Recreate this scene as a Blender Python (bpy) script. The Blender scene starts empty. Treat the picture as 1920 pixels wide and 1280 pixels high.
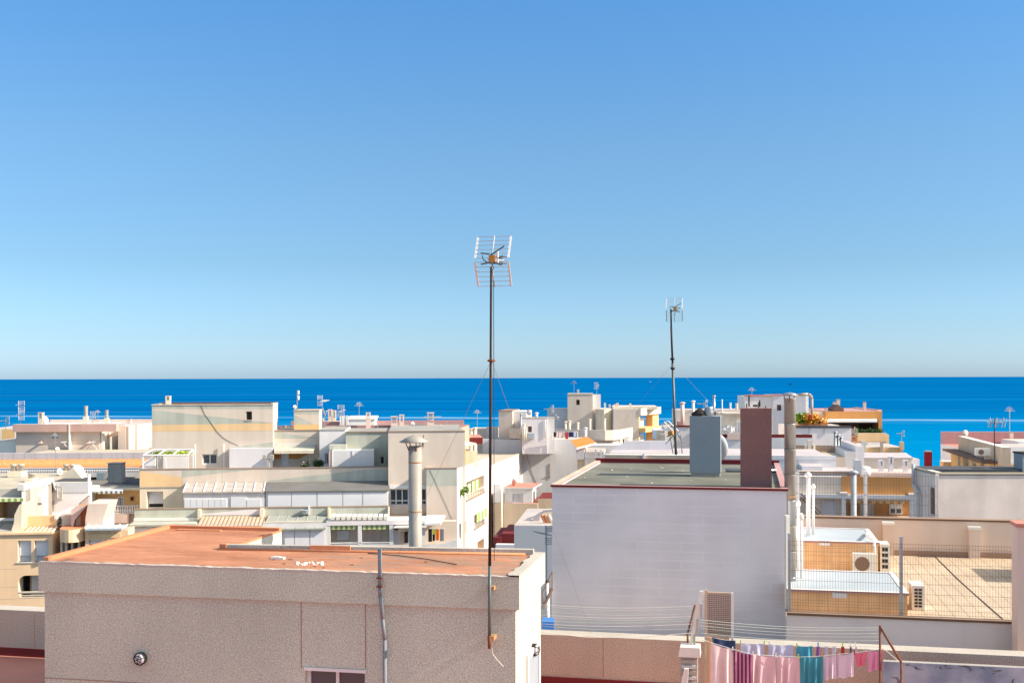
import bpy, math, random
from mathutils import Vector as V, Matrix
random.seed(7)
S = bpy.context.scene
COL = S.collection
# ---------------- camera, sky, sun, exposure ----------------
F = 2100.0; HY = 708.0; ROLL = 0.0026; CZ = 25.0; GZ = 3.0
cam_d = bpy.data.cameras.new('camera'); cam = bpy.data.objects.new('camera', cam_d); COL.objects.link(cam)
cam_d.sensor_width = 36; cam_d.lens = 36 * F / 1920; cam_d.shift_y = (HY - 640) / 1920
cam_d.clip_start = .5; cam_d.clip_end = 300000
cr, sr = math.cos(ROLL), math.sin(ROLL)
cam.matrix_world = Matrix(((cr, sr, 0, 0), (0, 0, -1, 0), (-sr, cr, 0, CZ), (0, 0, 0, 1)))
S.camera = cam
SUN_AZ, SUN_EL = 102.0, 33.0       # azimuth clockwise from +Y, elevation
w = bpy.data.worlds.new('World'); S.world = w; w.use_nodes = True
nt = w.node_tree; nt.nodes.clear()
sky = nt.nodes.new('ShaderNodeTexSky'); sky.sky_type = 'NISHITA'; sky.sun_disc = False
sky.sun_elevation = math.radians(SUN_EL); sky.sun_rotation = math.radians(SUN_AZ)
sky.altitude = 0; sky.air_density = 1.0; sky.dust_density = .6; sky.ozone_density = 3.0
# bluer horizon than the model's yellow haze; unseen sky overhead warmed, brightened as fill
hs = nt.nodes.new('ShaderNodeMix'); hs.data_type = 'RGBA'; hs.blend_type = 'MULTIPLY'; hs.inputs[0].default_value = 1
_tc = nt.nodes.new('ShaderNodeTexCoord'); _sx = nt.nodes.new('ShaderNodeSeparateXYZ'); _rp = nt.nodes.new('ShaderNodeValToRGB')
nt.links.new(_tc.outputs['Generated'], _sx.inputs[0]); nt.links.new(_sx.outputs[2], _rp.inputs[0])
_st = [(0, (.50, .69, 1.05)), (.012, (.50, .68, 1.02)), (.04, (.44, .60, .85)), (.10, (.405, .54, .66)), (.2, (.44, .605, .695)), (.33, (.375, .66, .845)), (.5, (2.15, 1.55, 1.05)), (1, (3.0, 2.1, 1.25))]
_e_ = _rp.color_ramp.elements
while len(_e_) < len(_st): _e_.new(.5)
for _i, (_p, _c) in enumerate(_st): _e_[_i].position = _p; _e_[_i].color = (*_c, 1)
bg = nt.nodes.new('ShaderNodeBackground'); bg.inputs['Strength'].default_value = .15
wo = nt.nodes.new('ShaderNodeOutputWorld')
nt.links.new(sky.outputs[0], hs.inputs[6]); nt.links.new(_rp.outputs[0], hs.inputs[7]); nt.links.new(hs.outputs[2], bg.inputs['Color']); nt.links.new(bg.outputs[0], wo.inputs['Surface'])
sd = bpy.data.lights.new('sun', 'SUN'); sd.energy = 4.9; sd.angle = math.radians(.5); sd.color = (1, .90, .76)
sun = bpy.data.objects.new('sun', sd); COL.objects.link(sun)
_a, _e = math.radians(SUN_AZ), math.radians(SUN_EL)
SUNDIR = V((math.sin(_a) * math.cos(_e), math.cos(_a) * math.cos(_e), math.sin(_e)))
sun.rotation_euler = SUNDIR.to_track_quat('Z', 'Y').to_euler(); sun.location = (30, -10, 60)
S.view_settings.view_transform = 'Standard'; S.view_settings.look = 'None'
S.view_settings.exposure = .65; S.view_settings.gamma = 1

# ---------------- pixel <-> place ----------------
def ray(px, py):
    x, y = px - 960, HY - py
    return (x + ROLL * y) / F, (y - ROLL * x) / F
def at(px, py, Y):
    a, b = ray(px, py); return V((a * Y, Y, CZ + b * Y))
def gz(px, py, z):
    a, b = ray(px, py); Y = (z - CZ) / b; return V((a * Y, Y, z))
class Fr:
    """vertical facade frame: s to the right along the wall, t into depth, z up"""
    def __init__(s, px, Y, yaw=12, py=880):
        p = at(px, py, Y); s.P = (p.x, p.y); s.set(yaw)
    def set(s, yaw):
        s.yaw = yaw; r = math.radians(yaw); s.v = (math.cos(r), -math.sin(r)); s.n = (math.sin(r), math.cos(r)); return s
    @classmethod
    def two(c, xa, Ya, xb, Yb, py=880):
        f = c(xa, Ya, 0, py); q = at(xb, py, Yb)
        return f.set(-math.degrees(math.atan2(q.y - f.P[1], q.x - f.P[0])))
    def W(f, s, t, z):
        return V((f.P[0] + s * f.v[0] + t * f.n[0], f.P[1] + s * f.v[1] + t * f.n[1], z))
    def q(f, px, py, t=0):
        a, b = ray(px, py)
        Y = (f.P[0] * f.n[0] + f.P[1] * f.n[1] + t) / (a * f.n[0] + f.n[1])
        return Y * (a * f.v[0] + f.v[1]) - (f.P[0] * f.v[0] + f.P[1] * f.v[1]), CZ + b * Y
    def S(f, px, py=880, t=0): return f.q(px, py, t)[0]
    def Z(f, px, py, t=0): return f.q(px, py, t)[1]
    def Y(f, px, t=0):
        a, b = ray(px, 880); return (f.P[0] * f.n[0] + f.P[1] * f.n[1] + t) / (a * f.n[0] + f.n[1])
    def g(f, px, py, z):
        p = gz(px, py, z); dx, dy = p.x - f.P[0], p.y - f.P[1]
        return dx * f.v[0] + dy * f.v[1], dx * f.n[0] + dy * f.n[1]
    def r(f, x0, x1, y0, y1, t=0):
        """pixel rectangle -> (s0,s1,z0,z1)"""
        xm, ym = (x0 + x1) / 2, (y0 + y1) / 2
        return f.S(x0, ym, t), f.S(x1, ym, t), f.Z(xm, y1, t), f.Z(xm, y0, t)

# ---------------- materials ----------------
MATS = {}
def mat(name, col, rough=.85, var=.10, vs=.6, bump=.15, bs=40, streak=0, spec=.3, metal=0, alpha=1, speck=0):
    m = bpy.data.materials.new(name); m.use_nodes = True; t = m.node_tree; N = t.nodes; L = t.links
    p = N['Principled BSDF']; p.inputs['Roughness'].default_value = rough; p.inputs['Metallic'].default_value = metal
    p.inputs['Specular IOR Level'].default_value = spec
    tc = N.new('ShaderNodeTexCoord')
    last = None
    def rgb(c):
        n = N.new('ShaderNodeRGB'); n.outputs[0].default_value = (*c, 1); return n.outputs[0]
    def noise(scale, det=4, st=None):
        n = N.new('ShaderNodeTexNoise'); n.inputs['Scale'].default_value = scale; n.inputs['Detail'].default_value = det
        if st:
            mp = N.new('ShaderNodeMapping'); mp.inputs['Scale'].default_value = st; L.new(tc.outputs['Object'], mp.inputs[0]); L.new(mp.outputs[0], n.inputs['Vector'])
        else: L.new(tc.outputs['Object'], n.inputs['Vector'])
        return n.outputs['Fac']
    def mul(c, fac, lo, hi, a=.3, b=.7):
        r = N.new('ShaderNodeMapRange'); r.inputs[1].default_value = a; r.inputs[2].default_value = b; r.inputs[3].default_value = lo; r.inputs[4].default_value = hi
        L.new(fac, r.inputs[0]); x = N.new('ShaderNodeVectorMath'); x.operation = 'SCALE'; L.new(c, x.inputs[0]); L.new(r.outputs[0], x.inputs['Scale']); return x.outputs[0]
    c = rgb(col)
    if var: c = mul(c, noise(vs), 1 - var, 1 + var * .6)
    if streak: c = mul(c, noise(1.0, 5, (1.3, 1.3, .16)), 1 - streak * .7, 1, .38, .58)
    if speck: c = mul(c, noise(48, 4), 1 - speck, 1 + speck, .34, .66)
    L.new(c, p.inputs['Base Color'])
    if bump:
        b = N.new('ShaderNodeBump'); b.inputs['Strength'].default_value = bump; b.inputs['Distance'].default_value = .02
        L.new(noise(bs, 3), b.inputs['Height']); L.new(b.outputs[0], p.inputs['Normal'])
    MATS[name] = m; return m
mat('near_stucco', (.55, .565, .46), .95, .12, .35, .8, 60, .08, speck=.26)
mat('terrace_stucco', (.56, .46, .36), .95, .12, .5, .7, 80, .14, speck=.26)
mat('white', (.76, .74, .72), .8, .07, .5, .1, 30, .12)
mat('white_old', (.70, .66, .62), .85, .12, .6, .15, 30, .16)
mat('lav', (.80, .75, .74), .85, .06, .5, .15, 30, .08)
mat('graywall', (.60, .60, .61), .85, .06, .4, .1, 30, .10)
mat('bigwall', (.70, .68, .70), .85, .05, .5, .2, 18, .05)
mat('cream', (.81, .70, .53), .85, .09, .5, .12, 30, .18)
mat('beige', (.70, .595, .49), .85, .07, .5, .12, 30, .10)
mat('beige_pink', (.71, .575, .47), .85, .07, .4, .2, 26, .12)
mat('pink', (.76, .56, .47), .85, .07, .5, .12, 30, .08)
mat('mauve', (.47, .27, .26), .85, .1, .5, .12, 30, .12)
mat('green_gray', (.50, .51, .43), .85, .09, .6, .12, 30, .22)
mat('ochre', (.82, .56, .30), .85, .07, .6, .12, 30, .12)
mat('orange', (.62, .29, .09), .85, .08, .6, .12, 30, .10)
mat('yellow', (.78, .50, .22), .85, .07, .6, .12, 30, .08)
mat('tan', (.60, .47, .34), .85, .1, .8, .2, 26, .1)
mat('terracotta', (.62, .25, .12), .85, .14, .8, .3, 14, .0)
mat('red_floor', (.58, .24, .18), .85, .1, .8, .2, 20)
mat('dark_red', (.17, .02, .02), .8, .1, 1, .2, 20)
mat('red', (.50, .03, .03), .7, .08, 1, .1, 20)
mat('maroon_render', (.27, .14, .125), .9, .08, 2, .8, 38, speck=.12)
mat('bluegray_render', (.28, .32, .35), .9, .05, 1.5, .35, 30)
mat('blue_gray_sheet', (.40, .45, .48), .6, .08, 1, .05, 20)
mat('concrete', (.42, .39, .35), .9, .18, 1.2, .4, 22, .12)
mat('conc_light', (.50, .45, .38), .9, .14, 1.2, .4, 22, .08)
mat('roof_gray', (.33, .32, .29), .9, .16, .8, .3, 20)
mat('roof_tan', (.50, .44, .34), .9, .14, .5, .3, 12)
mat('roof_dark', (.07, .075, .085), .9, .2, .7, .3, 12)
mat('roof_olive', (.18, .18, .145), .95, .28, .9, .6, 16, .1)
mat('glass', (.06, .075, .09), .12, .2, .8, 0, spec=.6)
mat('dark', (.03, .027, .025), .8, .1, 1, 0)
mat('brown', (.16, .09, .06), .7, .1, 1, .1, 30)
mat('brown_light', (.33, .22, .15), .7, .1, 1, .1, 30)
mat('shutter', (.74, .74, .75), .6, .03, 1, 0)
mat('metal', (.45, .46, .46), .38, .12, 3, .05, 20, metal=.7)
mat('flue', (.38, .35, .305), .55, .16, 2, .06, 12, .14, metal=.1)
mat('alu', (.46, .47, .48), .55, .08, 3, 0)
mat('mast', (.035, .025, .022), .6, .25, 6, .2, 30, metal=.3)
mat('mastgreen', (.13, .15, .145), .5, .2, 6, .1, 30, metal=.4)
mat('rust', (.20, .085, .04), .9, .3, 8, .4, 30)
mat('rustlight', (.45, .26, .13), .9, .3, 8, .4, 30)
mat('pipe_gray', (.20, .215, .24), .55, .12, 3, .05, 30)
mat('pvc', (.78, .76, .73), .5, .05, 1, 0)
mat('blue', (.05, .22, .62), .6, .08, 1, .1, 20)
mat('bluewhite', (.42, .56, .74), .6, .08, 1, .1, 20)
mat('teal', (.03, .33, .36), .8, .1, 2, .1, 30)
mat('wire', (.30, .20, .15), .7, .1, 2, 0)
mat('wire_green', (.50, .62, .55), .6, .1, 2, 0)
mat('wire_white', (.75, .77, .74), .6, .1, 2, 0)
mat('orangeplastic', (.55, .27, .06), .45, .1, 3, 0)
mat('leaf', (.10, .20, .03), .7, .35, 5, 0)
mat('leafdark', (.05, .09, .03), .7, .3, 5, 0)
mat('flower', (.85, .42, .03), .7, .25, 9, 0)
mat('rope', (.85, .82, .72), .8, .05, 2, 0)
mat('sunbleached', (.80, .77, .68), .8, .06, 2, .1, 30, .06)

def custom_mat(name, fn, rough=.85, spec=.3):
    m = bpy.data.materials.new(name); m.use_nodes = True; t = m.node_tree
    p = t.nodes['Principled BSDF']; p.inputs['Roughness'].default_value = rough; p.inputs['Specular IOR Level'].default_value = spec
    tc = t.nodes.new('ShaderNodeTexCoord'); fn(t, t.nodes, t.links, p, tc); MATS[name] = m; return m
def ramp(N, L, fac, stops, interp='LINEAR'):
    r = N.new('ShaderNodeValToRGB'); e = r.color_ramp.elements; r.color_ramp.interpolation = interp
    while len(e) < len(stops): e.new(.5)
    for k, (pp, cc) in enumerate(stops): e[k].position = pp; e[k].color = (*cc, 1)
    L.new(fac, r.inputs[0]); return r.outputs[0]
def nz(N, L, vec, scale, det=4, st=(1, 1, 1), rot=(0, 0, 0), dist=0):
    mp = N.new('ShaderNodeMapping'); mp.inputs['Scale'].default_value = st; mp.inputs['Rotation'].default_value = rot; L.new(vec, mp.inputs[0])
    n = N.new('ShaderNodeTexNoise'); n.inputs['Scale'].default_value = scale; n.inputs['Detail'].default_value = det; n.inputs['Distortion'].default_value = dist
    L.new(mp.outputs[0], n.inputs['Vector']); return n.outputs['Fac']
def mix(N, L, a, b, fac, mode='MIX'):
    x = N.new('ShaderNodeMix'); x.data_type = 'RGBA'; x.blend_type = mode
    if isinstance(fac, (int, float)): x.inputs[0].default_value = fac
    else: L.new(fac, x.inputs[0])
    for i, c in ((6, a), (7, b)):
        if isinstance(c, tuple): x.inputs[i].default_value = (*c, 1)
        else: L.new(c, x.inputs[i])
    return x.outputs[2]
def _paintroof(t, N, L, p, tc):      # terracotta waterproof paint, brushed, worn to fibre and cement in patches
    O = tc.outputs['Object']
    a = ramp(N, L, nz(N, L, O, .7, 6, (1, 2.2, 1), dist=.6), [(.3, (.35, .145, .075)), (.5, (.45, .195, .105)), (.7, (.52, .24, .135))])
    b = ramp(N, L, nz(N, L, O, 5, 8, (.5, 2.4, 1), (0, 0, .5), 1.2), [(.3, (.72, .62, .56)), (.52, (1, 1, 1)), (.7, (1.25, 1.3, 1.35))])
    c = mix(N, L, a, b, .55, 'MULTIPLY')
    sx = N.new('ShaderNodeSeparateXYZ'); L.new(O, sx.inputs[0])
    f = N.new('ShaderNodeMapRange'); f.inputs[1].default_value = 3.2; f.inputs[2].default_value = 5.2; L.new(sx.outputs[0], f.inputs[0])
    worn = ramp(N, L, nz(N, L, O, 2.4, 9, (.45, 2.2, 1), (0, 0, .35), 1.5), [(.42, (0, 0, 0)), (.62, (1, 1, 1))])
    ff = N.new('ShaderNodeMath'); ff.operation = 'MULTIPLY'; L.new(f.outputs[0], ff.inputs[0]); L.new(worn, ff.inputs[1])
    L.new(mix(N, L, c, (.30, .20, .145), ff.outputs[0]), p.inputs['Base Color'])
    bp = N.new('ShaderNodeBump'); bp.inputs['Strength'].default_value = .5; bp.inputs['Distance'].default_value = .02; L.new(nz(N, L, O, 9, 8), bp.inputs['Height']); L.new(bp.outputs[0], p.inputs['Normal'])
custom_mat('paint_roof', _paintroof, .9)
def _bigwall(t, N, L, p, tc):        # whitewashed block wall, courses just showing through
    O = tc.outputs['Object']
    sx = N.new('ShaderNodeSeparateXYZ'); L.new(O, sx.inputs[0]); cb = N.new('ShaderNodeCombineXYZ'); L.new(sx.outputs[0], cb.inputs[0]); L.new(sx.outputs[2], cb.inputs[1])
    br = N.new('ShaderNodeTexBrick'); br.inputs['Scale'].default_value = 1; br.inputs['Brick Width'].default_value = .95; br.inputs['Row Height'].default_value = .2
    br.inputs['Mortar Size'].default_value = .026; br.inputs['Mortar Smooth'].default_value = 1; L.new(cb.outputs[0], br.inputs['Vector'])
    br.inputs['Color1'].default_value = (.87, .87, .875, 1); br.inputs['Color2'].default_value = (.93, .93, .935, 1); br.inputs['Mortar'].default_value = (1, 1, 1, 1)
    a = ramp(N, L, nz(N, L, O, .55, 5, (1, 1, 1.3)), [(.3, (.77, .725, .735)), (.7, (.86, .80, .81))])
    k = nz(N, L, O, .55, 5, (1, 1, 1.6)); kk = N.new('ShaderNodeMapRange'); kk.inputs[1].default_value = .40; kk.inputs[2].default_value = .62; L.new(k, kk.inputs[0])
    c = mix(N, L, a, br.outputs['Color'], kk.outputs[0], 'MULTIPLY')
    s = ramp(N, L, nz(N, L, O, 1.1, 6, (1.2, 1, .3)), [(.35, (.90, .88, .87)), (.6, (1, 1, 1))]); c = mix(N, L, c, s, .5, 'MULTIPLY')
    L.new(c, p.inputs['Base Color'])
    bp = N.new('ShaderNodeBump'); bp.inputs['Strength'].default_value = .22; bp.inputs['Distance'].default_value = .02
    L.new(br.outputs['Color'], bp.inputs['Height'])
    b2 = N.new('ShaderNodeBump'); b2.inputs['Strength'].default_value = .12; b2.inputs['Distance'].default_value = .03; L.new(nz(N, L, O, 2.5, 7), b2.inputs['Height']); L.new(bp.outputs[0], b2.inputs['Normal']); L.new(b2.outputs[0], p.inputs['Normal'])
custom_mat('block_wall', _bigwall, .9)
def _tiles(t, N, L, p, tc):
    O = tc.outputs['Object']
    br = N.new('ShaderNodeTexBrick'); br.offset = 0; br.inputs['Scale'].default_value = 1; br.inputs['Brick Width'].default_value = .28; br.inputs['Row Height'].default_value = .28
    br.inputs['Mortar Size'].default_value = .012; L.new(O, br.inputs['Vector'])
    br.inputs['Color1'].default_value = (.57, .45, .32, 1); br.inputs['Color2'].default_value = (.51, .40, .285, 1); br.inputs['Mortar'].default_value = (.36, .28, .20, 1)
    s = ramp(N, L, nz(N, L, O, .8, 6), [(.3, (.84, .82, .80)), (.65, (1.08, 1.08, 1.08))]); L.new(mix(N, L, br.outputs['Color'], s, 1, 'MULTIPLY'), p.inputs['Base Color'])
custom_mat('floor_tiles', _tiles, .7)
def _walltiles(t, N, L, p, tc):
    O = tc.outputs['Object']
    sx = N.new('ShaderNodeSeparateXYZ'); L.new(O, sx.inputs[0]); cb = N.new('ShaderNodeCombineXYZ'); L.new(sx.outputs[0], cb.inputs[0]); L.new(sx.outputs[2], cb.inputs[1])
    br = N.new('ShaderNodeTexBrick'); br.offset = 0; br.inputs['Scale'].default_value = 1; br.inputs['Brick Width'].default_value = .2; br.inputs['Row Height'].default_value = .2
    br.inputs['Mortar Size'].default_value = .008; L.new(cb.outputs[0], br.inputs['Vector'])
    br.inputs['Color1'].default_value = (.82, .50, .25, 1); br.inputs['Color2'].default_value = (.75, .45, .22, 1); br.inputs['Mortar'].default_value = (.60, .37, .20, 1)
    s = ramp(N, L, nz(N, L, O, 2, 6), [(.3, (.85, .83, .80)), (.65, (1.08, 1.08, 1.08))]); L.new(mix(N, L, br.outputs['Color'], s, 1, 'MULTIPLY'), p.inputs['Base Color'])
custom_mat('wall_tiles', _walltiles, .7)
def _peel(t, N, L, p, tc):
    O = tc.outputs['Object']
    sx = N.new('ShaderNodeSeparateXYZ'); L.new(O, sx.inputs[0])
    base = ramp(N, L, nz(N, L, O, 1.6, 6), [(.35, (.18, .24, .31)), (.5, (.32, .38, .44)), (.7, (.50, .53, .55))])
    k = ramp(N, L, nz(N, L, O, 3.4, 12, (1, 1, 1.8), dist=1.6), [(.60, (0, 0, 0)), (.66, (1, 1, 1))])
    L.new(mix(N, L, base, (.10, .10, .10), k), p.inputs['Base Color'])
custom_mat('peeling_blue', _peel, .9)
def _striped(c1, c2, n, name, axis=0):
    def f(t, N, L, p, tc):
        sx = N.new('ShaderNodeSeparateXYZ'); L.new(tc.outputs['Object'], sx.inputs[0])
        m = N.new('ShaderNodeMath'); m.operation = 'MULTIPLY'; m.inputs[1].default_value = n; L.new(sx.outputs[axis], m.inputs[0])
        g = N.new('ShaderNodeMath'); g.operation = 'FRACT'; L.new(m.outputs[0], g.inputs[0])
        L.new(ramp(N, L, g.outputs[0], [(0, c1), (.5, c2)], 'CONSTANT'), p.inputs['Base Color'])
    custom_mat(name, f, .85)
_striped((.55, .22, .33), (.12, .02, .07), 17, 'stripe_wine')
_striped((.70, .70, .68), (.16, .18, .17), 3.0, 'stripe_awning')
_striped((.72, .72, .40), (.22, .36, .10), 3.0, 'stripe_green')
_striped((.78, .68, .45), (.62, .30, .06), 3.5, 'stripe_orange')
def _claytiles(t, N, L, p, tc):
    O = tc.outputs['Object']
    a = ramp(N, L, nz(N, L, O, 3.5, 4), [(.3, (.55, .20, .07)), (.5, (.62, .25, .10)), (.7, (.68, .30, .13))]); L.new(a, p.inputs['Base Color'])
custom_mat('clay_tile', _claytiles, .85)
mat('roof_pale', (.50, .445, .41), .9, .16, .5, .2, 14)
mat('roof_lilac', (.52, .455, .455), .9, .14, .5, .2, 14)
mat('panel_tan', (.50, .44, .385), .7, .2, 1.6, .05, 14)
mat('render_beige', (.84, .70, .60), .9, .14, .9, .3, 26, .16)
mat('lilac_wall', (.72, .66, .65), .9, .07, .6, .2, 26, .12)
mat('sheet_dark', (.17, .165, .155), .8, .14, 1, .1, 20)
mat('sheet_green', (.33, .35, .31), .8, .14, 1, .1, 20)
mat('fascia_pink', (.58, .37, .31), .85, .08, .6, .1, 20, .1)
mat('sand', (.86, .60, .37), .85, .07, .6, .12, 30, .10)
def _fabric(name, col):
    def f(t, N, L, p, tc):
        O = tc.outputs['Object']
        a = ramp(N, L, nz(N, L, O, 4, 5), [(.3, tuple(x * .86 for x in col)), (.7, col)]); L.new(a, p.inputs['Base Color'])
        p.inputs['Sheen Weight'].default_value = .2
    custom_mat(name, f, .95, .1)
for n_, c_ in dict(pale_pink=(.82, .64, .60), pink_cloth=(.78, .54, .54), rose=(.80, .20, .27), pinkviolet=(.80, .34, .48), lilac=(.76, .62, .68), lavwhite=(.72, .72, .85), tealcloth=(.06, .30, .36), bluecloth=(.08, .42, .55), denim=(.045, .075, .16), purple=(.35, .15, .38), redcloth=(.55, .06, .05), whitecloth=(.75, .76, .82), blackcloth=(.02, .02, .02), lime=(.45, .62, .03), orangecloth=(.85, .20, .02), graycloth=(.22, .22, .24), navycloth=(.02, .03, .12)).items(): _fabric(n_, c_)

# ---------------- mesh builder ----------------
class MB:
    def __init__(s, fr=None): s.v = []; s.f = []; s.m = []; s.sm = []; s.mn = []; s.fr = fr
    def mi(s, m):
        if m not in s.mn: s.mn.append(m)
        return s.mn.index(m)
    def P(s, p): return s.fr.W(*p) if s.fr else V(p)
    def add(s, pts, faces, m, smooth=False):
        b = len(s.v); s.v += [s.P(p) for p in pts]; k = s.mi(m)
        for f in faces: s.f.append(tuple(b + i for i in f)); s.m.append(k); s.sm.append(smooth)
        return s
    def poly(s, pts, m): return s.add(pts, [tuple(range(len(pts)))], m)
    def box(s, x0, x1, y0, y1, z0, z1, m, top=None, skip=''):
        if x1 < x0: x0, x1 = x1, x0
        if y1 < y0: y0, y1 = y1, y0
        if z1 < z0: z0, z1 = z1, z0
        p = [(x0, y0, z0), (x1, y0, z0), (x1, y1, z0), (x0, y1, z0), (x0, y0, z1), (x1, y0, z1), (x1, y1, z1), (x0, y1, z1)]
        fs = dict(b=(3, 2, 1, 0), t=(4, 5, 6, 7), f=(0, 1, 5, 4), r=(1, 2, 6, 5), k=(2, 3, 7, 6), l=(3, 0, 4, 7))
        fs = {k: v for k, v in fs.items() if k not in skip}
        if top and 't' in fs:
            s.add(p, [fs.pop('t')], top)
        return s.add(p, list(fs.values()), m)
    def wbox(s, c, sx, sy, z0, z1, m, top=None):      # by centre
        return s.box(c[0] - sx / 2, c[0] + sx / 2, c[1] - sy / 2, c[1] + sy / 2, z0, z1, m, top)
    def prism(s, pts, z0, z1, m, top=None):            # horizontal outline, extruded up (ccw from above)
        n = len(pts); A = [(x, y, z0) for x, y in pts] + [(x, y, z1) for x, y in pts]
        s.add(A, [(i, (i + 1) % n, n + (i + 1) % n, n + i) for i in range(n)] + [tuple(range(n))[::-1]], m)
        return s.add(A, [tuple(range(n, 2 * n))], top or m)
    def slab(s, pts, t0, t1, m, front=None):                        # outline in (s,z), extruded in depth t
        n = len(pts); A = [(x, t0, z) for x, z in pts] + [(x, t1, z) for x, z in pts]
        s.add(A, [(i, (i + 1) % n, n + (i + 1) % n, n + i)[::-1] for i in range(n)] + [tuple(range(n, 2 * n))[::-1]], m)
        return s.add(A, [tuple(range(n))], front or m)
    def side(s, pts, s0, s1, m):                        # outline in (t,z), extruded along s
        n = len(pts); A = [(s0, t, z) for t, z in pts] + [(s1, t, z) for t, z in pts]
        return s.add(A, [(i, (i + 1) % n, n + (i + 1) % n, n + i) for i in range(n)] + [tuple(range(n)), tuple(range(n, 2 * n))[::-1]], m)
    def facade(s, s0, s1, z0, z1, t, m, holes=(), dep=.15, rev=None):
        xs = sorted({s0, s1, *[max(s0, min(s1, h[i])) for h in holes for i in (0, 1)]})
        zs = sorted({z0, z1, *[max(z0, min(z1, h[i])) for h in holes for i in (2, 3)]})
        for a, b in zip(xs, xs[1:]):
            for c, d in zip(zs, zs[1:]):
                if b - a < 1e-6 or d - c < 1e-6: continue
                mx, mz = (a + b) / 2, (c + d) / 2
                if any(h[0] < mx < h[1] and h[2] < mz < h[3] for h in holes): continue
                s.add([(a, t, c), (b, t, c), (b, t, d), (a, t, d)], [(0, 1, 2, 3)], m)
        for h in holes:
            a, b, c, d = h[:4]; dd = h[4] if len(h) > 4 else dep
            p = [(a, t, c), (b, t, c), (b, t, d), (a, t, d), (a, t + dd, c), (b, t + dd, c), (b, t + dd, d), (a, t + dd, d)]
            s.add(p, [(0, 4, 5, 1), (1, 5, 6, 2), (2, 6, 7, 3), (3, 7, 4, 0)], rev or m)
        return s
    def body(s, s0, s1, t0, t1, z0, z1, m, top='roof_gray', holes=(), dep=.15, rev=None):
        s.box(s0, s1, t0, t1, z0, z1, m, top, skip='f' if holes else '')
        if holes: s.facade(s0, s1, z0, z1, t0, m, holes, dep, rev)
        return s
    def parapet(s, s0, s1, t0, t1, z, h, m, w=.2, cap=None, sides='flrk'):
        a = [('f', s0, s1, t0, t0 + w), ('k', s0, s1, t1 - w, t1), ('l', s0, s0 + w, t0 + w, t1 - w), ('r', s1 - w, s1, t0 + w, t1 - w)]
        for k, x0, x1, y0, y1 in a:
            if k in sides:
                s.box(x0, x1, y0, y1, z, z + h, m)
                if cap: s.box(x0 - .03, x1 + .03, y0 - .03, y1 + .03, z + h + .002, z + h + .05, cap)
        return s
    def tube(s, a, b, r, m, n=6, r2=None, caps=True):
        a, b = V(s.P(a)), V(s.P(b)); d = (b - a)
        if d.length < 1e-6: return s
        q = d.to_track_quat('Z', 'Y'); r2 = r if r2 is None else r2; base = len(s.v); k = s.mi(m)
        for c, rr in ((a, r), (b, r2)):
            for i in range(n):
                an = 2 * math.pi * i / n; s.v.append(c + q @ V((math.cos(an) * rr, math.sin(an) * rr, 0)))
        for i in range(n):
            s.f.append((base + i, base + (i + 1) % n, base + n + (i + 1) % n, base + n + i)); s.m.append(k); s.sm.append(n > 5)
        if caps:
            s.f.append(tuple(base + i for i in range(n))[::-1]); s.m.append(k); s.sm.append(False)
            s.f.append(tuple(base + n + i for i in range(n))); s.m.append(k); s.sm.append(False)
        return s
    def path(s, pts, r, m, n=6):
        for a, b in zip(pts, pts[1:]): s.tube(a, b, r, m, n)
        return s
    def lathe(s, c, prof, m, n=16, smooth=True, closed=True):          # prof: (r,z) from bottom up, world axis z
        c = V(s.P(c)); base = len(s.v); k = s.mi(m)
        for r, z in prof:
            for i in range(n):
                a = 2 * math.pi * i / n; s.v.append(c + V((math.cos(a) * r, math.sin(a) * r, z)))
        for j in range(len(prof) - 1):
            for i in range(n):
                s.f.append((base + j * n + i, base + j * n + (i + 1) % n, base + (j + 1) * n + (i + 1) % n, base + (j + 1) * n + i)); s.m.append(k); s.sm.append(smooth)
        if closed:
            s.f.append(tuple(base + i for i in range(n))[::-1]); s.m.append(k); s.sm.append(False)
            s.f.append(tuple(base + (len(prof) - 1) * n + i for i in range(n))); s.m.append(k); s.sm.append(False)
        return s
    def dish(s, c, r, d, m, n=18, depth=.16):          # satellite dish facing direction d
        c = V(c); q = V(d).to_track_quat('Z', 'Y'); base = len(s.v); k = s.mi(m); R = (0.02, .5, .8, 1)
        for off in (0, -.012):
            for rr in R:
                for i in range(n):
                    a = 2 * math.pi * i / n; s.v.append(c + q @ V((math.cos(a) * r * rr, math.sin(a) * r * rr * 1.08, (rr * rr - 1) * r * depth * 2 + off * r * 4)))
        nr = len(R)
        for o in (0, 1):
            for j in range(nr - 1):
                for i in range(n):
                    f = (base + (o * nr + j) * n + i, base + (o * nr + j) * n + (i + 1) % n, base + (o * nr + j + 1) * n + (i + 1) % n, base + (o * nr + j + 1) * n + i)
                    s.f.append(f if o == 0 else f[::-1]); s.m.append(k); s.sm.append(True)
        for i in range(n):
            s.f.append((base + (nr - 1) * n + i, base + (nr - 1) * n + (i + 1) % n, base + (2 * nr - 1) * n + (i + 1) % n, base + (2 * nr - 1) * n + i)); s.m.append(k); s.sm.append(False)
        for o, fl in ((0, 1), (nr, -1)):
            s.f.append(tuple(base + o * n + i for i in range(n))[::fl]); s.m.append(k); s.sm.append(False)
        # feed arm
        tip = c + q @ V((0, 0, r * .75)); s2 = s.fr; s.fr = None
        s.tube(c + q @ V((0, -r * .95, -.1 * r)), tip, .018, 'metal', 4); s.tube(tip, tip + q @ V((0, 0, -.12)), .045, 'graywall', 6)
        s.fr = s2; return s
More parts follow.
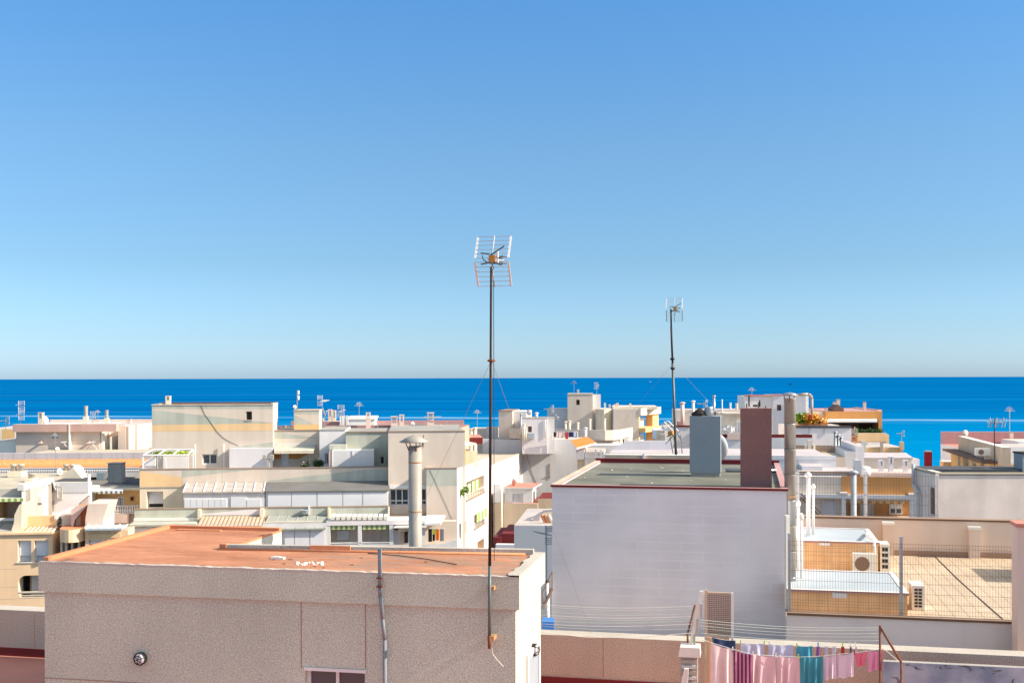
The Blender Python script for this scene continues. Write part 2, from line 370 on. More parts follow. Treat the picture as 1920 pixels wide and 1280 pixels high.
    def leaves(s, c, sx, sy, sz, n, size, m, seed=1, m2=None):
        R = random.Random(seed); c = V(s.P(c)); ks = [s.mi(m), s.mi(m2 or m)]
        cl = [V((R.uniform(-1, 1) * sx * .7, R.uniform(-1, 1) * sy * .7, R.uniform(.1, 1) * sz * .8)) for _ in range(max(4, n // 25))]
        for i in range(n):
            g = cl[i % len(cl)]; o = c + g + V((R.gauss(0, .22) * sx, R.gauss(0, .22) * sy, R.gauss(0, .16) * sz))
            a = R.uniform(0, 6.28); u = V((math.cos(a), math.sin(a), R.uniform(-.6, .6))).normalized(); vv = u.cross(V((R.uniform(-1, 1), R.uniform(-1, 1), R.uniform(-.2, 1)))).normalized()
            L = size * R.uniform(.6, 1.4); b = len(s.v)
            s.v += [o - u * L * .5, o + vv * L * .28, o + u * L * .5, o - vv * L * .28]; s.f.append((b, b + 1, b + 2, b + 3)); s.m.append(ks[(i % len(cl)) % 2]); s.sm.append(False)
        return s
    def build(s, name, parent=None, loc=None, rz=0):
        """parent: thing Empty / part. Vertices are world; stored local to the parent's frame"""
        root = parent
        while root is not None and root.parent is not None: root = root.parent
        if root is not None: L, Rz = root.location.copy(), root.rotation_euler.z
        else: L, Rz = V(loc if loc else (0, 0, 0)), rz
        Ri = Matrix.Rotation(-Rz, 3, 'Z')
        me = bpy.data.meshes.new(name); me.from_pydata([tuple(Ri @ (p - L)) for p in s.v], [], s.f)
        for m in s.mn: me.materials.append(MATS[m])
        me.polygons.foreach_set('material_index', s.m); me.polygons.foreach_set('use_smooth', s.sm); me.update()
        o = bpy.data.objects.new(name, me); COL.objects.link(o)
        if parent is None: o.location = L; o.rotation_euler = (0, 0, Rz)
        else: o.parent = parent
        return o
def tag(o, label, cat, group=None):
    o['label'] = label; o['category'] = cat
    if group: o['group'] = group
    return o
def thing(name, label, cat, loc, yaw=0, group=None):
    o = bpy.data.objects.new(name, None); COL.objects.link(o); o.empty_display_size = .2
    o.location = loc; o.rotation_euler = (0, 0, -math.radians(yaw)); return tag(o, label, cat, group)
def bthing(name, label, cat, fr, s=0, t=0, z=GZ, group=None): return thing(name, label, cat, fr.W(s, t, z), fr.yaw, group)
def struct(o): o['kind'] = 'structure'; return o

# windows on a facade: a 'window' frame with a 'pane' and perhaps a 'shutter' below it
def window(T, fr, rect, t=0, dep=.13, n=2, frame='white', pane='glass', shut=0, fw=.06, sill=None, name='window', shm='shutter', hz=0):
    a, b, c, d = rect[:4]; m = MB(fr); t1 = t + dep
    for x0, x1, z0, z1 in ((a, b, c, c + fw), (a, b, d - fw, d), (a, a + fw, c + fw, d - fw), (b - fw, b, c + fw, d - fw)): m.box(x0, x1, t1 - .05, t1, z0, z1, frame)
    for i in range(1, n):
        x = a + (b - a) * i / n; m.box(x - fw / 2, x + fw / 2, t1 - .055, t1 - .003, c + fw, d - fw, frame)
    if hz:
        z = c + (d - c) * hz; m.box(a + fw, b - fw, t1 - .053, t1 - .004, z - fw / 2, z + fw / 2, frame)
    if sill: m.box(a - .06, b + .06, t - .06, t + dep - .06, c - .05, c, sill)
    w_ = m.build(name, T)
    MB(fr).poly([(a, t1 - .01, c), (b, t1 - .01, c), (b, t1 - .01, d), (a, t1 - .01, d)], pane).build('pane', w_)
    if shut:
        z = d - (d - c) * shut; m = MB(fr); k = max(2, int((d - z) / .07))
        for i in range(k):
            q = z + (d - z) * i / k; m.box(a + fw * .6, b - fw * .6, t1 - .075 - (.0), t1 - .06, q, q + (d - z) / k * .86, shm)
        m.box(a + fw * .6, b - fw * .6, t1 - .066, t1 - .058, z, d, shm)
        m.build('shutter', w_)
    return w_

# ---------------- small roof things ----------------
def chimney(label, x0, x1, yt, Y, zb, m='white', style='louvre', yaw=12, group=None, d=None, capm=None):
    p = at((x0 + x1) / 2, 800, Y); w_ = (x1 - x0) / F * Y; d = d or w_; zt = at((x0 + x1) / 2, yt, Y).z
    f = Fr(960, 1, yaw); f.P = (p.x, p.y)
    T = thing('chimney', label, 'chimney', (p.x, p.y, zb), yaw, group); a = w_ / 2; e = d / 2
    if style == 'plain':
        MB(f).box(-a, a, -e, e, zb, zt, m).build('shaft', T); MB(f).box(-a * 1.12, a * 1.12, -e * 1.12, e * 1.12, zt + .002, zt + .05, capm or 'concrete').build('cap', T)
        return T
    if style == 'louvre':
        h = min(.55, (zt - zb) * .45); z1 = zt - h
        MB(f).box(-a, a, -e, e, zb, z1, m).build('shaft', T); c = MB(f)
        for sx in (-1, 1):
            for sy in (-1, 1): c.box(sx * a * .75 - .05, sx * a * .75 + .05, sy * e * .75 - .05, sy * e * .75 + .05, z1 + .002, zt - .06, m)
        for i in range(3): q = z1 + (h - .06) * (i + .5) / 3; c.box(-a * .98, a * .98, -e * .98, e * .98, q - .03, q + .03, capm or 'concrete')
        c.box(-a * 1.1, a * 1.1, -e * 1.1, e * 1.1, zt - .058, zt, m); c.build('louvred_cap', T)
    if style == 'pot':
        z1 = zb + (zt - zb) * .5; MB(f).box(-a, a, -e, e, zb, z1, m).build('shaft', T)
        c = MB(); r = min(a, e) * .8; c.lathe((p.x, p.y, z1), [(r, 0), (r, (zt - z1) * .8), (r * 1.2, (zt - z1) * .82), (r * 1.2, zt - z1)], capm or 'conc_light', 14); c.build('chimney_pot', T)
    if style == 'twin':
        z1 = zb + (zt - zb) * .45; MB(f).box(-a, a, -e, e, zb, z1, m).build('shaft', T)
        for sx in (-.5, .5):
            q = f.W(sx * a * 1.1, 0, z1); r = a * .4; MB().lathe(q, [(r, 0), (r, (zt - z1) * .75), (r * 1.2, (zt - z1) * .77), (r * 1.2, zt - z1)], capm or 'conc_light', 12).build('chimney_pot', T)
    if style == 'rings':
        MB(f).box(-a, a, -e, e, zb, zb + (zt - zb) * .45, m).build('shaft', T); z1 = zb + (zt - zb) * .45; c = MB()
        n = 5; r = a * .7; h = (zt - z1) / n; pr = []
        for i in range(n): pr += [(r, i * h), (r, (i + .6) * h), (r * 1.35, (i + .62) * h), (r * 1.35, (i + .8) * h), (r, (i + .82) * h)]
        c.lathe((p.x, p.y, z1), pr, capm or 'conc_light', 12, False); c.build('ringed_cowl', T)
    return T
def pipe(label, px, yt, Y, zb, r=.06, m='pvc', cap=True, group=None, name='vent_pipe'):
    p = at(px, 800, Y); zt = at(px, yt, Y).z; T = thing(name, label, 'pipe', (p.x, p.y, zb), 0, group)
    MB().tube((p.x, p.y, zb), (p.x, p.y, zt), r, m, 12).build('pipe', T)
    if cap: MB().lathe((p.x, p.y, zt + .01), [(r * 1.05, 0), (r * 1.6, .05), (r * 1.6, .09), (r * .6, .15)], m, 12).build('cap', T)
    return T
def antenna(label, px, yt, Y, zb, kind='yagi', yaw=0, sc=1, mastm='metal', group='television aerials on the far roofs', lean=0):
    p = at(px, 800, Y); zt = at(px, yt, Y).z; T = thing('television_antenna', label, 'antenna', (p.x, p.y, zb), yaw, group)
    q = V((p.x + lean, p.y, zt)); MB().tube((p.x, p.y, zb), q, .025 * sc ** .5, mastm, 5).build('mast', T)
    f = Fr(960, 1, yaw + (62 if kind == 'yagi' else 0)); f.P = (q.x, q.y); m = MB(f); z = zt - .25 * sc
    if kind in ('yagi', 'both'):
        m.tube((-.2 * sc, 0, z), (.75 * sc, 0, z), .02, 'alu', 4)
        for i in range(8): x = -.1 * sc + i * .11 * sc; l = .22 * sc; m.tube((x, -l, z - l * .3), (x, l, z + l * .3), .014, 'alu', 4)
        for sg in (-1, 1):
            for i in range(4):
                l = .14 + i * .08; m.tube((-.22 * sc - i * .02, -.22 * sc, z + sg * l * sc), (-.22 * sc - i * .02, .22 * sc, z + sg * l * sc), .014, 'alu', 4)
            m.box(-.30 * sc, -.24 * sc, -.24 * sc, -.20 * sc, z + sg * .05, z + sg * .42 * sc, 'alu'); m.box(-.30 * sc, -.24 * sc, .20 * sc, .24 * sc, z + sg * .05, z + sg * .42 * sc, 'alu')
    if kind == 'fan':
        for i in range(-4, 5):
            m.tube((0, 0, z), (.35 * sc * math.sin(i * .22), 0, z + .42 * sc * math.cos(i * .22)), .013, 'alu', 4)
        m.tube((-.4 * sc, 0, z + .1), (.4 * sc, 0, z + .1), .015, 'alu', 4)
    if kind == 'combs':
        for x in (-.45, 0, .45):
            m.tube((x * sc, -.05, z - .35 * sc), (x * sc + .08, -.05, z + .35 * sc), .02, 'alu', 4); m.tube((x * sc + .2 * sc, -.05, z - .35 * sc), (x * sc + .2 * sc + .08, -.05, z + .3 * sc), .014, 'alu', 4)
            for k in range(4): m.tube((x * sc, -.05, z + (-.3 + k * .18) * sc), (x * sc + .24 * sc, -.05, z + (-.3 + k * .18) * sc), .01, 'alu', 4)
        m.tube((-.5 * sc, 0, z), (.6 * sc, 0, z), .02, 'alu', 4)
    m.build('antenna_head', T); return T
def dish(label, px, py, Y, zb, r=.4, d=(.5, -.8, .35), group='satellite dishes on the roofs', m='white'):
    c = at(px, py, Y); T = thing('satellite_dish', label, 'satellite dish', (c.x, c.y + .08, zb), 0, group)
    MB().dish(c, r, V(d).normalized(), m).build('reflector', T)
    MB().path([(c.x, c.y + .25, zb), (c.x, c.y + .25, c.z - r * .2), tuple(c)], .03, 'metal', 5).build('bracket', T); return T
def aircon(label, px, py, Y, yaw=12, w_=.8, h=.6, zb=None, group='air conditioning units'):
    c = at(px, py, Y); f = Fr(960, 1, yaw); f.P = (c.x, c.y); zb = c.z if zb is None else zb
    T = thing('air_conditioner', label, 'air conditioner', (c.x, c.y, zb), yaw, group)
    MB(f).box(-w_ / 2, w_ / 2, 0, .32, zb + .04, zb + h, 'sunbleached').build('casing', T); m = MB(f)
    rr = h * .33; cx, cz = -w_ * .12, zb + h * .52; n = 20
    m.add([(cx + rr * math.cos(6.283 * i / n), -.004, cz + rr * math.sin(6.283 * i / n)) for i in range(n)], [tuple(range(n))], 'brown_light')
    for k in range(1, 5):
        rk = rr * k / 4; m.path([(cx + rk * math.cos(6.283 * i / n), -.012, cz + rk * math.sin(6.283 * i / n)) for i in range(n + 1)], .005, 'brown', 4)
    m.build('fan_grille', T)
    for sx in (-1, 1): MB(f).box(sx * w_ * .35 - .03, sx * w_ * .35 + .03, .02, .3, zb, zb + .038, 'dark').build('foot', T)
    return T
def cloth(label, name, cat, A, B, h, m, folds=5, amp=.03, flare=0, group=None, hb=None, gather=0, legs=False):
    """a cloth pegged along the line from A to B (world points), hanging down h"""
    A, B = V(A), V(B); nu, nv = 26, 12; d = B - A; n_ = V((-d.y, d.x, 0)).normalized(); o = MB(); R = random.Random(hash(label) % 999 if False else sum(map(ord, label)))
    ph = R.uniform(0, 6); pts = []
    for j in range(nv + 1):
        v = j / nv
        for i in range(nu + 1):
            u = i / nu; uu = .5 + (u - .5) * (1 - flare * v) ; sag = math.sin(math.pi * u) * .02 * (1 - v)
            hh = h if hb is None else h + (hb - h) * u
            uw = u + .07 * math.sin(u * 5 + ph) + .03 * math.sin(v * 3 + ph)
            dep = amp * (v ** .5) * (math.sin(uw * folds * 6.283 + ph + v * .8) * (.5 + .5 * math.sin(u * 2.3 + ph * 3) ** 2) + .35 * math.sin(uw * folds * 10.1 + ph * 2 + v))
            pts.append(A + d * uu + n_ * dep + V((0, 0, -hh * v - sag * (1 if v < .5 else .5) + .012 * math.sin(u * 9 + ph) * v)))
    fs = []
    for j in range(nv):
        for i in range(nu):
            if legs and j > nv * .42 and abs((i + .5) / nu - .5) < (j / nv - .36) * .10: continue
            a = j * (nu + 1) + i; fs.append((a, a + nu + 1, a + nu + 2, a + 1))
    nn = len(pts); pts2 = [p + n_ * .008 for p in pts]
    o.v = [p for p in pts + pts2]; k = o.mi(m)
    for f in fs: o.f.append(f[::-1]); o.m.append(k); o.sm.append(True)
    for f in fs: o.f.append(tuple(nn + i for i in f)); o.m.append(k); o.sm.append(True)
    mid = (A + B) / 2; ob = o.build(name, None, (mid.x, mid.y, mid.z - h), math.atan2(d.y, d.x)); return tag(ob, label, cat, group)

# ================= setting: sea, ground =================
def _sea(t, N, L, p, tc):
    O = tc.outputs['Object']
    a = ramp(N, L, nz(N, L, O, .004, 6, (.25, 1.6, 1)), [(.3, (.0, .095, .28)), (.5, (.0, .11, .315)), (.7, (.0, .13, .35))])
    s0 = N.new('ShaderNodeSeparateXYZ'); L.new(O, s0.inputs[0]); g0 = N.new('ShaderNodeMapRange'); g0.inputs[1].default_value = 900; g0.inputs[2].default_value = 350; L.new(s0.outputs[1], g0.inputs[0]); a = mix(N, L, a, (.0, .20, .44), g0.outputs[0])
    st = ramp(N, L, nz(N, L, O, .0022, 4, (.10, 5, 1), (0, 0, .06)), [(.56, (0, 0, 0)), (.68, (1, 1, 1))]); a = mix(N, L, a, (.05, .26, .50), mix(N, L, (0, 0, 0), st, .13))
    rp = ramp(N, L, nz(N, L, O, .06, 6, (.35, 1.6, 1)), [(.3, (.86, .88, .90)), (.7, (1.1, 1.08, 1.06))]); a = mix(N, L, a, rp, .8, 'MULTIPLY')
    # long foam current: a narrow wandering line about 700 m out
    sx = N.new('ShaderNodeSeparateXYZ'); L.new(O, sx.inputs[0])
    m = N.new('ShaderNodeMath'); m.operation = 'MULTIPLY'; m.inputs[1].default_value = .20; L.new(sx.outputs[0], m.inputs[0])
    ad = N.new('ShaderNodeMath'); L.new(m.outputs[0], ad.inputs[0]); L.new(sx.outputs[1], ad.inputs[1])
    w_ = N.new('ShaderNodeMath'); w_.operation = 'MULTIPLY_ADD'; w_.inputs[1].default_value = 40; L.new(nz(N, L, O, .006, 3, (1, .2, 1)), w_.inputs[0]); L.new(ad.outputs[0], w_.inputs[2])
    lo = N.new('ShaderNodeMath'); lo.operation = 'SUBTRACT'; lo.inputs[1].default_value = 712; L.new(w_.outputs[0], lo.inputs[0])
    ab = N.new('ShaderNodeMath'); ab.operation = 'ABSOLUTE'; L.new(lo.outputs[0], ab.inputs[0])
    mr = N.new('ShaderNodeMapRange'); mr.inputs[1].default_value = 3; mr.inputs[2].default_value = 20; mr.inputs[3].default_value = .75; mr.inputs[4].default_value = 0; L.new(ab.outputs[0], mr.inputs[0])
    br = N.new('ShaderNodeMath'); br.operation = 'MULTIPLY'; L.new(mr.outputs[0], br.inputs[0]); L.new(ramp(N, L, nz(N, L, O, .01, 4), [(.35, (.25, .25, .25)), (.6, (1, 1, 1))]), br.inputs[1])
    a = mix(N, L, a, (.22, .40, .56), br.outputs[0])
    L.new(a, p.inputs['Base Color'])
    bp = N.new('ShaderNodeBump'); bp.inputs['Strength'].default_value = .6; bp.inputs['Distance'].default_value = .5; L.new(nz(N, L, O, .25, 8, (.6, 1.4, 1)), bp.inputs['Height']); L.new(bp.outputs[0], p.inputs['Normal'])
custom_mat('sea', _sea, .7, .0)
m = MB(); m.box(-200000, 200000, 150, 100000, -1, 0, 'sea', skip='fbkrl'); struct(m.build('sea'))
mat('ground', (.16, .15, .14), .95, .2, .2, .2, 5)
m = MB(); m.poly([(-260, -40, GZ), (260, -40, GZ), (260, 190, GZ), (150, 205, GZ), (-260, 215, GZ)], 'ground')
m.poly([(-260, 215, GZ), (150, 205, GZ), (150, 212, -1), (-260, 222, -1)], 'ground'); m.poly([(150, 205, GZ), (260, 190, GZ), (260, 197, -1), (150, 212, -1)], 'ground'); struct(m.build('ground'))

# ================= our red terrace and its parapet =================
Q = Fr(0, 23, 12, 1142); PT = at(0, 1142, 23).z; FL = PT - .935
T = bthing('apartment_building', 'building under the foreground red-floored terrace with pinkish roughcast parapet', 'building', Q, 0, 0)
MB(Q).box(-8, 26, -26, -.002, GZ, FL - .25, 'beige_pink').build('wall', T)
MB(Q).box(-8, 26, -26, -.002, FL - .248, FL, 'red_floor').build('terrace_floor', T)
m = MB(Q); m.box(-8, 26, 0, .4, GZ, PT - .03, 'terrace_stucco'); m.box(-8, 26, 0, .4, PT - .03, PT, 'terrace_stucco', 'conc_light')
for px in (66, 1131, 1400): s_ = Q.S(px, 1230); m.box(s_ - .008, s_ + .008, -.004, .02, FL + .2, PT - .04, 'brown_light')
m.build('parapet', T)
m = MB(Q); m.box(10.6, 15.6, .402, 3.9, FL - .2, FL - .02, 'concrete', 'tan'); m.box(15.602, 21, .402, 2.45, FL - .2, FL - .02, 'concrete', 'tan'); m.build('rear_terrace_floor', T)
MB(Q).box(-8, 26, -.025, -.002, FL + .002, FL + .17, 'dark_red').build('skirting', T)

# ================= stair tower =================
N1 = Fr(72, 18, 11.3, 1052); ZR = at(72, 1052, 18).z; ZF = at(70, 1108, 18).z
SB, TD, TI, SI = 7.87, 2.28, 4.2, 2.38; TA = 1.88
T = bthing('stair_tower', 'roughcast stair tower with orange painted flat roof in the foreground', 'rooftop building', N1, 0, 0, FL)
wr = N1.r(572, 685, 1252, 1345, .06); gr = (wr[0], wr[1], wr[2], wr[3], .16)
m = MB(N1); m.facade(.07, SB - .07, FL + .003, ZF, .06, 'near_stucco', [gr], .16)
m.add([(SB - .07, .06, FL + .003), (SB - .07, TD - .05, FL + .003), (SB - .07, TD - .05, ZF), (SB - .07, .06, ZF)], [(0, 1, 2, 3)], 'near_stucco')
m.add([(SI - .06, TA - .05, FL + .003), (SI - .06, TI - .05, FL + .003), (SI - .06, TI - .05, ZF), (SI - .06, TA - .05, ZF)], [(0, 1, 2, 3)], 'near_stucco')
m.add([(SB - .07, TD - .05, FL + .003), (SI - .06, TA - .05, FL + .003), (SI - .06, TA - .05, ZF), (SB - .07, TD - .05, ZF)], [(0, 1, 2, 3)], 'near_stucco')
m.add([(SI - .06, TI - .05, FL + .003), (.07, TI - .05, FL + .003), (.07, TI - .05, ZF), (SI - .06, TI - .05, ZF)], [(0, 1, 2, 3)], 'near_stucco')
m.add([(.07, TI - .05, FL + .003), (.07, .06, FL + .003), (.07, .06, ZF), (.07, TI - .05, ZF)], [(0, 1, 2, 3)], 'near_stucco')
for px in (565, 685.5): s_ = N1.S(px, 1180, .06); m.box(s_ - .007, s_ + .007, .055, .07, N1.Z(px, 1252, .06), ZF, 'brown_light')
zz = N1.Z(200, 1276, .06); m.box(.07, wr[0] - .05, .055, .07, zz - .006, zz + .006, 'brown_light'); m.build('wall', T)
L_ = [(0, 0), (SB, 0), (SB, TD), (SI, TA), (SI, TI), (0, TI)]
m = MB(N1); m.prism(L_, ZF, ZR - .035, 'near_stucco'); m.build('fascia', T)
i_ = .09
m = MB(N1); m.prism([(i_, i_), (SB - .14, i_), (SB - .14, TD - .15), (SI - .05, TA - .13), (SI - .05, TI - .1), (i_ * .6, TI - .1)], ZR - .034, ZR - .012, 'paint_roof'); m.build('roof', T)
# ragged rims
m = MB(N1); R_ = random.Random(3)
def rim(m, a, b, wdt, hz_, mt, n=40, jag=.012):
    (x0, y0), (x1, y1) = a, b; dx, dy = x1 - x0, y1 - y0; ln = math.hypot(dx, dy); nx, ny = -dy / ln, dx / ln; P_ = []
    for i in range(n + 1):
        u = i / n; j = R_.uniform(-jag, jag)
        P_.append(((x0 + dx * u), (y0 + dy * u), wdt + R_.uniform(-jag, jag) * 2.2, hz_ + j * .5))
    for p, q in zip(P_, P_[1:]):
        z0 = ZR - .0345
        v = [(p[0], p[1], z0), (q[0], q[1], z0), (q[0] + nx * q[2], q[1] + ny * q[2], z0), (p[0] + nx * p[2], p[1] + ny * p[2], z0)]
        v += [(a_, b_, ZR + h) for (a_, b_, _), h in zip(v, (p[3], q[3], q[3], p[3]))]
        m.add(v, [(0, 1, 5, 4), (4, 5, 6, 7), (2, 3, 7, 6)], mt)
rim(m, (0, 0), (SB, 0), .10, 0, 'conc_light', 90, .014); rim(m, (SB, 0), (SB, TD), .17, .02, 'conc_light', 20, .012); m.build('roof_edge', T)
m = MB(N1); m.box(0, .10, .12, TI - .12, ZR - .0345, ZR + .05, 'terracotta'); m.box(0, SI, TI - .118, TI, ZR - .0345, ZR + .05, 'terracotta'); m.box(SI - .045, SI, TA + .01, TI - .12, ZR - .0345, ZR - .0, 'terracotta'); m.build('painted_curb', T)
m = MB(N1); m.prism([(SI + .02, TA - .11), (SB - .18, TD - .13), (SB - .18, TD - .005), (SI + .02, TA - .005)], ZR - .0343, ZR + .075, 'concrete', 'conc_light'); m.box(SI - .10, SI + .018, TA - .13, TA, ZR - .033, ZR + .085, 'terracotta')
m.tube((SI - .1, TA - .17, ZR - .0), (SB - .3, TD - .2, ZR - .0), .028, 'terracotta', 8); m.prism([(3.9, TA - .06), (4.6, TA - .02), (4.6, TA + .015), (3.9, TA - .03)], ZR - .03, ZR + .095, 'terracotta'); m.build('back_curb', T)
w1 = window(T, N1, wr, .06, .16, 2, 'white', 'glass', 0, .045); MB(N1).box(wr[0] - .01, wr[1] + .01, .04, .2, wr[3] - .05, wr[3] - .003, 'white').build('lintel', w1)
NS = Fr(960, 1, 11.3 - 90); p_ = N1.W(SB - .07, .06, 0); NS.P = (p_.x, p_.y)
dr = NS.r(987, 1006, 1222, 1340); MB(NS).box(dr[0], dr[1], -.03, .02, FL + .01, dr[3], 'bluegray_render').build('door', T)
dfr = MB(NS); dfr.box(dr[0] - .08, dr[0] - .002, -.05, .03, FL + .01, dr[3] + .08, 'white'); dfr.box(dr[1] + .002, dr[1] + .08, -.05, .03, FL + .01, dr[3] + .08, 'white'); dfr.box(dr[0], dr[1], -.05, .03, dr[3] + .002, dr[3] + .08, 'white'); dfr.build('door_frame', T)
def cage_lamp(lab, fr, px, py, t, r):
    s_, z_ = fr.q(px, py, t); c = fr.W(s_, t, z_); TT = thing('wall_lamp', lab, 'lamp', c, fr.yaw, 'caged bulkhead lamps on the stair tower')
    def ring(rr, tt, m, w_): m.path([(s_ + rr * math.cos(6.2832 * i / 18), t - tt, z_ + rr * math.sin(6.2832 * i / 18)) for i in range(19)], w_, 'dark', 5)
    m = MB(fr); n = 18
    m.add([(s_ + r * math.cos(6.2832 * i / n), t - tt, z_ + r * math.sin(6.2832 * i / n)) for tt in (.001, .05) for i in range(n)], [(i, (i + 1) % n, n + (i + 1) % n, n + i) for i in range(n)] + [tuple(range(n, 2 * n))], 'dark'); m.build('housing', TT)
    m = MB(fr); R2 = [(r * .85, .051), (r * .75, .08), (r * .45, .105), (.001, .115)]
    m.add([(s_ + rr * math.cos(6.2832 * i / n), t - tt, z_ + rr * math.sin(6.2832 * i / n)) for rr, tt in R2 for i in range(n)], [(j * n + i, j * n + (i + 1) % n, (j + 1) * n + (i + 1) % n, (j + 1) * n + i) for j in range(3) for i in range(n)], 'graywall', True); m.build('globe', TT)
    m = MB(fr); ring(r * .6, .11, m, .005); ring(r * .98, .06, m, .008)
    for a in (0.3, 1.35, 2.4):
        m.path([(s_ + r * k * math.cos(a), t - h, z_ + r * k * math.sin(a)) for k, h in ((-1, .05), (-.7, .1), (0, .125), (.7, .1), (1, .05))], .005, 'dark', 4)
    m.build('cage', TT)
cage_lamp('round black caged lamp on the shaded front wall of the stair tower', N1, 265, 1233, .06, .10)
cage_lamp('caged lamp on the sunlit side wall above the stair tower door', NS, 998, 1217, 0, .10)
# downpipe
t_ = -.06; s1, z1 = N1.q(712, 1028, t_); T = bthing('vent_pipe', 'thin grey metal pipe strapped to the stair tower front and rising above its roof', 'pipe', N1, s1, t_, FL)
pts = [(s1, t_, z1), (s1 + .005, t_, N1.Z(712, 1100, t_)), (s1 + .01, t_ - .01, N1.Z(713, 1115, t_)), (s1 + .035, t_ + .02, N1.Z(715, 1160, t_)), (s1 + .06, t_ + .05, N1.Z(716, 1200, t_)), (s1 + .065, t_ + .05, FL)]
MB(N1).path(pts, .030, 'pipe_gray', 10).build('pipe', T)
for py in (1083, 1099): z_ = N1.Z(713, py, t_); MB(N1).box(s1 - .045, s1 + .045, t_ - .04, -.002, z_ - .008, z_ + .008, 'rust').build('bracket', T)
# main aerial
def big_antenna(T, c, yaw, sc=1):
    f = Fr(960, 1, yaw); f.P = (c.x, c.y); z = c.z
    for sg, nm in ((1, 'upper_reflector'), (-1, 'lower_reflector')):
        m = MB(f); H = .33 * sc
        def pt(x, h): return (x * sc, (.02 + h / H * .19) * sc, z + sg * (.03 * sc + h))
        for x in (-.245, .245):
            a, b = pt(x, 0), pt(x, H); w_ = .015 * sc
            m.add([(a[0] - w_, a[1], a[2]), (a[0] + w_, a[1], a[2]), (b[0] + w_, b[1], b[2]), (b[0] - w_, b[1], b[2]), (a[0] - w_, a[1] + .008, a[2]), (a[0] + w_, a[1] + .008, a[2]), (b[0] + w_, b[1] + .008, b[2]), (b[0] - w_, b[1] + .008, b[2])],
                  [(0, 1, 2, 3), (7, 6, 5, 4), (0, 4, 5, 1), (1, 5, 6, 2), (2, 6, 7, 3), (3, 7, 4, 0)], 'white')
        m.tube(pt(.0, -.02), pt(.0, H + .01), .010 * sc, 'alu', 6)
        for i in range(6): h = H * i / 5; m.tube(pt(-.245, h), pt(.245, h), .0048 * sc, 'alu', 5)
        m.build(nm, T)
    f2 = Fr(960, 1, yaw + 8); f2.P = f.P
    m = MB(f2); m.tube((0, -.12 * sc, z - .01), (0, .50 * sc, z + .04 * sc), .012 * sc, 'alu', 6)
    for i in range(7):
        y = (.12 + i * .055) * sc; l = .075 * sc; zc = z + y * .08
        m.tube((-l, y, zc + .05 * sc), (l, y, zc + .05 * sc), .006 * sc, 'mastgreen', 5); m.tube((-l, y, zc - .05 * sc), (l, y, zc - .05 * sc), .006 * sc, 'mastgreen', 5)
        m.tube((0, y, zc - .06 * sc), (0, y, zc + .06 * sc), .006 * sc, 'mastgreen', 5)
    m.build('boom', T)
    m = MB(f); m.box(-.01 * sc, .075 * sc, -.12 * sc, -.04 * sc, z - .045 * sc, z + .055 * sc, 'orangeplastic'); m.box(.105 * sc, .125 * sc, -.11 * sc, -.06 * sc, z - .05 * sc, z + .11 * sc, 'sunbleached')
    m.build('dipole_box', T)
    m = MB(f)
    for (x0, z0), (x1, z1) in (((-.13, .09), (.0, .07)), ((-.13, -.07), (.02, -.05)), ((0, .05), (.22, .18)), ((.1, .0), (.2, .04)), ((.05, -.05), (.18, -.09))): m.tube((x0 * sc, -.09 * sc, z + z0 * sc), (x1 * sc, -.12 * sc, z + z1 * sc), .011 * sc, 'mastgreen', 5)
    m.build('dipole', T)
    m = MB(f); m.path([(-.03 * sc, -.1 * sc, z - .05 * sc), (-.1 * sc, -.08 * sc, z - .0 * sc), (-.12 * sc, -.06 * sc, z + .06 * sc)], .007, 'dark', 5); m.path([(.03, -.1, z - .05), (.05, -.06, z - .13), (.0, -.02, z - .2)], .006, 'dark', 5); m.build('cable', T)
Ym = N1.Y(920) - .12; p0 = at(918, 1215, Ym); p1 = at(921, 500, Ym); p2 = at(921, 487, Ym)
T = thing('television_antenna', 'tall rusty mast with double grid aerial fixed to the stair tower front', 'antenna', p0, 0, 'tall television aerials in front of the sea')
zj = at(920, 1060, Ym).z; z2 = at(920, 690, Ym).z
MB().path([tuple(p0), (p0.x, Ym, at(918, 1190, Ym).z)], .027, 'rust', 10).build('mast_foot', T)
MB().tube((p0.x, Ym, at(918, 1190, Ym).z), (p0.x + .005, Ym, zj), .025, 'mastgreen', 10).build('mast_lower', T)
MB().tube((p0.x + .005, Ym, zj), tuple(p1), .024, 'mast', 10, .017).build('mast', T)
for py in (1100, 1193):
    z_ = N1.Z(925, py, 0); s_ = N1.S(920, py, 0); m = MB(N1); q0 = p0; m.box(s_ - .02, s_ + .075, -.12 if py > 1110 else -.12, .058 if py > 1150 else -.002, z_ - .03, z_ + .03, 'rustlight'); m.build('bracket', T)
zc = at(920, 676, Ym).z; MB().lathe((p1.x, Ym, zc), [(.03, -.02), (.06, -.01), (.06, .01), (.03, .02)], 'rust', 12).build('collar', T)
for e in (gz(1108, 1186, PT), gz(745, 1042, ZR)): MB().tube((p1.x, Ym, zc), tuple(e), .0028, 'wire', 4).build('guy_wire', T)
m = MB(); m.path([(p0.x + .03, Ym, at(919, 1213, Ym).z), (p0.x + .05, Ym + .06, at(924, 1228, Ym).z), (p0.x + .12, Ym + .07, at(933, 1240, Ym).z), (p0.x + .2, Ym + .08, at(944, 1251, Ym).z)], .004, 'rope', 5); m.build('loose_cable', T)
m = MB(); m.path([(p1.x + .035, Ym + .01, at(925, z, Ym).z) for z in (525, 600, 680, 800, 950, 1050)], .005, 'dark', 5); m.build('coax_cable', T)
big_antenna(T, p2, 12, 1.02)
m = MB(N1); R2 = random.Random(5)
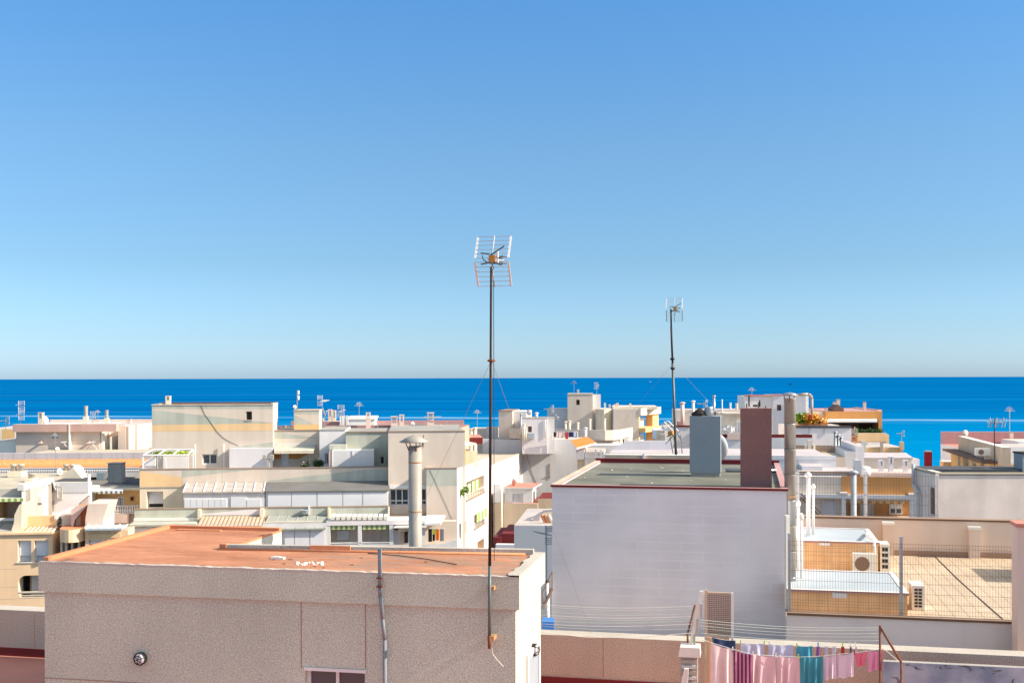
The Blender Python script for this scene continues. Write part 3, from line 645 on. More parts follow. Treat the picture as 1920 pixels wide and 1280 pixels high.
for i in range(26):
    g = N1.g(R2.uniform(556, 606), R2.uniform(1052, 1058), ZR); r_ = R2.uniform(.012, .035); m.lathe((g[0], g[1], ZR - .011), [(r_, 0), (r_ * .9, r_ * .5), (r_ * .3, r_ * .9)], 'sunbleached', 5, False)
o = m.build('mortar_rubble', None, N1.W(*N1.g(580, 1055, ZR), ZR)); tag(o, 'little heap of white crumbled mortar on the front roof edge', 'rubble')
g = N1.g(520, 1046, ZR); m = MB(N1); m.box(g[0] - .1, g[0] + .12, g[1] - .04, g[1] + .05, ZR - .011, ZR + .02, 'sunbleached'); m.box(g[0] - .06, g[0] + .05, g[1] - .03, g[1] + .03, ZR + .021, ZR + .032, 'sunbleached'); tag(m.build('flat_stone', None, N1.W(g[0], g[1], ZR)), 'flat pale stone lying on the worn orange roof', 'stone')
m = MB(N1); pts = [(*N1.g(x, y, ZR), ZR + .004) for x, y in ((690, 1037), (745, 1041), (800, 1048), (856, 1058))]; m.path(pts, .008, 'dark', 5); tag(m.build('roof_cable', None, N1.W(pts[0][0], pts[0][1], ZR)), 'thin black cable lying across the worn orange roof', 'cable')

# tall flue behind the tower
Yf = 20.4; zf = PT; p_ = at(778.5, 900, Yf); r_ = 12.5 / F * Yf
T = thing('flue', 'thick round flue with conical rain hat rising behind the stair tower', 'chimney flue', (p_.x, p_.y, FL), 0)
zt = at(778, 836, Yf).z; MB().lathe((p_.x, p_.y, 0), [(r_, FL), (r_, zt)], 'flue', 28).build('duct', T)
for py in (866, 958): z_ = at(778, py, Yf).z; MB().lathe((p_.x, p_.y, z_), [(r_ * 1.03, -.012), (r_ * 1.03, .012)], 'rustlight', 28).build('band', T)
zh = at(778, 838, Yf).z; hat = (p_.x - .02, p_.y, zh + .10); MB().lathe(hat, [(.26, -.012), (.27, 0), (.12, .085), (.008, .13)], 'flue', 24).build('rain_hat', T)
for a in (0.4, 2.2, 3.6, 5.0): MB().tube((p_.x + r_ * math.cos(a), p_.y + r_ * math.sin(a), zt - .08), (hat[0] + .17 * math.cos(a), hat[1] + .17 * math.sin(a), zh + .10), .010, 'rust', 5).build('hat_stay', T)

# ================= big whitewashed building =================
G = Fr(1035, 25, 12, 908); ZG = at(1035, 908, 25).z; GS, GT = 5.09, 7.5
T = bthing('building', 'big whitewashed blank-walled building with olive flat roof', 'building', G)
MB(G).box(0, GS, 0, GT, GZ, ZG - .12, 'block_wall').build('wall', T)
MB(G).box(.12, GS - .12, .12, GT - .12, ZG - .118, ZG - .07, 'roof_olive').build('roof', T)
m = MB(G); m.box(-.03, GS + .03, -.03, .118, ZG - .05, ZG, 'dark_red', 'mauve'); m.box(-.03, .118, .12, GT - .12, ZG - .05, ZG, 'mauve', 'tan'); m.box(GS - .118, GS + .03, .12, GT - .12, ZG - .05, ZG, 'mauve'); m.box(-.03, GS + .03, GT - .118, GT + .03, ZG - .05, ZG + .06, 'dark_red')
m.build('coping', T)
m = MB(G); m.box(0, GS, 0, .116, ZG - .119, ZG - .052, 'block_wall'); m.box(0, .116, .12, GT - .12, ZG - .119, ZG - .052, 'block_wall'); m.box(GS - .116, GS, .12, GT - .12, ZG - .119, ZG - .052, 'block_wall'); m.box(0, GS, GT - .116, GT, ZG - .119, ZG - .052, 'mauve'); m.build('curb', T)
ZGR = ZG - .07
T = bthing('chimney', 'square chimney stack rendered blue grey on the olive roof', 'chimney', G, 3.2, 3.4, ZGR)
zt = at(1320, 780, 27.6).z; sa, sb = G.S(1293, 830, 3.34), G.S(1351, 830, 3.34); MB(G).box(sa, sb, 3.34, 3.98, ZGR + .09, zt, 'bluegray_render').build('stack', T)
MB(G).box(sa + .03, sb - .02, 3.37, 3.95, ZGR, ZGR + .088, 'concrete').build('base', T)
m = MB(G); zz = zt + .003
m.lathe(G.W(sa + .30, 3.6, zz) if 0 else (sa + .46, 3.62, zz), [(.11, 0), (.12, .1), (.10, .18), (.11, .22)], 'metal', 14); m.build('chimney_pot', T)
m = MB(G); R3 = random.Random(4)
m.prism([(sa + .05, 3.4), (sa + .3, 3.38), (sa + .34, 3.9), (sa + .1, 3.88)], zz, zz + .06, 'dark'); m.lathe((sa + .23, 3.6, zz + .06), [(.15, 0), (.12, .05), (.04, .12)], 'dark', 9, False); m.tube((sa + .05, 3.55, zz + .02), (sa + .30, 3.55, zz + .16), .05, 'dark', 7); m.build('rubber_cover', T)
T = bthing('chimney', 'square maroon roughcast chimney stack at the front of the olive roof', 'chimney', G, 4.4, .8, ZGR)
zt = at(1417, 766, 24.4).z; sa, sb = G.S(1388, 830, .55), G.S(1447, 830, .55); MB(G).box(sa, sb, .55, 1.2, ZGR, zt, 'maroon_render').build('stack', T)
for x, h in ((.14, .10), (.40, .13), (.55, .05)): MB(G).tube((sa + x, .8, zt), (sa + x, .8, zt + h), .012, 'dark', 5).build('iron_stub', T)
c = G.W(G.S(1338, 835, 4.6), 4.6, 0); T = thing('satellite_dish', 'large grey satellite dish half hidden behind the blue grey chimney', 'satellite dish', (c.x, c.y, ZGR), 12)
cz = at(1338, 836, c.y).z; MB().dish((c.x, c.y, cz), .40, V((.55, .8, .35)).normalized(), 'graywall', 28).build('reflector', T); MB().path([(c.x, c.y + .05, ZGR), (c.x, c.y - .05, cz - .1)], .025, 'metal', 8).build('bracket', T)
m = MB(G); a_ = G.g(1352, 876, ZGR + .25); b_ = G.g(1480, 875, ZGR + .25)
o = MB(G).tube((3.7, 4.9, ZGR + .05), (4.98, 4.9, ZGR + .05), .05, 'metal', 8).build('roof_duct', None, G.W(4.3, 4.9, ZGR)); tag(o, 'grey duct lying across the olive roof behind the maroon chimney', 'duct')
m = MB(G); m.tube((-.1, -.06, at(1038, 1090, 25).z), (-.1, -.06, 19), .05, 'pvc', 10); m.tube((-.1, -.06, at(1038, 1090, 25).z), (-.1, -.06, at(1038, 1087, 25).z), .06, 'dark', 10); tag(m.build('corner_pipe', None, G.W(0, 0, 19)), 'white pipe with black cap at the left corner of the big whitewashed wall', 'pipe')
# metal flue at its right
Yf = 24.3; pb = at(1482, 1095, Yf); r_ = 10.5 / F * Yf; pt_ = at(1479.5, 742, Yf); ZT2 = at(1475, 1147, 22.5).z; FT2 = ZT2 - .16
T = thing('flue', 'tall sectioned metal flue beside the maroon chimney', 'chimney flue', (pb.x, Yf, FT2), 0)
n_ = 8; zs = [FT2 + .0 + (pt_.z - FT2 - .05) * i / n_ for i in range(n_ + 1)]
for i in range(n_):
    MB().lathe((pb.x, Yf, 0), [(r_, zs[i] + .004), (r_, zs[i + 1] - .02), (r_ * 1.05, zs[i + 1] - .016), (r_ * 1.05, zs[i + 1])], 'flue' if i % 3 else 'metal', 24).build('section', T)
MB().lathe((pb.x, Yf, pt_.z), [(r_ * 1.15, 0), (r_ * 1.5, .02), (r_ * .9, .06), (.01, .08)], 'metal', 20).build('rain_hat', T)
for a in (.6, 2.5, 4.4): MB().tube((pb.x + r_ * math.cos(a), Yf + r_ * math.sin(a), zs[-1] - .1), (pb.x + r_ * 1.1 * math.cos(a), Yf + r_ * 1.1 * math.sin(a), pt_.z + .01), .012, 'rust', 5).build('hat_stay', T)
for k, py in enumerate((930,)): z_ = at(1480, py, Yf).z; MB().lathe((pb.x, Yf, z_), [(r_ * 1.08, -.012), (r_ * 1.08, .012)], 'rustlight', 20).build('band', T)

# ================= tiled terrace at the right =================
W2 = Fr(1475, 22.5, 12, 1147); BW = Fr(1478, 31.5, 12, 968); TB = W2.g(*(1500, 1040), FT2)[1]; TB = 9.0
T = bthing('building', 'building with a tiled terrace at the right and a blank lilac grey wall', 'building', W2)
MB(W2).box(-.002 + .004, 9, 0, TB + .3, GZ, FT2 - .004, 'lilac_wall').build('wall', T)
MB(W2).box(.004, 9, .15, TB, FT2 - .003, FT2, 'floor_tiles').build('tiled_floor', T)
m = MB(W2); m.box(.004, 4.86, 0, .148, FT2 - .003, ZT2 - .05, 'lilac_wall'); m.build('front_upstand', T)
m = MB(W2); m.box(.004, 4.86, -.04, .16, ZT2 - .048, ZT2, 'brown', 'brown_light'); m.build('coping', T)
ZBW = at(1500, 968, 31.4).z
m = MB(W2); m.box(.0, 9, TB, TB + .25, FT2 + .002, ZBW, 'beige_pink'); m.box(-.02, 9, TB - .04, TB + .29, ZBW + .002, ZBW + .05, 'brown', 'brown_light')
for px, zt in ((1666, ZBW - .02), (1828, ZBW - .1)):
    s_ = W2.S(px, 1000, TB - .2); m.box(s_ - .14, s_ + .14, TB - .16, TB - .002, FT2 + .002, zt - .1, 'beige_pink'); m.box(s_ - .16, s_ + .16, TB - .2, TB - .002, zt - .098, zt - .02, 'sunbleached')
m.box(.0, 9, TB - .03, TB - .002, FT2 + .002, FT2 + .14, 'brown_light'); m.build('back_parapet', T)
m = MB(W2); pts = [(*W2.g(x, y, FT2), FT2 + .006) for x, y in ((1752, 1042), (1795, 1085), (1840, 1125), (1880, 1160))]; m.path(pts, .010, 'dark', 5); tag(m.build('cable', None, W2.W(pts[0][0], pts[0][1], FT2)), 'dark line running diagonally across the tiled terrace floor', 'cable')  # thin dark tube laid as a diagonal line on the tiles
# fences
def fence(label, fr, s0, s1, t, z0, z1, posts, dx, dz, pr=.03, r=.0028, pm='alu', wm='wire', vee=True):
    TT = bthing('wire_fence', label, 'fence', fr, s0, t, z0, 'welded wire fences round the tiled terrace'); m = MB(fr); n = int((s1 - s0) / dx)
    for i in range(n + 1): x = s0 + (s1 - s0) * i / n; m.tube((x, t, z0 + .03), (x, t, z1 - .04), r, wm, 3, caps=False)
    k = int((z1 - z0) / dz)
    for j in range(k + 1):
        z = z0 + .05 + (z1 - z0 - .1) * j / k; m.tube((s0, t - .004, z), (s1, t - .004, z), r * 1.15, wm, 3, caps=False)
    if vee:
        for z in (z1 - .12, z0 + .14): m.tube((s0, t - .05, z), (s1, t - .05, z), r * 1.2, wm, 3, caps=False)
    m.build('wire_panel', TT)
    for x, zb, zt in posts: MB(fr).box(x - pr, x + pr, t + .008, t + .008 + pr * 2, zb, zt, pm).build('post', TT)
ztf = at(1700, 1016, 22.0).z; P_ = lambda px: W2.S(px, 1080, .08)
fence('wire fence on the front edge of the tiled terrace with three pale posts', W2, .06, 4.84, .07, ZT2 + .002, ztf, [(P_(1480), ZT2 + .002, ztf + .1), (P_(1690), ZT2 + .002, at(1690, 1007, 22).z), (P_(1914), ZT2 + .002, ztf + .3)], .052, .2)
zt2 = at(1626, 888, 31).z; P2 = lambda px: W2.S(px, 950, TB - .1)
fence('tall wire fence behind the back parapet of the tiled terrace, white posts', W2, P2(1490), P2(1762), TB + .3, ZBW + .06, zt2, [(P2(1497), ZBW + .052, zt2), (P2(1626), ZBW - .35, zt2 + .06), (P2(1762), FT2 + .01, zt2)], .075, .26, .045, .004, 'pvc', 'wire', False)
# skylight boxes
def skybox(label, x0, x1, ytop, yfb, yback, zt, px0, s1=None, hb=None):
    s0, t0 = W2.g(px0, ytop, zt); se = W2.g(x1, ytop + 6, zt)[0]; tb = W2.g(x0 + 60, yback, zt)[1]
    TT = bthing('skylight_box', label, 'skylight', W2, s0, t0, FT2, 'tiled skylight boxes on the terrace'); zb = FT2 + .002
    MB(W2).box(s0, se, t0, tb, zb, zt - .05, 'wall_tiles').build('tiled_base', TT)
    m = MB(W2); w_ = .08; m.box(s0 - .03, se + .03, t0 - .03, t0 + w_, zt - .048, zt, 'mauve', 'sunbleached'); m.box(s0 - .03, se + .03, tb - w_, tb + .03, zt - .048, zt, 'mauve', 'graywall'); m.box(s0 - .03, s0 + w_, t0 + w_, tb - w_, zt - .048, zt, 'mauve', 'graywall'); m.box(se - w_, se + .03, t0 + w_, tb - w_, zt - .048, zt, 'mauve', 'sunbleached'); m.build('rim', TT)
    MB(W2).box(s0 + w_ + .002, se - w_ - .002, t0 + w_ + .002, tb - w_ - .002, zt - .046, zt - .012, 'blue_gray_sheet').build('lid', TT); return s0, se, t0, tb
za = at(1503, 1012, 28.2).z; A_ = skybox('skylight box with pale lid near the back of the tiled terrace', 1503, 1648, 1012, 1066, 989, za, 1497)
zb_ = at(1480, 1103, 23.3).z; B_ = skybox('skylight box with pale lid just inside the front fence', 1480, 1700, 1103, 1150, 1068, zb_, 1478)
o = MB(W2).box(W2.S(1560, 1112, B_[2] - .01), W2.S(1588, 1112, B_[2] - .01), B_[2] - .03, B_[2] - .002, W2.Z(1570, 1120, B_[2]), W2.Z(1570, 1108, B_[2]), 'white').build('sign_plate', None, W2.W(1, B_[2], zb_)); tag(o, 'small blank white plate on the tiles of the front skylight box', 'plate')
o = MB(W2).box(W2.S(1536, 1020, A_[2] - .01), W2.S(1557, 1020, A_[2] - .01), A_[2] - .03, A_[2] - .002, W2.Z(1546, 1022, A_[2]), W2.Z(1546, 1013, A_[2]), 'white').build('sign_plate', None, W2.W(1, A_[2], za)); tag(o, 'small blank white plate on the tiles of the rear skylight box', 'plate')
aircon('white air conditioner with round fan against the rear skylight box', 1622, 1066, 27.6, 12, .56, .52, FT2 + .002)
def ac_side(label, x0, x1, y0, y1, Y, rows):
    a = at((x0 + x1) / 2, y1, Y); w_ = (x1 - x0) / F * Y; h = (y1 - y0) / F * Y; f = Fr(960, 1, 12); f.P = (a.x, a.y); zb = FT2 + .002; zt = max(zb + h, at(x0, y0, Y).z)
    TT = thing('air_conditioner', label, 'air conditioner', (a.x, a.y, zb), 12, 'air conditioning units'); MB(f).box(-w_ / 2, w_ / 2, 0, .6, zb, zt, 'sunbleached').build('casing', TT)
    for i in range(rows):
        for j in range(2):
            x = -w_ / 2 + w_ * (.18 + j * .34); z = zt - (zt - zb) * (.12 + .80 * i / rows); MB(f).box(x, x + w_ * .27, -.012, -.002, z - (zt - zb) * .8 / rows * .62, z, 'dark').build('vent', TT)
ac_side('tall narrow air conditioner with four rows of square vents by the rear skylight box', 1651, 1668, 1020, 1062, 27.9, 4)
ac_side('yellowed air conditioner with square vents at the end of the front skylight box', 1711, 1733, 1114, 1160, 23.4, 6)
o = MB(W2).path([(*W2.g(1625, 1000, za), za + .01), (A_[1] - .25, A_[2] + .2, za + .12), (A_[1] - .1, A_[2] - .03, za + .05), (A_[1] - .08, A_[2] - .06, FT2 + .5)], .035, 'pvc', 8).build('hose', None, W2.W(A_[1], A_[2], FT2)); tag(o, 'white insulated hose bending over the edge of the rear skylight box', 'hose')
zl = za - .012
for lab, px, yt, r_, Y in (('taller of two white vent pipes standing on the rear skylight box', 1515, 896, .055, 29.0), ('thinner and shorter white vent pipe on the rear skylight box', 1524.5, 918, .036, 29.3)): pipe(lab, px, yt, Y, zl, r_, 'pvc', True, 'white vent pipes by the metal flue')
for lab, px, yt, r_, Y in (('white capped pipe just right of the metal flue, upper top', 1496.5, 951, .036, 25.6), ('white capped pipe nearest the metal flue, lower top', 1502, 975, .038, 24.6)): pipe(lab, px, yt, Y, FT2, r_, 'pvc', True, 'white vent pipes by the metal flue')
o = MB().box(at(1473, 1050, 23.6).x, at(1480, 1050, 23.6).x, 23.55, 23.7, FT2 + .002, at(1476, 966, 23.6).z, 'sunbleached').build('post', None, at(1476, 1100, 23.6)); tag(o, 'square cream post left of the metal flue foot', 'post')
m = MB(); x_ = at(1913, 1000, 20.9).x; z_ = at(1913, 988, 20.9).z; T = thing('wall', 'stub of pinkish wall with red coping cut by the right picture edge', 'wall', (x_, 20.9, GZ), 12)
f = Fr(1908, 20.9, 12, 1000); MB(f).box(0, 1.6, 0, .5, GZ, z_, 'pink').build('wall_face', T); MB(f).box(-.03, 1.63, -.03, .53, z_ + .002, z_ + .07, 'red_floor').build('coping', T)

# low peeling wall at the lower right
BL = Fr(1655, 18.6, 12, 1239); zbl = at(1655, 1239, 18.6).z
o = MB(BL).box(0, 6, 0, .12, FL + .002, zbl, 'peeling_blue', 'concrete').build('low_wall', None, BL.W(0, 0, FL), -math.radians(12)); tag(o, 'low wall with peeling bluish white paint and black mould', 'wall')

# ================= washing lines =================
YC = 17.2; C1 = Fr(1650, YC, 12, 1172)
T = thing('clothes_airer', 'rusty angled clothesline frame at the right end of the washing', 'clothesline', (at(1650, 1172, YC).x, YC, FL))
a = at(1650, 1174, YC); b = at(1690, 1241, YC - .25); MB().tube((a.x, a.y, FL), tuple(a + V((0, 0, .02))), .018, 'rust', 8).build('post', T); MB().tube(tuple(a), tuple(b), .019, 'rust', 8).build('brace', T); MB().tube(tuple(b), (b.x, b.y, FL), .018, 'rust', 8).build('post', T)
ln = [((1312, 1161), (1648, 1176)), ((1312, 1166), (1646, 1180)), ((1312, 1172), (1647, 1187)), ((1313, 1177), (1648, 1193)), ((1314, 1186), (1649, 1200))]
for k, (p, q) in enumerate(ln):
    u = at(*p, 17.7); v = at(*q, 17.25); MB().path([tuple(u + (v - u) * i / 8 - V((0, 0, .05 * math.sin(math.pi * i / 8)))) for i in range(9)], .0035, 'wire_green', 4).build('line', T)
Lf = [at(1330, 1203, 17.65), at(1373, 1216, 17.6), at(1411, 1226, 17.55), at(1456, 1229, 17.5), at(1500, 1231, 17.45), at(1543, 1229, 17.4), at(1568, 1226, 17.36), at(1602, 1223, 17.32), at(1627, 1220, 17.28), at(1657, 1215, 17.22)]
MB().path([tuple(at(1313, 1196, 17.7))] + [tuple(p) for p in Lf] + [tuple(at(1690, 1243, 16.98))], .004, 'rope', 5).build('line', T)
LR = [at(1325, 1193, 18.3), at(1388, 1204, 18.2), at(1440, 1207, 18.1), at(1520, 1209, 18.0), at(1600, 1211, 17.9), at(1650, 1212, 17.3)]
MB().path([tuple(p) for p in LR], .004, 'rope', 5).build('line', T)
G1 = 'clothes drying on the front line'
cl = [('pale pink trousers at the left end of the front clothesline', 'trousers', 'trousers', (1332, 1204), (1372, 1216), 17.62, 1.0, 'pale_pink', 2, .06, 1),
      ('wine and pink striped garment hanging on the front clothesline', 'striped_garment', 'garment', (1375, 1218), (1411, 1226), 17.56, 1.0, 'stripe_wine', 1, .03, 0),
      ('dusty pink trousers hanging right of the striped garment', 'trousers', 'trousers', (1412, 1226), (1454, 1229), 17.52, .95, 'pink_cloth', 2, .055, 1),
      ('dusty pink trousers hanging left of the teal skirt', 'trousers', 'trousers', (1456, 1229), (1499, 1231), 17.47, .95, 'pink_cloth', 2, .055, 1),
      ('teal gathered skirt in the middle of the front clothesline', 'skirt', 'skirt', (1500, 1231), (1543, 1229), 17.42, .9, 'tealcloth', 3, .045, 0),
      ('lilac shorts hanging right beside the teal skirt', 'shorts', 'shorts', (1544, 1229), (1568, 1226), 17.38, .37, 'lilac', 2, .03, 0),
      ('lilac shorts hanging beside the rose red underpants', 'shorts', 'shorts', (1569, 1226), (1601, 1223), 17.34, .37, 'lilac', 2, .03, 0),
      ('small rose red underpants on the front clothesline', 'underpants', 'underwear', (1602, 1223), (1626, 1220), 17.3, .22, 'rose', 2, .02, 0),
      ('magenta pink shorts at the right end of the front clothesline', 'shorts', 'shorts', (1627, 1220), (1656, 1216), 17.25, .31, 'pinkviolet', 2, .03, 0)]
for lab, nm, cat, p, q, Y, h, mt, fo, am, lg in cl: cloth(lab, nm, cat, at(*p, Y), at(*q, Y - .06), h, mt, fo, am, .0 if nm != 'underpants' else .35, G1, None, 0, bool(lg))
G2 = 'clothes drying on the rear line'
cl = [('dark blue denim jeans waist on the rear clothesline', 'jeans', 'jeans', (1335, 1194), (1379, 1200), 18.25, .20, 'denim', 2, .03),
      ('lavender white top hanging behind the pink trousers', 'shirt', 'shirt', (1389, 1204), (1433, 1206), 18.15, .26, 'lavwhite', 2, .02),
      ('pale lavender top with scooped neckline on the rear clothesline', 'shirt', 'shirt', (1441, 1206), (1487, 1208), 18.05, .26, 'lavwhite', 2, .02),
      ('bright blue top hanging behind the teal skirt', 'shirt', 'shirt', (1493, 1209), (1523, 1210), 18.0, .26, 'bluecloth', 2, .02)]
for lab, nm, cat, p, q, Y, h, mt, fo, am in cl: cloth(lab, nm, cat, at(*p, Y), at(*q, Y - .06), h, mt, fo, am, 0, G2)
for lab, px, mt in (('purple sock beside the bright blue top', 1534, 'purple'), ('pale sock next to the purple sock', 1549, 'lavwhite'), ('pale sock next to the red sock', 1564, 'whitecloth'), ('red sock on the rear clothesline', 1580, 'redcloth'), ('grey sock between the red sock and the rightmost sock', 1595, 'graycloth'), ('rightmost whitish sock on the rear clothesline', 1605, 'whitecloth')):
    w_ = 3.2 if px > 1590 else 5.5; cloth(lab, 'sock', 'sock', at(px - w_ * .5, 1210, 17.95), at(px + w_ * .5, 1210, 17.93), .17, mt, 1, .01, -.5, 'socks on the rear line')
pg = [(1331, 1203, 17.6, 'orangeplastic', 'wooden'), (1374, 1216, 17.58, 'sunbleached', 'w'), (1412, 1225, 17.5, 'sunbleached', 'w'), (1455, 1228, 17.45, 'sunbleached', 'w'), (1497, 1230, 17.4, 'lime', 'g'), (1542, 1228, 17.37, 'orangeplastic', 'w'), (1568, 1226, 17.34, 'orangeplastic', 'w'), (1602, 1222, 17.3, 'red', 'w'), (1624, 1219, 17.26, 'white', 'w'), (1388, 1203, 18.13, 'lime', 'g'), (1433, 1204, 18.1, 'lime', 'g'), (1442, 1205, 18.03, 'sunbleached', 'w'), (1494, 1209, 17.97, 'lime', 'g'), (1534, 1208, 17.9, 'blue', 'b'), (1580, 1208, 17.9, 'lime', 'g'), (1594, 1208, 17.88, 'sunbleached', 'w'), (1604, 1208, 17.88, 'sunbleached', 'w')]
where = ['left end of the pale pink trousers', 'left corner of the striped garment', 'left corner of the first dusty pink trousers', 'join of the two dusty pink trousers', 'left corner of the teal skirt', 'left corner of the lilac shorts beside the skirt', 'join of the two lilac shorts', 'left corner of the rose underpants', 'left corner of the magenta shorts', 'left shoulder of the first lavender top', 'right shoulder of the first lavender top', 'left shoulder of the second lavender top', 'left shoulder of the bright blue top', 'top of the purple sock', 'top of the red sock', 'top of the grey sock', 'top of the rightmost sock']
cn = dict(orangeplastic='orange', sunbleached='cream', lime='lime green', red='red', white='white', blue='blue')
for (x, y, Y, mt, _), wh in zip(pg, where):
    c = at(x, y, Y); m = MB(); z = c.z
    for sg in (-1, 1): m.add([(c.x - .006, c.y + sg * .006, z - .035), (c.x + .006, c.y + sg * .006, z - .035), (c.x + .006, c.y + sg * .018, z + .035), (c.x - .006, c.y + sg * .018, z + .035), (c.x - .006, c.y + sg * .001, z - .035), (c.x + .006, c.y + sg * .001, z - .035), (c.x + .006, c.y + sg * .008, z + .035), (c.x - .006, c.y + sg * .008, z + .035)], [(0, 1, 2, 3), (7, 6, 5, 4), (0, 4, 5, 1), (1, 5, 6, 2), (2, 6, 7, 3), (3, 7, 4, 0)], mt)
    tag(m.build('clothes_peg', None, c), cn[mt] + ' clothes peg at the ' + wh, 'clothes peg', 'clothes pegs')
# second set of lines, left of the gate
T = thing('clothesline', 'set of bare greenish washing lines strung in front of the big whitewashed wall', 'clothesline', tuple(at(1150, 1180, 19)))
for k, (y0, y1) in enumerate(((1132, 1136), (1136, 1141), (1145, 1150), (1151, 1155), (1155, 1159), (1162, 1163), (1168, 1169), (1172, 1178))):
    u = at(1003, y0, 19.6); v = at(1296, y1, 18.3); MB().path([tuple(u + (v - u) * i / 10 - V((0, 0, .045 * math.sin(math.pi * i / 10)))) for i in range(11)], .004, 'wire_green' if k % 3 else 'wire_white', 4).build('line', T)
MB().path([tuple(at(1003, 1183, 19.6)), tuple(at(1100, 1194, 19.2)), tuple(at(1200, 1194, 18.8)), tuple(at(1296, 1186, 18.3))], .006, 'rope', 5).build('line', T)
# gate, pillar, sloping rail by the washing
Yg = 18.45; D = Fr(1320, Yg, 12, 1150)
T = bthing('gate', 'narrow tan framed gate with punched metal screen beside the clotheslines', 'gate', D, 0, 0, FL)
a, b, c, d = D.r(1321, 1374, 1110, 1192); m = MB(D); w_ = .035
m.box(a, a + .05, 0, .04, FL + .003, d + .03, 'tan'); m.box(b - .03, b + .01, 0, .04, FL + .003, d, 'sunbleached'); m.box(a + .052, b - .032, .002, .038, d - .025, d, 'tan'); m.box(a + .052, b - .032, .002, .038, c - .025, c + .02, 'tan'); m.build('frame', T)
m = MB(D); nx, nz_ = 13, 21; x0, x1, z0, z1 = a + .052, b - .034, c + .022, d - .027
for i in range(nx + 1): x = x0 + (x1 - x0) * i / nx; m.box(x - .008, x + .008, .012, .018, z0, z1, 'brown_light')
for j in range(nz_ + 1): z = z0 + (z1 - z0) * j / nz_; m.box(x0, x1, .0182, .024, z - .008, z + .008, 'brown_light')
m.build('punched_screen', T)
m = MB(D); m.box(a + .052, b - .06, .01, .03, FL + .01, c - .03, 'ochre'); m.build('lower_panel', T)
T = bthing('stair_rail', 'steep cream stair rail with short uprights beside the punched gate', 'railing', D, -.2, 0, FL)
pp = lambda x, y: D.q(x, y, .0); m = MB(D); m.slab([pp(1291, 1212), pp(1297, 1212), pp(1320, 1112), pp(1319, 1107), pp(1312, 1108)], -.02, .05, 'sunbleached'); m.build('handrail', T)
for x, y in ((1300, 1190), (1306, 1160), (1313, 1130)):
    s_, z_ = pp(x, y); MB(D).box(s_, s_ + .035, -.05, -.022, z_ - .25 if z_ - .25 > pp(x, 1212)[1] else pp(x, 1212)[1], z_, 'conc_light').build('upright', T)
m = MB(D); m.tube((*pp(1288, 1192)[:1], .08, pp(1288, 1192)[1]), (pp(1303, 1135)[0], .08, pp(1303, 1135)[1]), .02, 'rust', 6); m.tube((pp(1289, 1216)[0], .08, pp(1289, 1216)[1]), (pp(1289, 1190)[0], .08, pp(1289, 1190)[1]), .02, 'rust', 6); m.build('rusty_bar', T)
T = bthing('masonry_pillar', 'cream capped masonry pillar with louvred grey side at the foot of the rail', 'pillar', D, -.3, -.2, FL)
a, b, c, d = D.r(1272, 1311, 1212, 1230, -.2); m = MB(D); m.slab([(a, c), (b + .02, c), (b + .01, d), (a + .03, d)], -.25, .08, 'sunbleached'); m.build('cap', T)
MB(D).box(a + .03, b - .03, -.2, .05, FL + .003, c - .002, 'conc_light').build('shaft', T); m = MB(D)
for i in range(7): z = c - .03 - i * .09; m.box(a + .05, b - .05, -.235, -.202, z - .07, z - .02, 'graywall' if i % 2 else 'concrete')
m.build('louvres', T)
m = MB(D); m.slab([pp(1272, 1300), pp(1290, 1300), pp(1293, 1243), pp(1285, 1243)], -.36, -.28, 'sunbleached'); tag(m.build('leaning_board', None, D.W(pp(1280, 1300)[0], -.3, FL)), 'white tapered board standing against the louvred pillar', 'board')
m = MB(); c = at(1029, 1182, 21.6); m.prism([(c.x - .13, c.y), (c.x + .1, c.y), (c.x + .12, c.y + .4), (c.x - .1, c.y + .4)], FL + .3, at(1029, 1165, 21.6).z, 'blue'); tag(m.build('tarpaulin', None, c), 'bright blue tarpaulin bundle in the gap left of the big whitewashed wall', 'tarpaulin')
m = MB(); T = thing('iron_stair', 'dark iron stair seen in the gap behind the stair tower corner', 'stair', tuple(at(1028, 1185, 23.5)))
u, v = at(1018, 1140, 23.5), at(1036, 1102, 23.5); m.tube(tuple(u), tuple(v), .035, 'wire', 5); m.build('stringer', T); m = MB(); 
for i in range(4): p = u + (v - u) * i / 3; m.tube(tuple(p), tuple(p + V((0, 0, .35))), .01, 'wire', 4)
m.tube(tuple(u + V((0, 0, .35))), tuple(v + V((0, 0, .35))), .012, 'wire', 4); m.build('handrail', T)

m = MB(W2); g_ = W2.g(1940, 1085, FT2); m.box(g_[0] + .25, g_[0] + 2.2, g_[1] - .6, g_[1] + 1.3, FT2 + .002, FT2 + .95, 'white_old', 'roof_pale'); tag(m.build('roof_hut', None, W2.W(g_[0] + 1, g_[1], FT2)), 'unseen low white hut shading the tiled terrace from past the right picture edge', 'hut')  # unseen hut, added and sized for its shadow on the terrace floor

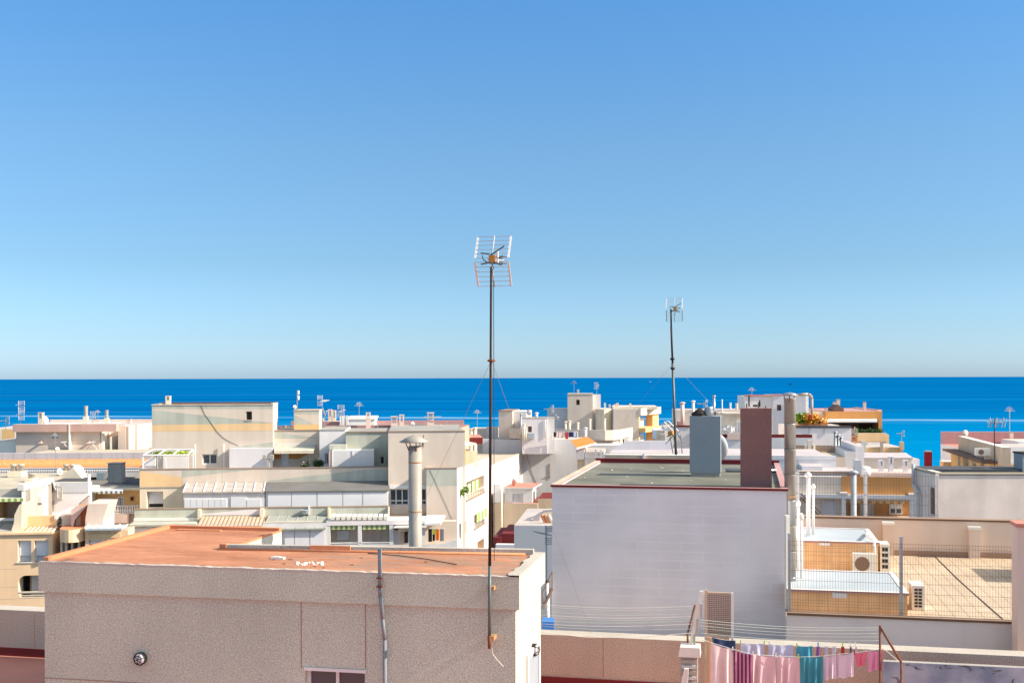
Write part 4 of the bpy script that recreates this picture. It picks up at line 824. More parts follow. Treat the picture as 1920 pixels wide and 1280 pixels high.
# ================= helpers for facades measured on the photograph =================
def pb(m, fr, x0, x1, y0, y1, t0, t1, mt, top=None):
    a, b, c, d = fr.r(x0, x1, y0, y1, t0); m.box(a, b, t0, t1, c, d, mt, top); return m
def paint(m, fr, t, pts, mt, off=.006):
    m.poly([(lambda s_, z_: (s_, t - off, z_))(*fr.q(x, y, t)) for x, y in pts], mt); return m
def slope(m, fr, x0, x1, y0, t0, x2, x3, y1, t1, mt, ribs=0, rm=None, th=.08, rw=.06):
    """sheet falling from the line (x0..x1,y0,t0) to the eave (x2..x3,y1,t1)"""
    za, zb = fr.Z((x0 + x1) / 2, y0, t0), fr.Z((x2 + x3) / 2, y1, t1); A = [(fr.S(x0, y0, t0), t0, za), (fr.S(x1, y0, t0), t0, za), (fr.S(x3, y1, t1), t1, zb), (fr.S(x2, y1, t1), t1, zb)]
    B = [(p[0], p[1], p[2] - th) for p in A]; m.add(A + B, [(3, 2, 1, 0), (4, 5, 6, 7), (3, 7, 6, 2), (0, 4, 7, 3), (1, 2, 6, 5), (0, 1, 5, 4)], mt)
    for i in range(ribs + 1 if ribs else 0):
        u = i / ribs; p = [A[0][k] + (A[1][k] - A[0][k]) * u for k in range(3)]; q = [A[3][k] + (A[2][k] - A[3][k]) * u for k in range(3)]
        m.tube((p[0], p[1], p[2] + .01), (q[0], q[1], q[2] + .01), rw / 2, rm or mt, 4)
    return m
def railing(T, fr, x0, x1, y0, y1, t, n=20, mt='white', r=.025, name='railing', bars=True, bal=False):
    a, b, c, d = fr.r(x0, x1, y0, y1, t); m = MB(fr)
    m.box(a, b, t - .05, t + .05, d - .06, d, mt); m.box(a, b, t - .05, t + .05, c, c + .05, mt)
    for i in range(n + 1):
        x = a + (b - a) * i / n
        if bal:
            mid = (c + d) / 2; m.box(x - .035, x + .035, t - .03, t + .03, c + .05, d - .06, mt); m.box(x - .06, x + .06, t - .045, t + .045, c + .12, mid, mt)
        elif bars: m.box(x - r / 2, x + r / 2, t - r / 2, t + r / 2, c + .05, d - .06, mt)
    if not bars:
        for k in (.35, .68): m.box(a, b, t - .02, t + .02, c + (d - c) * k, c + (d - c) * k + .04, mt)
    return m.build(name, T)

# ================= striped stepped apartment block =================
L = Fr(262, 78, -5, 880); zA = at(262, 880, 78).z; zAf = zA - 1.0
T = bthing('apartment_block', 'stepped apartment block painted with beige, grey green and ochre wedges', 'building', L)
tb = 4.0
m = MB(L)
s0, s1 = L.S(262), L.S(729)
hol = [L.r(275, 306, 921, 953, 0)]
m.body(s0, s1, 0, 10, GZ, zAf, 'cream', 'roof_gray', [(*h, .5) for h in hol], .5)
m.box(s0, s1, -.06, .14, L.Z(400, 912), zA, 'beige', 'concrete'); m.box(s0, s0 + .2, .142, 4, zAf, zA, 'beige')
for px in (287, 342, 417, 613, 660): s_ = L.S(px, 895); m.box(s_ - .015, s_ + .015, -.064, 0, L.Z(400, 912), zA, 'green_gray')
paint(m, L, -.06, [(262, 883), (262, 912), (341, 912), (341, 894)], 'ochre'); paint(m, L, -.06, [(342, 881), (342, 894), (466, 880.5)], 'green_gray'); paint(m, L, -.06, [(500, 901), (728, 901), (728, 878), (695, 879)], 'green_gray')
m.build('wall', T)
MB(L).box(s0 - .02, s1, -.10, .18, zA + .002, zA + .05, 'brown_light').build('coping', T)
window(T, L, hol[0], 0, .5, 1, 'white', 'dark', .75)
T0_ = T
# top box
m = MB(L); a, b, c, d = L.r(285, 512, 759.5, 880, tb); wb = L.r(461.5, 472.5, 771, 787, tb); wc = L.r(379, 407, 851, 870, tb)
m.body(a, b, tb, tb + 2.9, zAf, d, 'beige', 'roof_gray', [wb, wc], .2)
paint(m, L, tb, [(285, 760.5), (285, 766), (511.7, 766), (511.7, 760.5)], 'green_gray'); paint(m, L, tb, [(285, 768), (285, 796), (400, 795), (511.7, 792.5)], 'green_gray'); paint(m, L, tb, [(285, 796.3), (285, 808.5), (511.7, 807), (511.7, 793)], 'ochre')
paint(m, L, tb, [(430, 838.5), (511.7, 838.5), (511.7, 828.5)], 'green_gray'); m.build('upper_wall', T)
m = MB(L); m.box(a - .03, b + .03, tb - .05, tb + .15, d + .002, d + .09, 'conc_light'); m.box(a - .03, a + .15, tb + .152, tb + 2.9, d + .002, d + .09, 'conc_light'); m.box(a - .03, b + .03, tb + 2.7, tb + 2.93, d + .002, d + .16, 'brown'); m.box(b - .15, b + .03, tb + .152, tb + 2.69, d + .002, d + .12, 'white'); m.build('roof_edge', T)
window(T, L, wb, tb, .2, 1, 'brown', 'dark', 0, .06, 'beige'); window(T, L, wc, tb, .2, 2, 'white', 'glass', 0, .07)
m = MB(L); m.path([(L.q(x, y, tb)[0], tb - .018, L.q(x, y, tb)[1]) for x, y in ((376, 759), (385, 778), (396, 793), (406, 808), (418, 820), (433, 829), (447, 835))], .011, 'dark', 5); m.build('drooping_cable', T)
pb(MB(L), L, 430, 511, 840, 878, tb - .55, tb - .01, 'lav').build('white_annex', T)
m = MB(L)
for px in (366, 420): s_ = L.S(px, 850, tb - .15); m.tube((s_, tb - .2, zAf), (s_, tb - .2, L.Z(px, 832, tb)), .05, 'pvc', 6)
m.build('drain_pipe', T)
# pergola with planting
m = MB(L); z1 = L.Z(300, 843, 3.2); z0 = L.Z(300, 853, .9); sa, sb = L.S(285, 845, 3.2), L.S(362, 845, 3.2); sc, sd_ = L.S(268, 853, .8), L.S(352, 853, .8)
for u in (0, .33, .66, 1): m.tube((sa + (sb - sa) * u, 3.2, z1), (sc + (sd_ - sc) * u, .8, z0), .06, 'white', 4)
m.tube((sa, 3.2, z1), (sb, 3.2, z1), .06, 'white', 4); m.tube((sc, .8, z0), (sd_, .8, z0), .06, 'white', 4)
for u in (0, .5, 1): m.box(sc + (sd_ - sc) * u - .05, sc + (sd_ - sc) * u + .05, .75, .85, zAf, z0 - .06, 'white')
for u in (0, 1): m.box(sa + (sb - sa) * u - .05, sa + (sb - sa) * u + .05, 3.15, 3.25, zAf, z1 - .06, 'white')
m.build('pergola', T)
m = MB(L); m.slab([(L.S(268, 870, 1.2), zAf), (L.S(291, 870, 1.2), zAf), (L.S(291, 870, 1.2), L.Z(290, 855, 1.2)), (L.S(270, 870, 1.2), L.Z(290, 864, 1.2))], 1.2, 1.35, 'white'); m.build('terrace_screen', T)
m = MB(L)
for px in (293, 298, 303): pb(m, L, px - 1.5, px + 1.5, 854, 878, 1.4, 1.45, 'metal')
m.build('shutter', T)
pb(MB(L), L, 306, 350, 855, 878, tb - .1, tb - .005, 'lav').build('terrace_wall', T)
m = MB(L).leaves((L.S(322, 850, 2.6), 2.6, L.Z(322, 852, 2.6)), 1.35, .5, .22, 900, .13, 'leaf', 5, 'lime'); tag(m.build('climbing_plant', None, L.W(L.S(322, 850, 2.6), 2.6, zAf)), 'bright green climber trained over the white pergola', 'plant')
# mid roof strip and yellow stair box
a, b, c, d = L.r(512, 599, 807, 880, tb + .6); m = MB(L); m.body(a, b, tb + .6, 10, zAf, d, 'beige', 'roof_gray')
paint(m, L, tb + .6, [(513, 809), (513, 821), (598, 821)], 'green_gray'); paint(m, L, tb + .6, [(513, 846), (513, 860), (560, 860), (588, 846)], 'orange'); m.box(a, b, tb + .55, tb + .7, d + .002, d + .06, 'brown_light'); m.build('set_back_wall', T)
a, b, c, d = L.r(551, 598.5, 770, 807, 6); m = MB(L); m.box(a, b, 6, 8.4, c - .5, d, 'beige', 'roof_gray')
paint(m, L, 6, [(551.3, 770), (551.3, 776), (598.2, 776), (598.2, 770)], 'green_gray'); paint(m, L, 6, [(551.3, 777), (551.3, 796), (590, 795.5)], 'green_gray'); paint(m, L, 6, [(551.3, 796), (551.3, 806), (598.2, 806), (598.2, 795)], 'yellow'); m.box(a - .03, b + .03, 5.96, 8.42, d + .002, d + .08, 'conc_light'); m.build('stair_box', T)
m = MB(L); slope(m, L, 512, 592, 834, tb + .55, 514, 588, 845, tb - 1.0, 'green_gray', 0, None, .05); s2, z2 = L.q(514, 845, tb - 1); s3, z3 = L.q(588, 845, tb - 1); m.box(s2, s3, tb - 1.06, tb - 1.0, z2 - .2, z2, 'cream'); m.box(s2, s3, tb + .5, tb + .58, L.Z(550, 834, tb + .55), L.Z(550, 832, tb + .55), 'white'); m.build('awning', T)
window(T, L, L.r(527, 541, 849, 874, tb + .45), tb + .45, .14, 1, 'white', 'shutter', 0, .06, None, 'door')
# white wall and grey wall, shaded by the tall volume
a, b, c, d = L.r(599, 648, 806, 875, 3.4); hd = L.r(609, 616.5, 849, 870, 3.4); m = MB(L); m.body(a, b, 3.4, 9.9, zAf, d, 'white', 'roof_gray', [hd], .1); m.box(a, b, 3.35, 3.5, d + .002, d + .07, 'conc_light'); m.build('white_wall', T); window(T, L, hd, 3.4, .1, 2, 'white', 'dark', 0, .05, None, 'door')
a, b, c, d = L.r(648.3, 729, 810, 898, 2.6); hd = L.r(712.5, 721, 855, 870, 2.6); m = MB(L); m.body(a, b, 2.6, 9.8, zAf, d, 'green_gray', 'roof_gray', [hd], .15); m.box(a, b, 2.5, 2.7, d + .002, d + .07, 'brown_light'); m.build('grey_wall', T); window(T, L, hd, 2.6, .15, 1, 'white', 'dark', 0, .06)
pb(MB(L), L, 617, 622.5, 846, 874, .8, 1.1, 'pink').build('column', T)
m = MB(L); pb(m, L, 623, 701, 844, 874, .8, 2.58, 'white', 'sunbleached'); 
for x in (623, 661, 700): pb(m, L, x - .6, x + .6, 844.5, 874, .76, .798, 'shutter')
m.build('glazed_enclosure', T)
m = MB(L); pb(m, L, 617, 649, 834, 843.5, 1.6, 3.35, 'green_gray', 'conc_light'); m.build('canopy_box', T)
# tall beige volume
tv = -1.3; a, b, c, d = L.r(728, 800.5, 809.5, 905, tv); ws = L.r(731, 800, 916, 947, tv)
m = MB(L); m.body(a, L.S(872, 850, tv), tv, 11, GZ, d, 'beige', 'roof_gray', [(*ws, .2)], .2); zb = L.Z(765, 962, tv); m.box(a - .02, b, tv - .1, tv - .002, zb - .35, zb, 'tan'); m.box(a - .01, L.S(872, 850, tv), tv - .04, tv + .2, d + .002, d + .07, 'brown_light'); m.build('tall_wall', T)
window(T, L, ws, tv, .2, 6, 'white', 'glass', 0, .07, None, 'window_strip', 'shutter', .28); pb(MB(L), L, 730, 800, 909.5, 915.5, tv - .12, tv - .004, 'white').build('window_hood', T)
# B level
def enclosure(x0, x1, y0, y1, panels, tF, rmat, rx, ry0, ry1, ribs, rib='white', mt='white', t0=0, lower=None):
    m = MB(L); a, b, c, d = L.r(x0, x1, y0, y1, tF); m.box(a, b, tF, -.02 + t0, GZ, d, mt); m.build('enclosure_wall', T)
    m = MB(L); slope(m, L, rx[0], rx[1], ry0, t0 - .1, rx[2], rx[3], ry1, tF - .15, rmat, ribs, rib, .08, .12); m.build('lean_to_roof', T)
    for p, q, y2, y3 in panels: MB(L).box(L.S(p, y2, tF), L.S(q, y2, tF), tF - .06, tF - .003, L.Z(p, y3, tF), L.Z(p, y2, tF), 'shutter').build('shutter', T)
enclosure(344, 496, 922, 953, [(346 + 11.4 * i, 346 + 11.4 * i + 10.8, 935, 952) for i in range(7)] + [(433, 461.5, 931, 952), (463, 489, 936, 952)], -2.2, 'panel_tan', (350, 497, 343, 494), 905, 921.5, 8)
enclosure(498, 728, 921, 953, [(p, q, 922.5, 949) for p, q in ((502.5, 546), (547.5, 593.5), (595.5, 642), (643.5, 679), (681, 727))], -2.2, 'sheet_dark', (500, 728, 497, 729), 902, 919.5, 0)
m = MB(L); pb(m, L, 300, 345, 921, 953, -2.15, -2.1, 'white'); 
zB = L.Z(400, 953, -3.4); a, b = L.S(252, 955, -3.4), L.S(729, 955, -3.4); 
m = MB(L); m.box(L.S(262, 955, -3.2), b, -3.2, -2.25, GZ, zB - .9, 'white', 'roof_gray'); m.box(a, b, -3.4, -3.2, GZ, zB, 'green_gray', 'conc_light')
for x, w_ in ((375, 5), (492, 7), (617, 4), (729, 3)): s_ = L.S(x, 955, -3.42); m.box(s_ - w_ / 56, s_ + w_ / 56, -3.8, -3.402, zB - .75, zB + .0, 'cream')
paint(m, L, -3.4, [(378, 965), (378, 963), (470, 954.5), (488, 954.5), (488, 965)], 'lav')
m.box(a, L.S(372, 955, -3.5), -3.6, -3.402, L.Z(300, 976, -3.5), L.Z(300, 971, -3.5), 'sunbleached'); m.build('lower_parapet', T)
m = MB(L); m.box(a, b + .0, -3.44, -3.16, zB + .002, zB + .05, 'brown_light'); m.build('lower_coping', T)
# C level
tC = -5.6
m = MB(L); m.box(L.S(245, 985, tC), L.S(612, 985, tC), tC, -3.42, GZ, L.Z(300, 984, tC), 'white', 'roof_gray'); m.build('lower_wall', T)
m = MB(L); slope(m, L, 250, 372, 977, -3.65, 241, 368, 982.5, tC - .4, 'green_gray', 0, None, .1); m.build('canopy', T)
m = MB(L); slope(m, L, 379, 498, 967, -3.42, 370, 492, 985.5, tC - .3, 'tan', 16, 'brown_light', .08, .07); m.build('tile_lean_to', T)
m = MB(L); slope(m, L, 505, 614, 966, -3.42, 499, 612, 976, -4.5, 'sheet_green', 6, 'concrete', .08, .06); m.build('sheet_lean_to', T)
m = MB(L); slope(m, L, 503, 612, 981, -4.55, 500, 610, 991, tC - .3, 'sheet_green', 6, 'concrete', .08, .06); pb(m, L, 495, 612, 977, 981, -4.7, -4.5, 'cream'); m.build('sheet_lean_to', T)
for p, q in ((534, 551.5), (553, 580), (582, 609)): MB(L).box(L.S(p, 993, tC), L.S(q, 993, tC), tC - .06, tC - .003, L.Z(p, 1030, tC), L.Z(p, 993, tC), 'shutter').build('shutter', T)
window(T, L, L.r(252, 330, 989, 1008, tC), tC - .14, .138, 3, 'white', 'glass', .45, .08)
m = MB(L); a, b = L.S(612, 990, tC), L.S(765, 990, tC); tR = tC + 1.4; zt = L.Z(680, 976, tC); zl = L.Z(680, 984, tC); zfC = L.Z(680, 1032, tC); zp = L.Z(680, 1022, tC)
m.box(a, L.S(800, 990, tC), tC, -3.42, zl, zt, 'lav', 'white'); m.box(a, L.S(857, 990, tC), tR, -3.42, GZ, zl - .002, 'beige'); m.box(a, L.S(857, 990, tC), tC, tR - .002, GZ, zfC, 'white'); m.box(a, L.S(857, 990, tC), tC, tC + .15, zfC + .002, zp, 'white_old', 'concrete')
for x0, x1 in ((612, 619), (671, 678), (730, 737.5), (791, 797)): m.box(L.S(x0, 990, tC), L.S(x1, 990, tC), tC + .02, tC + .3, zp + .002, zl - .002, 'white')
m.build('loggia', T)
m = MB(L)
for i in range(11): x = 620 + i * 10; pb(m, L, x, x + 7.2, 968, 974.5, tC + .0, tC + 1.6, 'sunbleached')
m.build('tile_caps', T)
window(T, L, L.r(631, 655, 994, 1013, tR), tR - .1, .098, 1, 'tan', 'shutter', .9, .05); window(T, L, L.r(686, 728, 990, 1030, tR), tR - .1, .098, 3, 'graywall', 'beige', 0, .05, None, 'sliding_door')
for p, q in ((620, 670.5), (680, 727)): m = MB(L); a_, b_, c_, d_ = L.r(p, q, 984, 991.5, tC + .2); m.box(a_, b_, tC + .1, tC + .14, c_, d_ - .01, 'stripe_green'); m.build('awning', T)
railing(T, L, 619, 730, 1016, 1022, tC + .07, 8, 'white', .03, 'railing', False)
pb(MB(L), L, 738, 750, 996, 1020, tC + .9, tR - .01, 'white').build('cupboard', T); window(T, L, L.r(757, 766, 995, 1018, tR), tR - .1, .098, 1, 'white', 'dark', 0, .03, None, 'door')
m = MB(L); slope(m, L, 746, 800, 983, tC + .3, 738, 800, 987, tC - .4, 'sunbleached'); slope(m, L, 800, 835, 965, tR, 796, 826, 980, tC - .3, 'white', 0, None, .15); m.build('white_awning', T)
aircon('white air conditioner hung in shade under the white awning', 746, 997, L.Y(746, tR) - .5, -5, .9, .55)
# corner volume with sunlit side
t2 = -2.8; E = Fr(960, 1, -79.6); p_ = L.W(L.S(857, 900, t2), t2, 0); E.P = (p_.x, p_.y)
T2 = bthing('apartment_block', 'white corner block with sunlit balcony side and grey green top panel', 'building', L, L.S(800, 900, t2), t2)
zt = L.Z(828, 878, t2); sL, sR = L.S(799.5, 900, t2), L.S(857, 900, t2); far = E.S(921, 870)
Lp = lambda s_, t_: L.W(s_, t_, 0)
A0, A1 = L.W(sL, t2, 0), L.W(sR, t2, 0); A2 = E.W(far, 0, 0); A3 = L.W(sL, 3.0, 0); A4 = L.W(sL, 7, 0)
m = MB(); z_ = zt
def vq(m, P, R_, z0, z1, mt): m.add([(P.x, P.y, z0), (R_.x, R_.y, z0), (R_.x, R_.y, z1), (P.x, P.y, z1)], [(0, 1, 2, 3)], mt)
vq(m, A0, A1, GZ, z_, 'beige'); vq(m, A3, A0, GZ, z_, 'beige'); m.add([(p.x, p.y, z_ - 1.0) for p in (A0, A1, A2, A3)], [(0, 1, 2, 3)], 'tan'); m.build('front_wall', T2)
m = MB(L); paint(m, L, t2, [(799.8, 879), (799.8, 910), (856.8, 910), (856.8, 879)], 'green_gray'); m.build('painted_panel', T2)
o1, o2 = E.r(874, 907.5, 897, 930), E.r(889, 907.5, 962, 986); o3 = E.r(895, 907.5, 1012, 1060); o4 = E.r(861, 864.5, 981, 1010); o5 = E.r(871, 874, 977, 1000)
m = MB(E); m.facade(0, far, GZ, z_, 0, 'white', [(*o1, .9), (*o2, .9), (*o3, .9), (*o4, .3), (*o5, .3)], .9, 'cream')
for o_ in (o1, o2, o3): m.add([(o_[0], .88, o_[2]), (o_[1], .88, o_[2]), (o_[1], .88, o_[3]), (o_[0], .88, o_[3])], [(0, 1, 2, 3)], 'orange' if o_ is o3 else 'beige')
for o_ in (o4, o5): m.add([(o_[0], .28, o_[2]), (o_[1], .28, o_[2]), (o_[1], .28, o_[3]), (o_[0], .28, o_[3])], [(0, 1, 2, 3)], 'glass')
m.build('side_wall', T2)
for k, o_ in enumerate((o1, o2)):
    w_ = o_[1] - o_[0]; m = MB(E)
    if k == 0: m.box(o_[0] + w_ * .12, o_[0] + w_ * .52, -.25, -.18, o_[2] + .55, o_[3] - .05, 'stripe_green')
    else: m.box(o_[0] + .02, o_[1] - .05, -.25, -.18, o_[2] + .5, o_[3] + .2, 'stripe_green')
    m.build('awning', T2)
    m = MB(E); m.box(o_[0] - .1, o_[1] + .1, -.1, -.02, o_[2] - .05, o_[2] + .04, 'brown_light'); m.box(o_[0] - .1, o_[1] + .1, -.1, -.02, o_[2] + .42, o_[2] + .47, 'white')
    for i in range(9): x = o_[0] - .1 + (w_ + .2) * i / 8; m.box(x - .03, x + .03, -.09, -.03, o_[2] + .04, o_[2] + .42, 'white')
    m.build('balcony_rail', T2)
m = MB(L); zc = z_ + .002; m.box(sL - .02, sR + .02, t2 - .04, t2 + .12, zc, zc + .05, 'brown_light'); m.build('coping', T2)
# roof terrace on it: yellow room, canopy
m = MB(L); a, b, c, d = L.r(812, 870, 842, 880, 1.6); hs_ = [L.r(813, 828, 845, 880, 1.6), L.r(836, 850, 845, 880, 1.6), L.r(857, 868, 845, 880, 1.6)]
m.box(a, L.S(872, 850, 3), 1.6, 6, z_ - 1, d, 'yellow')
for x0, x1 in ((828, 836), (851, 856)): pb(m, L, x0, x1, 838, 880, .9, 1.2, 'white')
m.build('roof_room', T2)
m = MB(L); zz = L.Z(850, 838, .5); p1, p2, p3, p4 = L.S(811, 837, .3), L.S(850, 843, -.8), L.S(893, 830, 3.5), L.S(868, 828, 5); m.prism([(p1, .3), (p2, -.8), (p3, 3.5), (p4, 6), (p1 + .4, 5)], zz, zz + .12, 'conc_light', 'sunbleached'); m.build('roof_canopy', T2)
m = MB(L); pb(m, L, 868, 895, 845, 876, 2.2, 2.35, 'cream'); m.build('side_screen', T2)
m = MB(L); a, b, c, d = L.r(815, 880, 800, 830, 7); pts = [L.q(812, 842, 7), L.q(812, 818, 7), L.q(876, 798, 7), L.q(880, 798, 7), L.q(880, 842, 7)]; m.slab(pts, 7, 7.3, 'cream'); m.build('party_wall', T2)
m = MB(L); pb(m, L, 858, 905, 820, 832, 7.4, 12, 'dark_red', 'red_floor'); m.build('red_roof', T2)
for lab, px, py, d_ in (('thin grey satellite dish at the left of the cream party wall', 819, 818, (.75, .6, .3)), ('satellite dish right of the thin one on the cream party wall', 825, 815, (.4, .8, .3))): dish(lab, px, py, L.Y(px, 6.3), L.Z(px, 830, 6.3), .38, d_, 'satellite dishes on the cream party wall', 'graywall')
m = MB(); q = at(876, 821, L.Y(876, 8)); m.lathe(q, [(.1, -.3), (.32, -.2), (.36, 0), (.25, .25), (.05, .32)], 'terracotta', 12); tag(m.build('clay_jar', None, q), 'round terracotta coloured jar on the red roof by the cream party wall', 'jar')
# white street wall beyond
T3 = bthing('building', 'low white building with sunlit stained side wall beyond the corner block', 'building', E, far, 0)
a_, b_ = E.S(921.2, 860), E.S(984, 850); zt3 = E.Z(984, 847)
m = MB(E); m.body(a_, b_, 0, 9, GZ, zt3, 'white_old', 'roof_tan'); m.build('wall', T3); m = MB(E); m.box(a_, b_, -.05, .2, zt3 + .002, zt3 + .07, 'conc_light'); m.build('coping', T3)
# hanging laundry in the loggia
Yl = L.Y(815, tC + .4)
for lab, x0, x1, h, mt in (('black trousers at the left of the laundry in the loggia', 803, 810, .85, 'blackcloth'), ('lime green cloth among the dark loggia laundry', 811, 816, .36, 'lime'), ('black top behind the lime green cloth in the loggia', 811, 815.5, .8, 'blackcloth'), ('orange trousers hanging in the loggia', 816.5, 823.5, .75, 'orangecloth'), ('dark grey trousers at the right of the loggia laundry', 825, 832, .8, 'graycloth')):
    o_ = .15 if 'behind' in lab else 0; cloth(lab, 'garment', 'garment', at(x0, 991, Yl + o_), at(x1, 991, Yl + o_), h, mt, 2, .02, 0, 'laundry in the loggia')
m = MB(); m.tube(tuple(at(798, 991, Yl)), tuple(at(836, 991, Yl)), .015, 'white', 4); tag(m.build('clothesline', None, at(815, 991, Yl)), 'short washing line with dark laundry in the loggia', 'clothesline')
# items on the block's roofs
chimney('small chimney with brick red base on the left of the striped top box', 311.5, 320, 742, L.Y(316, tb + 1), L.Z(316, 759.5, tb), 'cream', 'louvre', -5, None, None, 'brown_light')
zr = L.Z(600, 807, tb + .6); yr = L.Y(600, 10)
mv = MB(L); a, b, c, d = L.r(520, 880, 797, 812, 9.95); 
T4 = bthing('building', 'building behind the striped block with long mauve roof parapet', 'building', L, a, 10.1); MB(L).box(a, b, 10.1, 20, GZ, d - .9, 'pink', 'roof_gray').build('wall', T4)
m = MB(L); m.box(a, b, 10.1, 10.3, d - .898, d, 'mauve', 'conc_light'); m.box(a, b, 19.8, 20, d - .898, d, 'mauve')
for px in (535, 574, 708, 767, 827): s_ = L.S(px, 800, 10); m.box(s_ - .06, s_ + .06, 10.03, 10.098, d - .6, d + .03, 'cream')
m.build('parapet', T4); zr2 = d - .9
for i, (x0, x1, yt, lab) in enumerate(((686.5, 694.5, 773, 'single slender louvred chimney near the white penthouse on the mauve parapet'), (733, 745.5, 780, 'wider louvred chimney of the pair on the mauve parapet'), (749, 757.5, 777, 'narrower louvred chimney of the pair on the mauve parapet'), (801, 813.5, 773, 'pink louvred chimney at the right end of the mauve parapet'))): chimney(lab, x0, x1, yt, L.Y((x0 + x1) / 2, 9.6), zr - .3, 'pink', 'louvre', -5, 'louvred chimneys along the mauve parapet')
m = MB(); q = at(812, 781, L.Y(812, 9.2)); m.tube((q.x - .75, q.y, q.z - .03), (q.x + .65, q.y, q.z), .035, 'alu', 5); m.tube((q.x - .8, q.y, q.z - .1), (q.x - .6, q.y, q.z + .03), .03, 'alu', 5); tag(m.build('bracket_arm', None, q), 'metal arm bolted across the pink chimney at the right end', 'bracket')
m = MB(L); a, b, c, d = L.r(652, 703, 786, 800, 16); m.box(a, b, 16, 22, zr2, d, 'white', 'white'); T5 = bthing('penthouse', 'plain white rooftop penthouse behind the mauve parapet', 'building', L, a, 16, zr2); m.build('wall', T5); MB(L).box(a - .1, b + .1, 15.9, 22.1, d + .002, d + .12, 'sunbleached').build('roof', T5)
zr3 = zr2
T6 = bthing('rooftop_shed', 'cluster of reddish and white roof sheds between the yellow stair box and the penthouse', 'building', L, L.S(603, 800, 12), 11, zr3)
m = MB(L); pb(m, L, 603, 640, 790, 803, 11, 13, 'mauve', 'conc_light'); pb(m, L, 637, 646, 779, 805, 10.6, 11.0, 'white'); pb(m, L, 648, 653, 779, 805, 10.6, 10.9, 'white_old'); m.build('wall', T6)
for i, (x0, x1, yt, mt, lab) in enumerate(((602, 607.5, 784, 'cream', 'short cream chimney just right of the yellow stair box'), (615.5, 622.5, 767, 'pink', 'tall pink chimney with holes right of the yellow stair box'), (623.5, 630, 769, 'cream', 'tall cream chimney beside the tall pink one'))): chimney(lab, x0, x1, yt, L.Y(x0, 11.5), zr3, mt, 'louvre', -5, 'chimneys by the yellow stair box')
antenna('aerial just right of the yellow stair box', 604, 745, L.Y(604, 9), zr, 'yagi', -20, 1.0); antenna('aerial between the tall cream chimney and the penthouse', 640.5, 763, L.Y(640, 10), zr, 'yagi', 10, 1.1); antenna('lone fan aerial behind the white penthouse', 673.5, 757, L.Y(673, 18), zr2, 'fan', 0, 1.0)
yy = L.Y(557, 7); p = at(557, 769, yy); T7 = thing('telecom_mast', 'slim mast with two stacked white panels above the yellow stair box', 'mast', tuple(p), 0); MB().tube(tuple(p), tuple(at(557.5, 732, yy)), .04, 'metal', 6).build('mast', T7)
for y0, y1 in ((732, 740), (741.5, 750)): q0, q1 = at(557.5, y1, yy), at(557.5, y0, yy); MB().lathe((q0.x + .07, q0.y, q0.z), [(.05, 0), (.09, .04), (.09, q1.z - q0.z - .04), (.05, q1.z - q0.z)], 'white', 10).build('panel', T7)
dish('small round white dish on the corner of the yellow stair box', 553, 762.5, L.Y(553, 6.2), L.Z(553, 770, 6), .14, (.3, -.9, .2)); dish('thin white dish leaning right of the yellow stair box', 608, 772, L.Y(608, 10), zr, .33, (.93, .25, .3))
dish('tiny whitish dish between the penthouse and the paired chimneys', 774.5, 794, L.Y(774, 13), zr2, .16, (.6, -.6, .3)); antenna('very thin aerial with small head behind the corner block canopy', 895, 771, 100, 16, 'fan', 0, .9)
m = MB(L); s_ = L.S(503.5, 900, -.3)
T8 = bthing('chimney', 'twin grey chimney pots on a post at the terrace railing of the striped block', 'chimney', L, s_, -.3, zAf)
m = MB(L); s_ = L.S(503, 860, .6); z0, z1 = L.Z(503, 860, .6), L.Z(503, 852, .6); m.box(s_ - .1, s_ + .1, .5, .7, GZ + 8, z0, 'conc_light'); m.build('post', T8)
for dx in (-.25, .25):
    m = MB(L); 
    for i in range(3): m.box(s_ + dx - .13, s_ + dx + .13, .45, .75, z0 + .02 + i * .1, z0 + .08 + i * .1, 'conc_light')
    m.box(s_ + dx - .1, s_ + dx + .1, .48, .72, z0 - .12, z0 + .3, 'concrete'); m.build('louvred_pot', T8)
m = MB(L); s_ = L.S(576, 870, 1.5); m.path([(s_ - .15, 1.5, zAf + .6), (s_, 1.5, zAf + 1.2), (s_ + .15, 1.5, zAf + 1.6)], .06, 'leafdark', 6); m.leaves((s_ - .1, 1.5, zAf + .9), .35, .3, .4, 160, .16, 'leafdark', 3, 'tan'); m.lathe((s_ - .1, 1.5, zAf), [(.2, 0), (.25, .8)], 'tan', 8); tag(m.build('potted_plant', None, L.W(s_, 1.5, zAf)), 'tall thin potted cactus like plant on the striped block terrace', 'plant', 'potted plants on the striped block terrace')
s_ = L.S(596, 870, 1.5); m = MB(L); m.leaves((s_, 1.5, zAf + 1.0), .42, .3, .5, 400, .15, 'leafdark', 8); m.lathe((s_, 1.5, zAf), [(.2, 0), (.25, .95)], 'brown', 8); tag(m.build('potted_plant', None, L.W(s_, 1.5, zAf)), 'dark bushy potted plant in front of the white wall door', 'plant', 'potted plants on the striped block terrace')
m = MB(L); s_, z_ = L.q(571, 958, -3.9); m.lathe((s_, -3.7, z_ - .25), [(.05, 0), (.2, .08), (.27, .3), (.3, .32)], 'blue_gray_sheet', 12); m.box(s_ + .2, s_ + .32, -3.6, -3.42, z_ - .3, z_ + .3, 'white'); tag(m.build('bucket', None, L.W(s_, -3.7, z_ - .3)), 'bluish tub hanging over the grey green lower parapet', 'tub')
aircon('small cream unit standing on the terrace of the striped block', 520.5, 874, L.Y(520, 2), -5, .45, .5, zAf)
# white pipes in front of corner block
m = MB(); T9 = None

